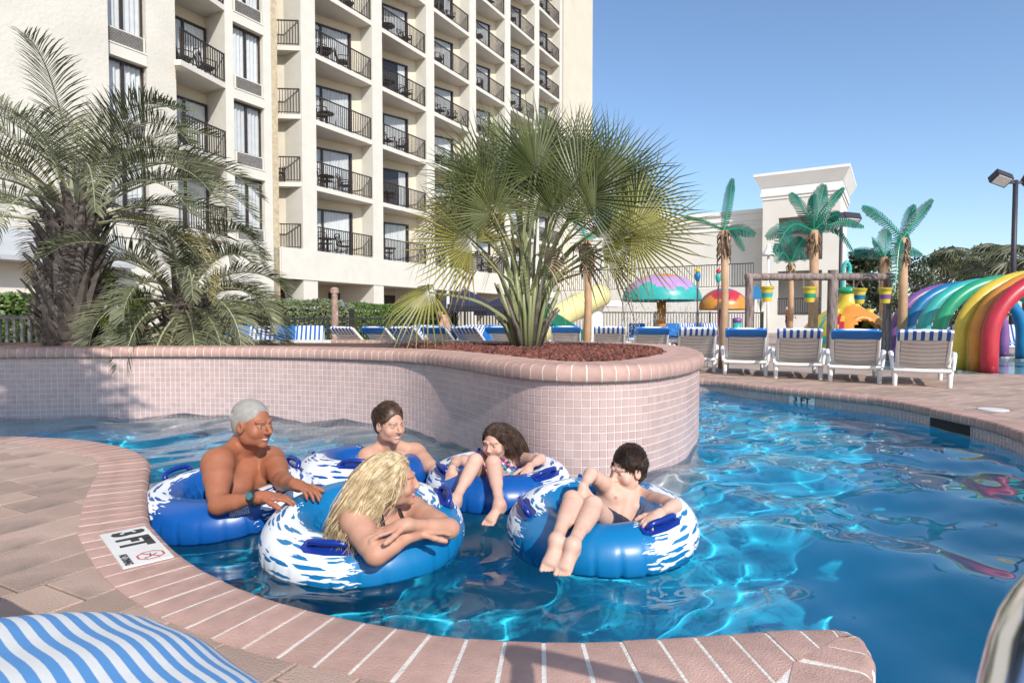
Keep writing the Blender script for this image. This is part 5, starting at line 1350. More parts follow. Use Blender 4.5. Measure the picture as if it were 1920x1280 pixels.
# ================================================================ people and their tubes
class Field:
    """a distance field on a grid; bodies are smooth unions of limbs, so each comes out as one continuous surface"""
    def __init__(s, lo, hi, h):
        s.h = h; s.lo = np.array(lo, dtype=np.float32)
        s.n = tuple(int(math.ceil((b - a) / h)) + 1 for a, b in zip(lo, hi)); s.f = np.full(s.n, 0.2, dtype=np.float32)
        s.ax = [s.lo[i] + np.arange(s.n[i], dtype=np.float32) * h for i in range(3)]
    def sub(s, a, b):
        i0 = [max(0, int((a[i] - s.lo[i]) / s.h)) for i in range(3)]; i1 = [min(s.n[i], int((b[i] - s.lo[i]) / s.h) + 2) for i in range(3)]
        if any(p >= q for p, q in zip(i0, i1)): return None, None
        sl = tuple(slice(p, q) for p, q in zip(i0, i1))
        X, Y, Z = np.meshgrid(s.ax[0][sl[0]], s.ax[1][sl[1]], s.ax[2][sl[2]], indexing='ij', sparse=True)
        return sl, (X, Y, Z)
    def put(s, sl, d, k, op):
        f = s.f[sl]
        if op == 'add':
            h = np.clip(0.5 + 0.5 * (f - d) / k, 0, 1); s.f[sl] = f + (d - f) * h - k * h * (1 - h)
        else:
            h = np.clip(0.5 - 0.5 * (f + d) / k, 0, 1); s.f[sl] = f + (-d - f) * h + k * h * (1 - h)
    def cone(s, a, b, ra, rb, k=0.02, op='add'):
        a, b = np.array(a, dtype=np.float32), np.array(b, dtype=np.float32); m = max(ra, rb) + k + 3 * s.h
        sl, g = s.sub(np.minimum(a, b) - m, np.maximum(a, b) + m)
        if sl is None: return
        ba = b - a; L = max(1e-9, float(ba @ ba)); px, py, pz = g[0] - a[0], g[1] - a[1], g[2] - a[2]
        t = np.clip((px * ba[0] + py * ba[1] + pz * ba[2]) / L, 0, 1)
        s.put(sl, np.sqrt((px - t * ba[0]) ** 2 + (py - t * ba[1]) ** 2 + (pz - t * ba[2]) ** 2) - (ra + (rb - ra) * t), k, op)
    def ell(s, c, axes, rad, k=0.02, op='add', fn=None):
        c = np.array(c, dtype=np.float32); m = max(rad) + k + 3 * s.h; sl, g = s.sub(c - m, c + m)
        if sl is None: return
        px, py, pz = g[0] - c[0], g[1] - c[1], g[2] - c[2]; q = []
        for a in axes: q.append(px * a[0] + py * a[1] + pz * a[2])
        k0 = np.sqrt((q[0] / rad[0]) ** 2 + (q[1] / rad[1]) ** 2 + (q[2] / rad[2]) ** 2)
        k1 = np.sqrt((q[0] / rad[0] ** 2) ** 2 + (q[1] / rad[1] ** 2) ** 2 + (q[2] / rad[2] ** 2) ** 2) + 1e-9
        d = k0 * (k0 - 1) / k1
        s.put(sl, d, k, op)
def nets(f, lo, h):
    """surface nets: vertices and quads of the zero level"""
    ins = f < 0; c = np.zeros(tuple(n - 1 for n in f.shape), dtype=np.uint8)
    sh = f.shape
    for i in (0, 1):
        for j in (0, 1):
            for k in (0, 1): c += ins[i:sh[0] - 1 + i, j:sh[1] - 1 + j, k:sh[2] - 1 + k]
    act = (c > 0) & (c < 8); idx = np.full(act.shape, -1, dtype=np.int32); I = np.argwhere(act); idx[act] = np.arange(len(I))
    acc = np.zeros((len(I), 3)); cnt = np.zeros(len(I))
    cor = [(i, j, k) for i in (0, 1) for j in (0, 1) for k in (0, 1)]
    val = {q: f[I[:, 0] + q[0], I[:, 1] + q[1], I[:, 2] + q[2]] for q in cor}
    for a in cor:
        for ax in range(3):
            if a[ax] == 0:
                b = list(a); b[ax] = 1; b = tuple(b); va, vb = val[a], val[b]; m = (va < 0) != (vb < 0)
                t = np.where(m, va / np.where(m, va - vb, 1), 0); p = np.repeat(np.array(a, dtype=float)[None], len(I), 0); p[:, ax] += t
                acc[m] += p[m]; cnt[m] += 1
    V = (I + acc / np.maximum(cnt, 1)[:, None]) * h + np.array(lo)
    Q = []
    for ax in range(3):
        s0 = [slice(1, -1)] * 3; s1 = list(s0); s0[ax] = slice(0, -1); s1[ax] = slice(1, None)
        a, b = ins[tuple(s0)], ins[tuple(s1)]; ch = np.argwhere(a != b)
        if not len(ch): continue
        off = np.ones(3, dtype=int); off[ax] = 0; p = ch + off; u, v = (ax + 1) % 3, (ax + 2) % 3
        def at_(du, dv): q = p.copy(); q[:, u] -= du; q[:, v] -= dv; return idx[q[:, 0], q[:, 1], q[:, 2]]
        quad = np.stack([at_(1, 1), at_(0, 1), at_(0, 0), at_(1, 0)], 1); fl = ~a[tuple(ch.T)]; quad[fl] = quad[fl][:, ::-1]; Q.append(quad)
    Q = np.concatenate(Q); Q = Q[(Q >= 0).all(1)]
    return V, Q
def skin_mat(name, rough=0.52, spec=0.35, sss=0.15):
    m = bpy.data.materials.new(name); m.use_nodes = True; t = m.node_tree; N, L = t.nodes, t.links; b = N['Principled BSDF']
    at_ = N.new('ShaderNodeAttribute'); at_.attribute_name = 'Col'; no = N.new('ShaderNodeTexNoise'); no.inputs['Scale'].default_value = 38; no.inputs['Detail'].default_value = 5
    tc = N.new('ShaderNodeTexCoord'); L.new(tc.outputs['Object'], no.inputs['Vector'])
    mr = N.new('ShaderNodeMapRange'); mr.inputs['To Min'].default_value = 0.90; mr.inputs['To Max'].default_value = 1.10; L.new(no.outputs['Fac'], mr.inputs['Value'])
    mx = N.new('ShaderNodeMix'); mx.data_type = 'RGBA'; mx.blend_type = 'MULTIPLY'; mx.inputs[0].default_value = 1; L.new(at_.outputs['Color'], mx.inputs[6]); L.new(mr.outputs[0], mx.inputs[7])
    n3 = N.new('ShaderNodeTexNoise'); n3.inputs['Scale'].default_value = 11; n3.inputs['Detail'].default_value = 7; L.new(tc.outputs['Object'], n3.inputs['Vector'])
    r3 = N.new('ShaderNodeMapRange'); r3.inputs['From Min'].default_value = 0.42; r3.inputs['From Max'].default_value = 0.72; r3.inputs['To Max'].default_value = 0.5; L.new(n3.outputs['Fac'], r3.inputs['Value'])
    m3 = N.new('ShaderNodeMix'); m3.data_type = 'RGBA'; m3.blend_type = 'MULTIPLY'; m3.inputs[7].default_value = (1.0, 0.74, 0.66, 1); L.new(r3.outputs[0], m3.inputs[0]); L.new(mx.outputs[2], m3.inputs[6])
    L.new(m3.outputs[2], b.inputs['Base Color']); b.inputs['Roughness'].default_value = rough; b.inputs['Specular IOR Level'].default_value = spec
    b.inputs['Subsurface Weight'].default_value = sss; b.inputs['Subsurface Radius'].default_value = (0.01, 0.004, 0.002); b.inputs['Subsurface Scale'].default_value = 0.6
    n2 = N.new('ShaderNodeTexNoise'); n2.inputs['Scale'].default_value = 260; L.new(tc.outputs['Object'], n2.inputs['Vector'])
    bp = N.new('ShaderNodeBump'); bp.inputs['Strength'].default_value = 0.12; bp.inputs['Distance'].default_value = 0.002; L.new(n2.outputs['Fac'], bp.inputs['Height']); L.new(bp.outputs[0], b.inputs['Normal'])
    return m
m_skin = skin_mat('skin')
J = D
def unit(v): return Vector(v).normalized()
class Frame:
    """a local frame: x to the person's left, y forward, z up"""
    def __init__(s, o, fwd, up=(0, 0, 1), sc=1.0):
        s.o = Vector(o); s.y = unit(fwd); s.x = unit(Vector(up).cross(s.y)) * 1.0; s.z = s.y.cross(s.x); s.s = sc
    def p(s, x, y, z): return s.o + (s.x * x + s.y * y + s.z * z) * s.s
    def ax(s): return (s.x, s.y, s.z)
def head_field(F_, H, o):
    """o: jaw width, nose, smile, cheek ..."""
    s = H.s; A = H.ax(); E = lambda c, r, k=0.012, op='add': F_.ell(H.p(*c), A, tuple(q * s for q in r), k * s, op)
    jw = o.get('jaw', 1.0); ck = o.get('cheek', 1.0)
    E((0, -0.018, 0.034), (0.0755, 0.096, 0.084)); E((0, 0.022, -0.018), (0.066, 0.072, 0.086), 0.02)
    E((0, 0.036, -0.072), (0.050 * jw, 0.046, 0.036), 0.02); E((0, 0.070, -0.098), (0.021 * jw, 0.018, 0.017), 0.018)
    for sg in (-1, 1):
        E((sg * 0.044 * ck, 0.056, -0.034), (0.024, 0.026, 0.026 * ck), 0.018)
        E((sg * 0.046 * jw, 0.012, -0.066), (0.018, 0.034, 0.028), 0.022)
        E((sg * 0.033, 0.100, -0.002), (0.019, 0.017, 0.013), 0.012, 'sub'); E((sg * 0.0325, 0.0755, -0.001), (0.0145, 0.0125, 0.0125), 0.004)
        F_.cone(H.p(sg * 0.016, 0.090, 0.020), H.p(sg * 0.050, 0.074, 0.022), 0.0085 * s, 0.007 * s, 0.01 * s)
        # ear: a cupped disc
        E((sg * 0.0775, -0.004, -0.010), (0.010, 0.021, 0.031), 0.006); E((sg * 0.086, 0.000, -0.006), (0.007, 0.011, 0.018), 0.005, 'sub')
        E((sg * 0.0105, 0.100, -0.036), (0.0085, 0.010, 0.0075), 0.005)
    nz = o.get('nose', 1.0)
    F_.cone(H.p(0, 0.086, 0.012), H.p(0, 0.086 + 0.026 * nz, -0.028), 0.0085 * s, 0.0105 * s, 0.010 * s); E((0, 0.086 + 0.024 * nz, -0.031), (0.011, 0.0115, 0.0095), 0.006)
    sm = o.get('smile', 0.6)                       # the mouth line bends up at its corners
    for q in range(7):
        u = q / 3 - 1; x = u * (0.022 + 0.007 * sm); z = -0.064 + sm * 0.010 * u * u; y = 0.0885 - 0.017 * u * u
        E((x, y, z + 0.004), (0.006, 0.0062, 0.0042), 0.005); E((x * 0.92, y - 0.001, z - 0.0075 - 0.003 * sm), (0.006, 0.0066, 0.005), 0.005)
    if o.get('open', True):
        for q in range(5): u = q / 2 - 1; E((u * 0.019, 0.094 - 0.014 * u * u, -0.0665 + sm * 0.008 * u * u), (0.006, 0.0060, 0.0034 + 0.001 * sm), 0.003, 'sub')
def head_paint(H, o):
    s = H.s; P_ = []
    lip = o.get('lip', (0.42, 0.17, 0.14)); br = o.get('brow', (0.10, 0.06, 0.04)); sm = o.get('smile', 0.6)
    for q in range(9):
        u = q / 4 - 1; x = u * (0.022 + 0.006 * sm); z = -0.064 + sm * 0.010 * u * u; y = 0.0885 - 0.017 * u * u
        P_.append((H.p(x, y + 0.003, z + 0.005), 0.0052 * s, lip)); P_.append((H.p(x * 0.92, y + 0.003, z - 0.009 - 0.003 * sm), 0.0058 * s, lip))
    if o.get('open', True):
        for q in range(7): u = q / 3 - 1; P_.append((H.p(u * 0.018, 0.090 - 0.014 * u * u, -0.0665 + sm * 0.008 * u * u), 0.0042 * s, (0.60, 0.56, 0.50)))
    for sg in (-1, 1):
        for q in range(5):
            u = q / 4; P_.append((H.p(sg * (0.016 + 0.036 * u), 0.096 - 0.016 * u * u, 0.0215 + 0.006 * math.sin(PI * u * 0.7)), 0.0040 * s * (1 - 0.3 * u), br))
        for q in range(5): u = q / 2 - 1; P_.append((H.p(sg * 0.0325 + u * 0.011, 0.0875 - 0.004 * u * u, 0.0035 - 0.002 * u * u), 0.0024 * s, (0.09, 0.05, 0.04)))
        P_.append((H.p(sg * 0.0325, 0.088, -0.002), 0.0042 * s, o.get('eye', (0.06, 0.045, 0.04))))
        for u in (-1, 1): P_.append((H.p(sg * 0.0325 + u * 0.0075, 0.0865, -0.002), 0.0034 * s, (0.55, 0.50, 0.46)))
        P_.append((H.p(sg * 0.046, 0.075, -0.035), 0.020 * s, None))
    return P_
def hand_field(F_, wr, d, pn, s=1.0, curl=0.5, side=1, spread=0.0):
    """wr wrist, d towards the fingers, pn out of the palm, side +1: thumb along d x pn"""
    d, pn = unit(d), unit(pn); pn = unit(pn - d * pn.dot(d)); th = d.cross(pn) * side; wr = Vector(wr); s_ = s
    F_.ell(wr + d * 0.048 * s_, (th, d, pn), (0.040 * s_, 0.052 * s_, 0.016 * s_), 0.012 * s_); F_.cone(wr, wr + d * 0.03 * s_, 0.026 * s_, 0.028 * s_, 0.02 * s_)
    for i, (o, l, r_) in enumerate(((0.030, 0.070, 0.0088), (0.0105, 0.080, 0.0092), (-0.0095, 0.074, 0.0088), (-0.029, 0.058, 0.0078))):
        b = wr + (d * (0.088 - 0.006 * abs(i - 1)) + th * o) * s_; q = unit(d + th * (o * spread)); ang = curl * (0.75 + 0.12 * i)
        for j, f in enumerate((0.45, 0.31, 0.24)):
            q = Quaternion(unit(q.cross(pn)), ang * (0.55, 1.0, 0.7)[j]) @ q; e = b + q * l * f * s_
            F_.cone(b, e, r_ * (1 - 0.08 * j) * s_, r_ * (0.92 - 0.1 * j) * s_, 0.0045); b = e
    b = wr + (d * 0.028 + th * 0.030) * s_; q = unit(d * 0.75 + th * 0.7 + pn * 0.15)
    for f in (0.040, 0.030, 0.022): e = b + q * f * s_; F_.cone(b, e, 0.0125 * s_, 0.0105 * s_, 0.007); b = e; q = unit(q + d * 0.22 + pn * 0.25 * curl)
def foot_field(F_, an, d, up, s=1.0):
    an, d, up = Vector(an), unit(d), unit(up); up = unit(up - d * up.dot(d)); sd = d.cross(up)
    F_.cone(an, an - up * 0.045 * s - d * 0.028 * s, 0.034 * s, 0.030 * s, 0.02); F_.cone(an - up * 0.012 * s, an - up * 0.045 * s + d * 0.105 * s, 0.034 * s, 0.022 * s, 0.025)
    ball = an - up * 0.050 * s + d * 0.11 * s
    for q in (-0.024, 0.0, 0.024): F_.cone(an - up * 0.046 * s, ball + sd * q * s, 0.026 * s, 0.018 * s, 0.02)
    for i, (o, l, r_) in enumerate(((0.030, 0.045, 0.0135), (0.010, 0.043, 0.0100), (-0.006, 0.038, 0.0092), (-0.021, 0.032, 0.0086), (-0.034, 0.025, 0.0082))):
        b = ball + sd * o * s; F_.cone(b, b + (d * l - up * 0.006) * s, r_ * s, r_ * 0.9 * s, 0.004)

def fill(me, V, P_, base, soft=0.0035, blush=None):
    """vertex colours: the body's own colours (lips, brows, eyes, tan), no light"""
    C = np.repeat(np.array(base, dtype=np.float32)[None], len(V), 0)
    for c, r_, col in P_:
        d = np.linalg.norm(V - np.array(c), axis=1)
        if col is None: w = np.clip(1 - d / (r_ * 1.6), 0, 1)[:, None] * 0.35; C = C * (1 - w) + np.array(base) * np.array((1.08, 0.78, 0.74)) * w
        else: w = np.clip((r_ - d) / soft + 0.5, 0, 1)[:, None]; C = C * (1 - w) + np.array(col) * w
    at_ = me.color_attributes.new('Col', 'FLOAT_COLOR', 'POINT'); at_.data.foreach_set('color', np.concatenate([C, np.ones((len(V), 1), dtype=np.float32)], 1).astype(np.float32).ravel())

def person(label, j, opt):
    """j: joints in place; opt: build, head, colours. Returns the thing, the field and the head frame"""
    s = opt.get('s', 1.0); H = Frame(j['head'], opt['face'], opt.get('hup', (0, 0, 1)), opt.get('hs', s))
    pts = [v for v in j.values()]; m = 0.2
    lo = [min(p[i] for p in pts) - m for i in range(3)]; hi = [max(p[i] for p in pts) + m for i in range(3)]
    F_ = Field(lo, hi, opt.get('h', 0.0044 if s > 0.8 else 0.0038))
    pv, nb, Ls, Rs = j['pelvis'], j['neck'], j['lsh'], j['rsh']; up = unit(nb - pv); lat = unit((Ls - Rs) - up * (Ls - Rs).dot(up)); fw = unit(lat.cross(up)); A = (lat, fw, up); L = (nb - pv).length
    mu = opt.get('muscle', 1.0); fem = opt.get('fem', 0.0); wd = opt.get('wide', 1.0) * s
    E = lambda c, r, k=0.03, op='add': F_.ell(c, A, tuple(q * s for q in r), k * s, op)
    sm_ = (Ls + Rs) / 2; T = lambda t: pv.lerp(sm_ * 0.6 + nb * 0.4, t)
    E(T(0.66), (0.148 * wd / s, 0.108, 0.16)); E(T(0.86), (0.150 * wd / s, 0.088, 0.08)); E(T(0.36), ((0.132 - 0.018 * fem) * wd / s, 0.098, 0.13), 0.05); E(pv, ((0.150 + 0.01 * fem) * wd / s, 0.110, 0.105), 0.05)
    for sg, S in ((1, Ls), (-1, Rs)):
        if fem < 0.5: E(T(0.76) + lat * sg * 0.072 * s + fw * 0.072 * s, (0.072, 0.042 * mu, 0.056), 0.018)
        elif fem >= 1: E(T(0.68) + lat * sg * 0.078 * s + fw * 0.085 * s, (0.062, 0.058, 0.060), 0.025)
        F_.cone(nb + up * 0.045 * s, S + up * 0.012 * s, 0.046 * s, 0.040 * s, 0.035 * s)            # trapezius
        F_.cone(nb + fw * 0.030 * s - up * 0.02 * s, S + fw * 0.022 * s, 0.018 * s, 0.018 * s, 0.02 * s)   # collar bone
        F_.cone(T(0.70) + lat * sg * 0.10 * s, S, 0.075 * s, 0.060 * s, 0.05 * s)
    F_.cone(nb - up * 0.02 * s, H.p(0, -0.022, -0.045), (0.060 - 0.012 * fem) * s, (0.056 - 0.012 * fem) * s, 0.025 * s)
    F_.cone(H.p(0, 0.02, -0.075), nb + fw * 0.025 * s, 0.030 * s, 0.040 * s, 0.02 * s)
    am = opt.get('arm', 1.0)
    for q in ('l', 'r'):
        S, El, Wr = j[q + 'sh'], j[q + 'el'], j[q + 'wr']
        F_.cone(S, El, 0.057 * s * am, 0.040 * s * am, 0.03 * s); F_.cone(S.lerp(El, 0.10), S.lerp(El, 0.35), 0.060 * s * am * mu, 0.050 * s * am * mu, 0.03 * s); F_.cone(S.lerp(El, 0.4) + fw * 0.008, S.lerp(El, 0.7), 0.048 * s * am * mu, 0.043 * s * am, 0.03 * s)
        F_.cone(El, Wr, 0.036 * s * am, 0.0245 * s * am, 0.02 * s); F_.cone(El.lerp(Wr, 0.10), El.lerp(Wr, 0.42), 0.041 * s * am, 0.034 * s * am, 0.025 * s)
        hd = opt.get(q + 'hand')
        if hd: hand_field(F_, Wr, hd[0], hd[1], s * opt.get('hands', 1.0), hd[2], hd[3])
        Hp, Kn, An = j.get(q + 'hip'), j.get(q + 'kn'), j.get(q + 'an')
        if Kn is not None:
            lg = opt.get('leg', 1.0) * s
            Hp = pv + lat * (0.085 if q == 'l' else -0.085) * s
            F_.cone(Hp, Kn, 0.086 * lg, 0.052 * lg, 0.04 * s); F_.cone(Hp.lerp(Kn, 0.1), Hp.lerp(Kn, 0.5), 0.088 * lg, 0.072 * lg, 0.03 * s)
            F_.cone(Kn, An, 0.050 * lg, 0.031 * lg, 0.025 * s); sh = unit(An - Kn); bk = unit((Hp + An) / 2 - Kn)
            F_.cone(Kn.lerp(An, 0.18) + bk * 0.014 * s, Kn.lerp(An, 0.5) + bk * 0.010 * s, 0.052 * lg, 0.040 * lg, 0.03 * s); F_.ell(Kn - bk * 0.012 * s, A, (0.040 * lg,) * 3, 0.025 * s)
            ft = opt.get(q + 'foot')
            if ft: foot_field(F_, An, ft[0], ft[1], s)
    if fem == 0: F_.cone(T(0.90) + fw * 0.125 * s, T(0.30) + fw * 0.125 * s, 0.016 * s, 0.012 * s, 0.03 * s, 'sub')
    head_field(F_, H, opt.get('headopt', {}))
    V, Q = nets(F_.f, F_.lo, F_.h)
    # keep the figure itself, drop specks
    base = Vector((pv.x, pv.y, float(V[:, 2].min())))
    t = thing('person', label, 'person', base)
    me = np_mesh('body', V - np.array(base), Q, m_skin); o = link('body', me, t)
    P_ = head_paint(H, opt.get('headopt', {})) + [(c, r_, col) for c, r_, col in opt.get('paint', [])]
    if opt.get('nipples'):
        for sg in (1, -1):
            c = T(0.70) + lat * sg * 0.088 * s; best = None
            for q in range(60):
                p = c + fw * (0.02 + q * 0.003); ii = [int((p[i] - F_.lo[i]) / F_.h) for i in range(3)]
                if F_.f[ii[0], ii[1], ii[2]] > 0: best = p; break
            if best is not None: P_.append((best, 0.011 * s, tuple(k_ * m_ for k_, m_ in zip(opt['skin'], (0.72, 0.52, 0.5)))))
    fill(me, V, P_, opt['skin'])
    return t, F_, H, (lat, fw, up, T, s)
def clothing(F_, t, name, m, region, thick=0.004):
    """a garment: the body's surface moved outwards, kept inside the region"""
    g = Field.__new__(Field); g.lo, g.h, g.n, g.ax = F_.lo, F_.h, F_.n, F_.ax; g.f = np.full(F_.n, 0.2, dtype=np.float32)
    region(g); f = np.maximum(F_.f - thick, g.f)
    V, Q = nets(f, F_.lo, F_.h)
    me = np_mesh(name, V - np.array(t.location), Q, m); return link(name, me, t)
# ---- hair
def hair_mat(name, c, c2, rough=0.4):
    return mat(name, c, rough, 0.2, 30, 0.0, 500, island=0.4, col2=c2, spec=0.3)
def cap_field(H, thick, face=(0.086, -0.040, 0.074, 0.078, 0.108), zlow=-0.075, h=0.003, top=0.0, ear=True, side=0.0):
    c = H.p(0, -0.02, 0.02); m = 0.17 * H.s; F_ = Field([c[i] - m for i in range(3)], [c[i] + m for i in range(3)], h); s = H.s; A = H.ax()
    F_.ell(H.p(0, -0.020, 0.036 + top * 0.5), A, ((0.0765 + thick) * s, (0.097 + thick) * s, (0.086 + thick + top) * s), 0.001)
    F_.ell(H.p(0, -0.040, -0.010), A, ((0.068 + thick) * s, (0.070 + thick) * s, 0.075 * s), 0.02 * s)
    F_.ell(H.p(0, face[0], face[1]), A, (face[2] * s, face[3] * s, face[4] * s), 0.008 * s, 'sub')
    if ear:
        for sg in (-1, 1): F_.ell(H.p(sg * 0.088, 0.006, -0.022), A, (0.024 * s, 0.032 * s, 0.042 * s), 0.006 * s, 'sub')
    F_.ell(H.p(0, 0.03, zlow - 0.1), A, (0.2 * s, 0.25 * s, 0.1 * s), 0.01 * s, 'sub')
    return F_
def short_hair(t, H, m, thick, ln, n, seed, comb, name='hair', **kw):
    F_ = cap_field(H, thick, **kw); V, Q = nets(F_.f, F_.lo, F_.h); rr = random.Random(seed)
    hr = link(name, np_mesh(name, V - np.array(t.location), Q, m), t)
    rad_c = H.p(0, -0.02, 0.02); mb = MB()
    for i in range(n):
        p = Vector(V[rr.randrange(len(V))]); nr = unit(p - rad_c)
        l3 = ((p - H.o).dot(H.x), (p - H.o).dot(H.y), (p - H.o).dot(H.z))
        d = Vector(comb(*[q / H.s for q in l3])); d = H.x * d.x + H.y * d.y + H.z * d.z; d = unit(d - nr * d.dot(nr)) + nr * rr.uniform(0.02, 0.22) + Vector((rr.gauss(0, .07), rr.gauss(0, .07), rr.gauss(0, .07)))
        d = unit(d); l = ln * rr.uniform(0.6, 1.25) * H.s; a = p - nr * 0.004; b = a + d * l * 0.55 + nr * 0.002; e = b + unit(d - nr * 0.5) * l * 0.5; w = rr.uniform(0.0008, 0.0019) * H.s
        mb.tube([a, b, e], [w, w * 0.9, w * 0.2], 3, False)
    o = mb.build('hair_tufts', m, t, True); o['kind'] = 'stuff'; o.parent = hr; o.location = (0, 0, 0); return hr
def long_hair(t, H, m, n, seed, length, flow, wave, body=(), rad=(0.0075, 0.0045), hairline=0.074, zmin=-0.02, pull=None):
    """locks combed over the head that fall free, pushed out of the head and the shoulders"""
    rr = random.Random(seed); F_ = cap_field(H, 0.008, ear=False, face=(0.090, -0.036, 0.072, 0.074, 0.106), zlow=-0.085); V, Q = nets(F_.f, F_.lo, F_.h)
    hr = link('hair', np_mesh('hair', V - np.array(t.location), Q, m), t); mb = MB(); s = H.s; hc = H.p(0, -0.018, 0.026); rads = (0.0755 * s + 0.012, 0.098 * s + 0.012, 0.086 * s + 0.014)
    for i in range(n):
        for _ in range(30):                        # root on the scalp
            a, b = rr.uniform(-PI, PI), rr.uniform(-0.35, 1.45); v = Vector((math.cos(b) * math.sin(a), math.cos(b) * math.cos(a), math.sin(b)))
            r0 = H.p(v.x * 0.078, -0.018 + v.y * 0.099, 0.030 + v.z * 0.088); ly = (r0 - H.o).dot(H.y) / s; lz = (r0 - H.o).dot(H.z) / s
            if ly < 0.030 or lz > hairline or (ly < 0.052 and lz > 0.045): break
        p = r0.copy(); d = unit(p - hc) * 0.4; pts = [p - unit(p - hc) * 0.004]; L = length * rr.uniform(0.6, 1.1); k = 13; st = L / k; cl = math.floor(a * 4.5) * 12.9898 + math.floor(b * 4) * 78.233; ph = (math.sin(cl) * 43758.5) % 6.28 + rr.gauss(0, 0.28); fl = flow(*( (r0 - H.o).dot(q) / s for q in H.ax()))
        fl = H.x * fl[0] + H.y * fl[1] + H.z * fl[2]
        for q in range(k):
            f = q / k; g = Vector((0, 0, -1)) * (0.15 + 1.4 * f) + fl * max(0.0, 1.3 - 1.7 * f); d = unit(d * 0.62 + unit(g + (pull * (1.3 * f) if pull else Vector())) * 0.5)
            sd = d.cross(unit(p - hc) + Vector((0.01, 0, 0))); sd = unit(sd) if sd.length > 0.01 else Vector((1, 0, 0))
            p = p + d * st + (sd * math.sin(ph + f * wave[1]) + unit(p - hc) * math.cos(ph * 1.3 + f * wave[1]) * 0.6) * wave[0] * min(1, f * 2.2)
            w = p - hc; e = math.sqrt((w.dot(H.x) / rads[0]) ** 2 + (w.dot(H.y) / rads[1]) ** 2 + (w.dot(H.z) / rads[2]) ** 2)
            if e < 1.0: p = hc + w / e * rr.uniform(1.0, 1.06)
            for a, b, r_ in body:
                ab = b - a; t_ = max(0, min(1, (p - a).dot(ab) / ab.length_squared)); c = a + ab * t_; w = p - c
                if w.length < r_: p = c + unit(w) * r_
            pts.append(p.copy())
        r1 = rad[0] * rr.uniform(0.7, 1.2); mb.tube(pts, [r1 * (0.8 + 0.3 * math.sin(PI * min(1, 1.2 * u / k))) * (1 if u < k * 0.7 else lerp(1, 0.15, (u - k * 0.7) / (k * 0.3))) for u in range(k + 1)], 3, False)
    o = mb.build('hair_locks', m, t, True); o['kind'] = 'stuff'; o.parent = hr; return hr

# ---- the tubes
def tube_mat(name, c):
    m = bpy.data.materials.new(name); m.use_nodes = True; t = m.node_tree; N, L = t.nodes, t.links; b = N['Principled BSDF']; b.inputs['Roughness'].default_value = 0.34; b.inputs['Coat Weight'].default_value = 0.10
    at_ = N.new('ShaderNodeAttribute'); at_.attribute_name = 'wrap'; sp = N.new('ShaderNodeSeparateXYZ'); L.new(at_.outputs['Vector'], sp.inputs[0])
    def mth(op, *a):
        n = N.new('ShaderNodeMath'); n.operation = op
        for i, q in enumerate(a):
            if hasattr(q, 'is_output') or hasattr(q, 'links'): L.new(q, n.inputs[i])
            else: n.inputs[i].default_value = q
        return n.outputs[0]
    def noise(sc, map_, det=3):
        mp = N.new('ShaderNodeMapping'); mp.inputs['Scale'].default_value = map_; L.new(at_.outputs['Vector'], mp.inputs[0]); n = N.new('ShaderNodeTexNoise'); n.inputs['Scale'].default_value = sc; n.inputs['Detail'].default_value = det; L.new(mp.outputs[0], n.inputs['Vector']); return n.outputs['Fac']
    edge = mth('MULTIPLY', mth('SUBTRACT', noise(7, (1, 1.2, 1), 4), 0.5), 0.75)
    aphi = mth('ABSOLUTE', sp.outputs[0])
    zone = mth('LESS_THAN', mth('ADD', mth('ABSOLUTE', mth('SUBTRACT', aphi, 1.62)), edge), 0.86)
    band = mth('LESS_THAN', mth('ADD', sp.outputs[2], edge), 1.0)
    mp = N.new('ShaderNodeMapping'); mp.inputs['Scale'].default_value = (2.4, 5.0, 1); mp.inputs['Rotation'].default_value = (0, 0, 0.35); L.new(at_.outputs['Vector'], mp.inputs[0])
    wn = N.new('ShaderNodeTexNoise'); wn.inputs['Scale'].default_value = 1.6; L.new(mp.outputs[0], wn.inputs['Vector']); va = N.new('ShaderNodeVectorMath'); va.operation = 'MULTIPLY_ADD'; va.inputs[1].default_value = (0.9, 0.9, 0); L.new(wn.outputs['Color'], va.inputs[0]); L.new(mp.outputs[0], va.inputs[2])
    vo_ = N.new('ShaderNodeTexVoronoi'); vo_.inputs['Scale'].default_value = 1.25; L.new(va.outputs[0], vo_.inputs['Vector'])
    blob = mth('GREATER_THAN', vo_.outputs['Distance'], 0.37)
    msk = mth('MULTIPLY', mth('MULTIPLY', zone, band), blob)
    mx = N.new('ShaderNodeMix'); mx.data_type = 'RGBA'; mx.inputs[6].default_value = (*c, 1); mx.inputs[7].default_value = (0.78, 0.80, 0.82, 1); L.new(msk, mx.inputs[0]); L.new(mx.outputs[2], b.inputs['Base Color'])
    return m
m_tube_l, m_tube_d = tube_mat('bright_blue_vinyl', (0.004, 0.165, 0.39)), tube_mat('deep_blue_vinyl', (0.004, 0.082, 0.33))
m_handle = mat('dark_blue_handle', (0.006, 0.03, 0.24), 0.25, 0.1, 6)
MINOR = 0.130
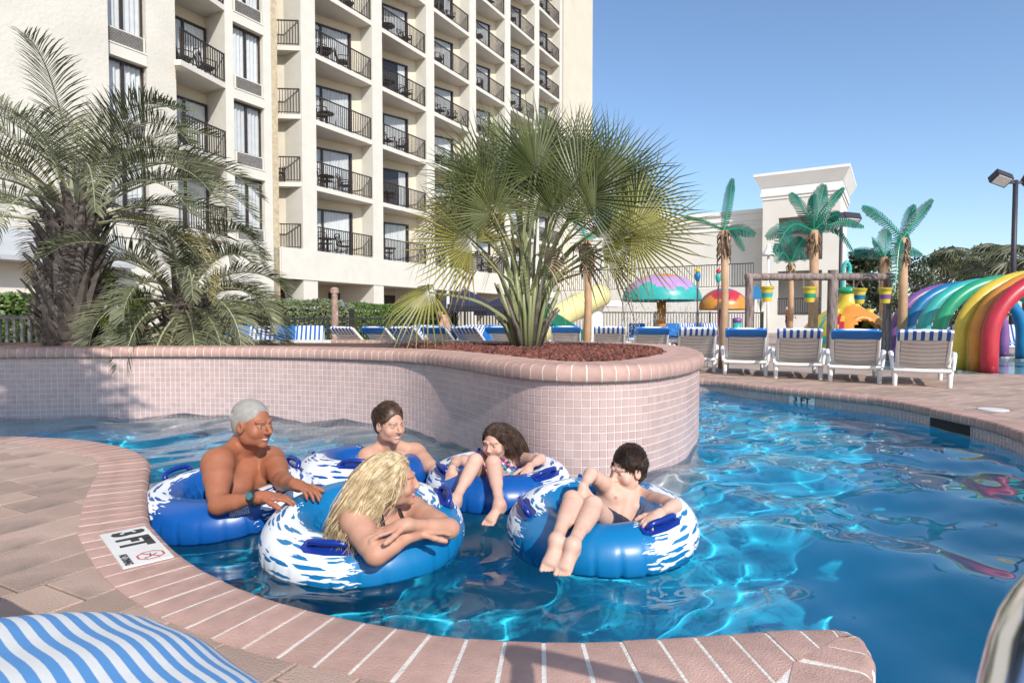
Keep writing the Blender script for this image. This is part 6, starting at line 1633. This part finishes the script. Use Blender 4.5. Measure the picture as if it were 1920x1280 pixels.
def tube_mesh(name, m, Rm=0.305, r_=MINOR, seed=0):
    nu, nv = 280, 52; rr = random.Random(seed); vs = np.zeros((nu * nv, 3)); wr = np.zeros((nu * nv, 3))
    U = (np.arange(nu) + 0.5) / nu * 2 * PI - PI; Vv = np.arange(nv) / nv * 2 * PI - PI * 0.75   # theta 0 = outer equator, pi/2 = top
    uu, v2 = np.meshgrid(U, Vv, indexing='ij')
    low = np.clip(np.exp(-((v2 + 0.55) / 0.75) ** 2), 0, 1); inn = np.exp(-((v2 - 3.0) / 0.7) ** 2)
    pl_ = -np.exp(-(np.sin(uu * 14 + 0.6 * np.sin(uu * 3 + seed)) / 0.28) ** 2) * (0.7 + 0.3 * np.sin(uu * 5 + 2 * seed))
    rad = r_ * (1 + 0.12 * pl_ * low + 0.05 * pl_ * inn + 0.006 * np.sin(uu * 5 + v2))
    rad = rad - 0.010 * np.exp(-((v2 + 0.42) / 0.05) ** 2) - 0.008 * np.exp(-((v2 - 2.6) / 0.06) ** 2)      # welded seams
    vs = np.stack([(Rm + rad * np.cos(v2)) * np.sin(uu), (Rm + rad * np.cos(v2)) * np.cos(uu), rad * 0.97 * np.sin(v2)], -1).reshape(-1, 3)
    i, j_ = np.meshgrid(np.arange(nu), np.arange(nv), indexing='ij'); a = i * nv + j_; b = ((i + 1) % nu) * nv + j_; c = ((i + 1) % nu) * nv + (j_ + 1) % nv; d_ = i * nv + (j_ + 1) % nv
    me = np_mesh(name, vs, np.stack([a, d_, c, b], -1).reshape(-1, 4), m)
    at_ = me.attributes.new('wrap', 'FLOAT_VECTOR', 'POINT'); at_.data.foreach_set('vector', np.stack([np.abs(uu).ravel(), v2.ravel(), np.abs(v2 - 0.85).ravel()], 1).astype(np.float32).ravel())
    return me
def torus_pt(Rm, phi, th, off=0.0): r_ = MINOR + off; return Vector(((Rm + r_ * math.cos(th)) * math.sin(phi), (Rm + r_ * math.cos(th)) * math.cos(phi), r_ * 0.97 * math.sin(th)))
def float_tube(label, x, y, z, front, m, Rm, seed, tilt=(0, 0), lean=(0, 0)):
    """front: compass of the plain front, degrees from +x; handles stand 55 degrees to each side"""
    t = thing('inner_tube', label, 'swim ring', (x, y, z), 0, 'blue printed swim rings'); t.rotation_euler = (Matrix.Rotation(R(lean[0] + tilt[0]), 3, 'X') @ Matrix.Rotation(R(lean[1] + tilt[1]), 3, 'Y') @ Matrix.Rotation(R(front - 90), 3, 'Z')).to_euler()
    link('ring', tube_mesh('ring', m, Rm, MINOR, seed), t)
    for sg in (-1, 1):
        ph = sg * R(58); hd = MB(); th = 1.15
        base = [torus_pt(Rm, ph + u * 0.34, th + v * 0.30, 0.004) for u in (-1, -0.6, 0, 0.6, 1) for v in (-1, 0, 1)]
        vs = []
        for iu, u in enumerate((-1, -0.75, 0, 0.75, 1)):
            for v in (-1, -0.5, 0.5, 1): w = 1.0 if abs(u) < 0.9 else 0.6; vs.append(torus_pt(Rm, ph + u * 0.30, th + v * 0.26 * w, 0.007))
        fs = [(iu * 4 + iv, iu * 4 + iv + 1, iu * 4 + iv + 5, iu * 4 + iv + 4) for iu in range(4) for iv in range(3)]
        pad_ = MB().add(vs, fs).build('handle_pad', m_handle, t, True, True)
        pts = [torus_pt(Rm, ph + u * 0.22, th, o_) for u, o_ in ((-1, 0.0), (-0.92, 0.018), (-0.7, 0.030), (0, 0.034), (0.7, 0.030), (0.92, 0.018), (1, 0.0))]
        MB().tube(cr(pts, 3), 0.0135, 8).build('grip', m_handle, pad_, True, True)
    MB().tube([torus_pt(Rm, 2.6, 1.2, 0.0), torus_pt(Rm, 2.6, 1.2, 0.014)], [0.012, 0.009], 10).build('valve', m_handle, t, True, True)
    return t
TZ = 0.055
T1 = float_tube('deep blue swim ring around the tanned grey-haired man', -1.47, 3.15, TZ, 100, m_tube_d, 0.300, 1, (2, -2), (3, 0))
T2 = float_tube('bright blue swim ring under the blonde woman, nearest the brick edge', -0.655, 2.70, TZ, -40, m_tube_l, 0.312, 2, (0, 0), (7, 0))
T3 = float_tube('deep blue swim ring holding the dark-haired young man', -0.90, 3.76, TZ, -30, m_tube_d, 0.280, 3, (-2, 1))
T4 = float_tube('deep blue swim ring with the girl in the patterned swimsuit', -0.075, 3.52, TZ, -98, m_tube_d, 0.290, 4, (2, 0))
T5 = float_tube('bright blue swim ring with the boy lounging in it', 0.405, 2.76, TZ + 0.01, -112, m_tube_l, 0.300, 5, (0, 0), (4, -2))
for t in (T1, T2, T3, T4, T5):
    for c in t.children: c.cycles.is_caustics_receiver = True
# printed warning block on the man's ring
lb = MB()
for r_ in range(7):
    u = -0.10
    rr = random.Random(r_)
    while u < 0.10:
        w = rr.uniform(0.006, 0.02); th0 = 0.95 - r_ * 0.055
        lb.add([torus_pt(0.300, 2.75 + a, b, 0.0015) for a, b in ((u, th0), (u + w, th0), (u + w, th0 - 0.034), (u, th0 - 0.034))], [(0, 1, 2, 3)]); u += w + 0.006
lb.build('printed_label', m_sign, T1, local=True)

# ---- the people
TAN, FAIR, MID, KID = (0.335, 0.128, 0.068), (0.53, 0.305, 0.215), (0.50, 0.265, 0.185), (0.60, 0.37, 0.285)
# older man
j = dict(head=J(474, 794, 3.06), neck=J(452, 846, 3.12), rsh=J(408, 866, 2.93), lsh=J(506, 862, 3.22), rel=J(408, 947, 2.74), rwr=J(487, 932, 2.69), lel=J(530, 902, 2.98), lwr=J(552, 908, 2.80),
         pelvis=Vector((-1.43, 3.19, -0.19)), rkn=Vector((-1.62, 3.42, -0.40)), lkn=Vector((-1.45, 3.55, -0.42)), ran=Vector((-1.85, 3.72, -0.42)), lan=Vector((-1.65, 3.88, -0.45)))
t, F_, H, B = person('tanned shirtless older man with short grey hair and wristwatch leaning on his ring', j, dict(s=1.0, face=(0.92, -0.38, -0.05), nipples=True, skin=TAN, muscle=1.2, wide=0.94, arm=0.98,
    rhand=((0.95, 0.15, -0.02), (0.1, 0.1, -1), 0.45, -1), lhand=((0.8, -0.45, -0.1), (0.0, -0.1, -1), 0.45, 1), rfoot=((-0.6, 0.7, -0.3), (0, 0, -1)), lfoot=((-0.6, 0.7, -0.3), (0, 0, -1)),
    headopt=dict(jaw=1.12, nose=1.15, smile=0.7, brow=(0.20, 0.13, 0.09), lip=(0.30, 0.10, 0.075))))
m_grey = hair_mat('cropped_grey_hair', (0.40, 0.375, 0.34), (0.48, 0.455, 0.42), 0.75)
short_hair(t, H, m_grey, 0.0022, 0.010, 5200, 1, lambda x, y, z: (0.1 * x, 0.5, -0.6 + 0.4 * (z > 0.06)), face=(0.098, -0.040, 0.078, 0.076, 0.125))
m_trunks = mat('dark_swim_trunks', (0.02, 0.025, 0.05), 0.7, 0.2, 12)
def trunks(F_, t, B, j, m=m_trunks, name='swim_trunks'):
    lat, fw, up, T, s = B; pv = j['pelvis']
    def reg(g):
        g.ell(pv, (lat, fw, up), (0.24 * s, 0.2 * s, 0.095 * s), 0.02)
        for q, sg in (('l', 1), ('r', -1)):
            if q + 'kn' in j: hp_ = pv + lat * sg * 0.085 * s; g.cone(hp_, hp_.lerp(j[q + 'kn'], 0.55), 0.125 * s, 0.10 * s, 0.02)
    return clothing(F_, t, name, m, reg, 0.006)
trunks(F_, t, B, j)
# wristwatch
wd_ = unit(j['rwr'] - j['rel']); wp0 = j['rel'].lerp(j['rwr'], 0.90); ring = []
x_ = unit(wd_.cross(Vector((0, 0, 1)))); z_ = x_.cross(wd_)
for q in range(17): a = 2 * PI * q / 16; ring.append(wp0 + (x_ * math.cos(a) + z_ * math.sin(a)) * 0.0345)
m_watch = mat('black_watch', (0.02, 0.022, 0.025), 0.35, 0.1, 8); wt = MB(); 
for dlt in (-0.008, 0.0, 0.008): wt.tube([p + wd_ * dlt for p in ring[:-1]], 0.0055, 6, False, closed=True)
wo = wt.build('watch_strap', m_watch, t, True); wn_ = unit(Vector((-0.1, -0.85, 0.5))); wn_ = unit(wn_ - wd_ * wn_.dot(wd_))
Rw = Matrix((x_, wd_, wn_)).transposed(); Rw = wn_.to_track_quat('Z', 'Y').to_matrix()
MB().lathe([(0.021, 0.0), (0.022, 0.007), (0.017, 0.0105), (0.0, 0.0105)], 18, wp0 + wn_ * 0.031, rot=Rw).build('watch_case', m_watch, wo, 40)
MB().lathe([(0.016, 0.0108), (0.0, 0.0112)], 18, wp0 + wn_ * 0.031, rot=Rw).build('watch_dial', mat('teal_dial', (0.05, 0.16, 0.18), 0.2, 0.05, 4), wo)

# young man
j = dict(head=J(730, 795, 3.70), neck=J(724, 843, 3.78), rsh=J(692, 858, 3.68), lsh=J(778, 850, 3.86), rel=J(668, 905, 3.60), rwr=J(700, 915, 3.42), lel=J(817, 886, 3.60), lwr=J(838, 906, 3.44),
         pelvis=Vector((-0.86, 3.86, -0.24)), rkn=Vector((-0.95, 4.15, -0.42)), lkn=Vector((-0.78, 4.2, -0.42)), ran=Vector((-1.0, 4.5, -0.5)), lan=Vector((-0.82, 4.56, -0.5)))
t, F_, H, B = person('smiling shirtless young man with short brown hair in the ring by the tiled wall', j, dict(s=0.98, face=(0.74, -0.66, -0.04), nipples=True, skin=FAIR, wide=1.0,
    rhand=((0.8, -0.4, -0.2), (0, 0, -1), 0.5, -1), lhand=((0.3, -0.85, -0.3), (0, 0, -1), 0.4, 1), rfoot=((-0.4, 0.9, -0.3), (0, 0, -1)), lfoot=((-0.4, 0.9, -0.3), (0, 0, -1)),
    headopt=dict(jaw=1.05, smile=0.9, brow=(0.07, 0.042, 0.028), lip=(0.48, 0.22, 0.18))))
m_brown = hair_mat('short_brown_hair', (0.055, 0.033, 0.022), (0.11, 0.068, 0.045))
short_hair(t, H, m_brown, 0.005, 0.034, 5200, 2, lambda x, y, z: (0.25, 0.5 if z > 0.05 else -0.4, 0.5 if y > 0.03 else -0.7), top=0.010, face=(0.096, -0.040, 0.076, 0.078, 0.116))
trunks(F_, t, B, j)

# blonde woman
j = dict(head=J(737, 901, 2.50), neck=J(716, 949, 2.53), rsh=J(666, 974, 2.36), lsh=J(770, 956, 2.64), rel=J(703, 1040, 2.215), rwr=J(778, 1000, 2.31), lel=J(844, 991, 2.42), lwr=J(764, 983, 2.27),
         pelvis=Vector((-0.64, 2.66, -0.24)), rkn=Vector((-0.82, 2.93, -0.42)), lkn=Vector((-0.68, 3.02, -0.44)), ran=Vector((-1.0, 3.2, -0.5)), lan=Vector((-0.86, 3.32, -0.52)))
t, F_, H, B = person('blonde woman in a floral bikini top resting on folded arms, nearest the brick edge', j, dict(s=0.92, hs=0.93, face=(0.97, 0.10, 0.06), hup=(0.12, 0, 1), skin=(0.50, 0.275, 0.19), fem=1.0, arm=0.98, wide=0.94,
    rhand=((0.75, 0.55, -0.05), (0, 0.1, -1), 0.3, -1), lhand=((-0.93, -0.25, -0.16), (0.0, 0.1, -1), 0.22, 1), rfoot=((-0.4, 0.9, -0.3), (0, 0, -1)), lfoot=((-0.4, 0.9, -0.3), (0, 0, -1)),
    headopt=dict(jaw=0.88, nose=0.78, smile=1.0, brow=(0.16, 0.09, 0.05), lip=(0.50, 0.12, 0.13))))
m_blonde = hair_mat('wavy_blonde_hair', (0.36, 0.25, 0.13), (0.68, 0.54, 0.34), 0.42)
lat, fw, up, T, s = B
long_hair(t, H, m_blonde, 3200, 5, 0.34, lambda x, y, z: (0.75 * (-1 if x < 0.0 else 1) * (0.5 + 4 * abs(x)), -0.80 if y > 0.0 else -0.6, -0.42), (0.0125, 8.5), body=[(T(0.2), T(0.9), 0.10)], rad=(0.0017, 0.003), hairline=0.072, pull=Vector((-0.20, 0.13, 0)))
def floral(name, cols, scale):
    m = bpy.data.materials.new(name); m.use_nodes = True; tr = m.node_tree; N, L = tr.nodes, tr.links; b = N['Principled BSDF']; b.inputs['Roughness'].default_value = 0.6
    tc = N.new('ShaderNodeTexCoord'); v = N.new('ShaderNodeTexVoronoi'); v.inputs['Scale'].default_value = scale; L.new(tc.outputs['Object'], v.inputs['Vector']); rp = N.new('ShaderNodeValToRGB'); rp.color_ramp.interpolation = 'CONSTANT'
    sp = N.new('ShaderNodeSeparateColor'); L.new(v.outputs['Color'], sp.inputs[0]); L.new(sp.outputs[0], rp.inputs[0])
    el = rp.color_ramp.elements
    while len(el) < len(cols): el.new(0.5)
    for i, c in enumerate(cols): el[i].position = i / len(cols); el[i].color = (*c, 1)
    L.new(rp.outputs[0], b.inputs['Base Color']); return m
m_bikini = floral('floral_bikini', [(0.02, 0.02, 0.03), (0.65, 0.10, 0.18), (0.70, 0.66, 0.60), (0.45, 0.50, 0.08), (0.02, 0.02, 0.03), (0.75, 0.35, 0.40)], 60)
def bik(g):
    for sg in (1, -1): g.ell(T(0.68) + lat * sg * 0.076 * s + fw * 0.10 * s, (lat, fw, up), (0.066 * s, 0.075 * s, 0.056 * s), 0.006)
    g.ell(T(0.60), (lat, fw, up), (0.2 * s, 0.2 * s, 0.012 * s), 0.004)
clothing(F_, t, 'bikini_top', m_bikini, bik, 0.004)
m_strap = mat('black_strap', (0.015, 0.013, 0.015), 0.5, 0.1, 8)
def strap(g):
    for sg, nk in ((1, 'lsh'), (-1, 'rsh')):
        a = T(0.72) + lat * sg * 0.078 * s + fw * 0.12 * s; b = j['neck'] + lat * sg * 0.045 * s + up * 0.03 * s + fw * 0.02 * s; g.cone(a, a.lerp(b, 0.5) + fw * 0.03 * s, 0.010, 0.010, 0.004); g.cone(a.lerp(b, 0.5) + fw * 0.03 * s, b, 0.010, 0.012, 0.004)
clothing(F_, t, 'bikini_straps', m_strap, strap, 0.005)
trunks(F_, t, B, j, m_bikini, 'bikini_bottom')

# girl
j = dict(head=J(930, 829, 3.64), neck=J(936, 862, 3.74), rsh=J(902, 866, 3.70), lsh=J(966, 862, 3.74), rel=J(856, 864, 3.47), rwr=J(848, 878, 3.30), lel=J(1014, 860, 3.50), lwr=J(993, 874, 3.36),
         pelvis=Vector((-0.085, 3.57, -0.09)), rkn=J(891, 864, 3.20), lkn=J(925, 868, 3.18), ran=J(854, 936, 2.99), lan=J(936, 944, 2.965))
t, F_, H, B = person('girl in a patterned swimsuit with long brown hair and both knees up over her ring', j, dict(s=0.74, hs=0.885, face=(-0.46, -0.86, -0.10), skin=KID, fem=0.5, arm=0.92, leg=0.96, hands=1.05,
    rhand=((-0.15, -0.45, -0.85), (0.1, 0.7, -0.5), 0.35, 1), lhand=((-0.35, -0.75, -0.45), (0, 0.3, -0.9), 0.4, -1), rfoot=((-0.35, -0.75, -0.5), (0, -0.5, 0.85)), lfoot=((-0.55, -0.72, -0.42), (-0.1, -0.4, 0.9)),
    headopt=dict(jaw=0.88, nose=0.8, smile=1.0, cheek=1.06, brow=(0.10, 0.06, 0.045), lip=(0.52, 0.22, 0.20))))
m_girl_hair = hair_mat('long_brown_hair', (0.04, 0.024, 0.017), (0.085, 0.05, 0.034), 0.3)
lat, fw, up, T, s = B
long_hair(t, H, m_girl_hair, 1900, 6, 0.25, lambda x, y, z: (0.4 if x > 0 else -0.3, -0.85, -0.35), (0.0060, 15.0), body=[(T(0.1), T(0.95), 0.07)], rad=(0.0018, 0.003), hairline=0.070, pull=H.x * 0.24 + H.y * 0.2)
m_suit = floral('patterned_swimsuit', [(0.02, 0.02, 0.04), (0.60, 0.06, 0.22), (0.03, 0.25, 0.30), (0.02, 0.02, 0.05), (0.65, 0.30, 0.10), (0.60, 0.55, 0.55), (0.10, 0.05, 0.25)], 55)
def suit(g):
    g.ell(T(0.38), (lat, fw, up), (0.19 * s, 0.2 * s, 0.25 * s), 0.01)
    for sg in (1, -1): g.cone(T(0.7) + lat * sg * 0.06 * s + fw * 0.1 * s, T(1.02) + lat * sg * 0.085 * s + fw * 0.02 * s, 0.020, 0.016, 0.006)
clothing(F_, t, 'swimsuit', m_suit, suit, 0.004)

# boy
j = dict(head=J(1177, 880, 2.90), neck=J(1172, 924, 2.92), rsh=J(1140, 915, 2.88), lsh=J(1209, 934, 2.90), rel=J(1108, 888, 2.76), rwr=J(1093, 912, 2.64), lel=J(1266, 947, 2.62), lwr=J(1238, 962, 2.48),
         pelvis=Vector((0.46, 2.83, 0.00)), rkn=J(1073, 938, 2.55), lkn=J(1112, 948, 2.52), ran=J(1043, 1012, 2.28), lan=J(1073, 1021, 2.25))
t, F_, H, B = person('boy with dark hair lounging in his ring with his bare feet over the front', j, dict(s=0.74, hs=0.86, face=(-0.86, -0.50, -0.10), nipples=True, skin=(0.62, 0.40, 0.31), arm=0.92, leg=0.98, hands=1.05, wide=0.98,
    rhand=((0.08, -0.35, -0.92), (-0.3, 0.75, -0.2), 0.35, 1), lhand=((-0.75, -0.55, -0.25), (0.1, 0.2, -1), 0.75, -1), rfoot=((-0.35, -0.78, -0.42), (-0.1, -0.45, 0.9)), lfoot=((-0.42, -0.75, -0.40), (-0.1, -0.45, 0.9)),
    headopt=dict(jaw=0.9, nose=0.82, smile=0.6, open=False, cheek=1.08, brow=(0.07, 0.045, 0.035), lip=(0.50, 0.20, 0.18))))
m_boy_hair = hair_mat('dark_brown_hair', (0.028, 0.017, 0.013), (0.065, 0.040, 0.030), 0.3)
short_hair(t, H, m_boy_hair, 0.006, 0.036, 5200, 3, lambda x, y, z: (0.55, 0.65, 0.1) if z > 0.06 else (0.1, 0.3, -0.9), top=0.012, face=(0.096, -0.044, 0.076, 0.078, 0.112))
trunks(F_, t, B, j)

# ---- two people far behind
def far_person(label, base, h, face, j, skin, garments, hair):
    t, F_, H, B = person(label, j, dict(s=h / 1.75, hs=h / 1.75, face=face, skin=skin, h=0.013, headopt=dict(open=False), rfoot=(face, (0, 0, 1)), lfoot=(face, (0, 0, 1)), rhand=((0, 0, -1), face, 0.3, 1), lhand=((0, 0, -1), face, 0.3, -1)))
    for nm, m, reg in garments: clothing(F_, t, nm, m, lambda g: reg(g, B, j), 0.014)
    Fh = cap_field(H, 0.012, h=0.012); V, Q = nets(Fh.f, Fh.lo, Fh.h); link('hair', np_mesh('hair', V - np.array(t.location), Q, hair), t)
m_orange = mat('orange_shirt', (0.62, 0.16, 0.04), 0.8, 0.1, 6); m_jeans = mat('blue_jeans', (0.06, 0.12, 0.24), 0.85, 0.15, 8)
q = at(1477, 30.0); b = Vector(q); k = 0.93
j = dict(head=b + Vector((0.0, 0, 1.46 * k)), neck=b + Vector((0, 0.02, 1.33 * k)), lsh=b + Vector((0.03, 0.17, 1.29 * k)), rsh=b + Vector((-0.03, -0.17, 1.29 * k)), lel=b + Vector((0.14, 0.2, 1.05 * k)), rel=b + Vector((0.13, -0.22, 1.05 * k)), lwr=b + Vector((0.32, 0.14, 1.08 * k)), rwr=b + Vector((0.32, -0.14, 1.08 * k)),
         pelvis=b + Vector((0, 0, 0.86 * k)), lkn=b + Vector((0.05, 0.09, 0.46 * k)), rkn=b + Vector((-0.02, -0.09, 0.46 * k)), lan=b + Vector((0.0, 0.09, 0.08)), ran=b + Vector((-0.08, -0.09, 0.08)))
def shirt_r(g, B, j):
    lat, fw, up, T, s = B; g.cone(T(0.15), T(0.95), 0.24, 0.2, 0.02); 
    for q_ in 'lr': g.cone(j[q_ + 'sh'], j[q_ + 'sh'].lerp(j[q_ + 'el'], 0.7), 0.1, 0.1, 0.02)
def jeans_r(g, B, j):
    g.cone(j['pelvis'] - Vector((0, 0, 0.05)), j['pelvis'] + Vector((0, 0, 0.06)), 0.2, 0.2, 0.02)
    for q_ in 'lr': g.cone(j['pelvis'].lerp(j[q_ + 'kn'], 0.3), j[q_ + 'kn'], 0.15, 0.12, 0.02); g.cone(j[q_ + 'kn'], j[q_ + 'an'], 0.12, 0.1, 0.02)
far_person('worker in an orange shirt and blue jeans standing behind the loungers by the white tower', b, 1.62, Vector((1, 0.1, 0)), j, MID, [('shirt', m_orange, shirt_r), ('jeans', m_jeans, jeans_r)], m_grey)
q = at(834, 13.0); b = Vector(q) + Vector((0, 0, -0.02))
j = dict(head=b + Vector((-0.06, 0, 1.02)), neck=b + Vector((-0.02, 0.0, 0.88)), lsh=b + Vector((0.0, -0.17, 0.84)), rsh=b + Vector((0.0, 0.17, 0.84)), lel=b + Vector((-0.14, -0.2, 0.60)), rel=b + Vector((-0.14, 0.2, 0.60)), lwr=b + Vector((-0.33, -0.14, 0.52)), rwr=b + Vector((-0.33, 0.14, 0.52)),
         pelvis=b + Vector((0.08, 0, 0.42)), lkn=b + Vector((-0.36, -0.12, 0.46)), rkn=b + Vector((-0.36, 0.12, 0.46)), lan=b + Vector((-0.34, -0.12, 0.08)), ran=b + Vector((-0.34, 0.12, 0.08)))
def trunk_r(g, B, j):
    g.cone(j['pelvis'], j['pelvis'] + Vector((0, 0, 0.05)), 0.19, 0.18, 0.02)
    for q_ in 'lr': g.cone(j['pelvis'].lerp(j[q_ + 'kn'], 0.2), j['pelvis'].lerp(j[q_ + 'kn'], 0.8), 0.14, 0.12, 0.02)
far_person('shirtless man sitting among the loungers in front of the dark fence', b, 1.7, Vector((-1, -0.15, -0.15)), j, FAIR, [('swim_trunks', m_trunks, trunk_r)], m_brown)
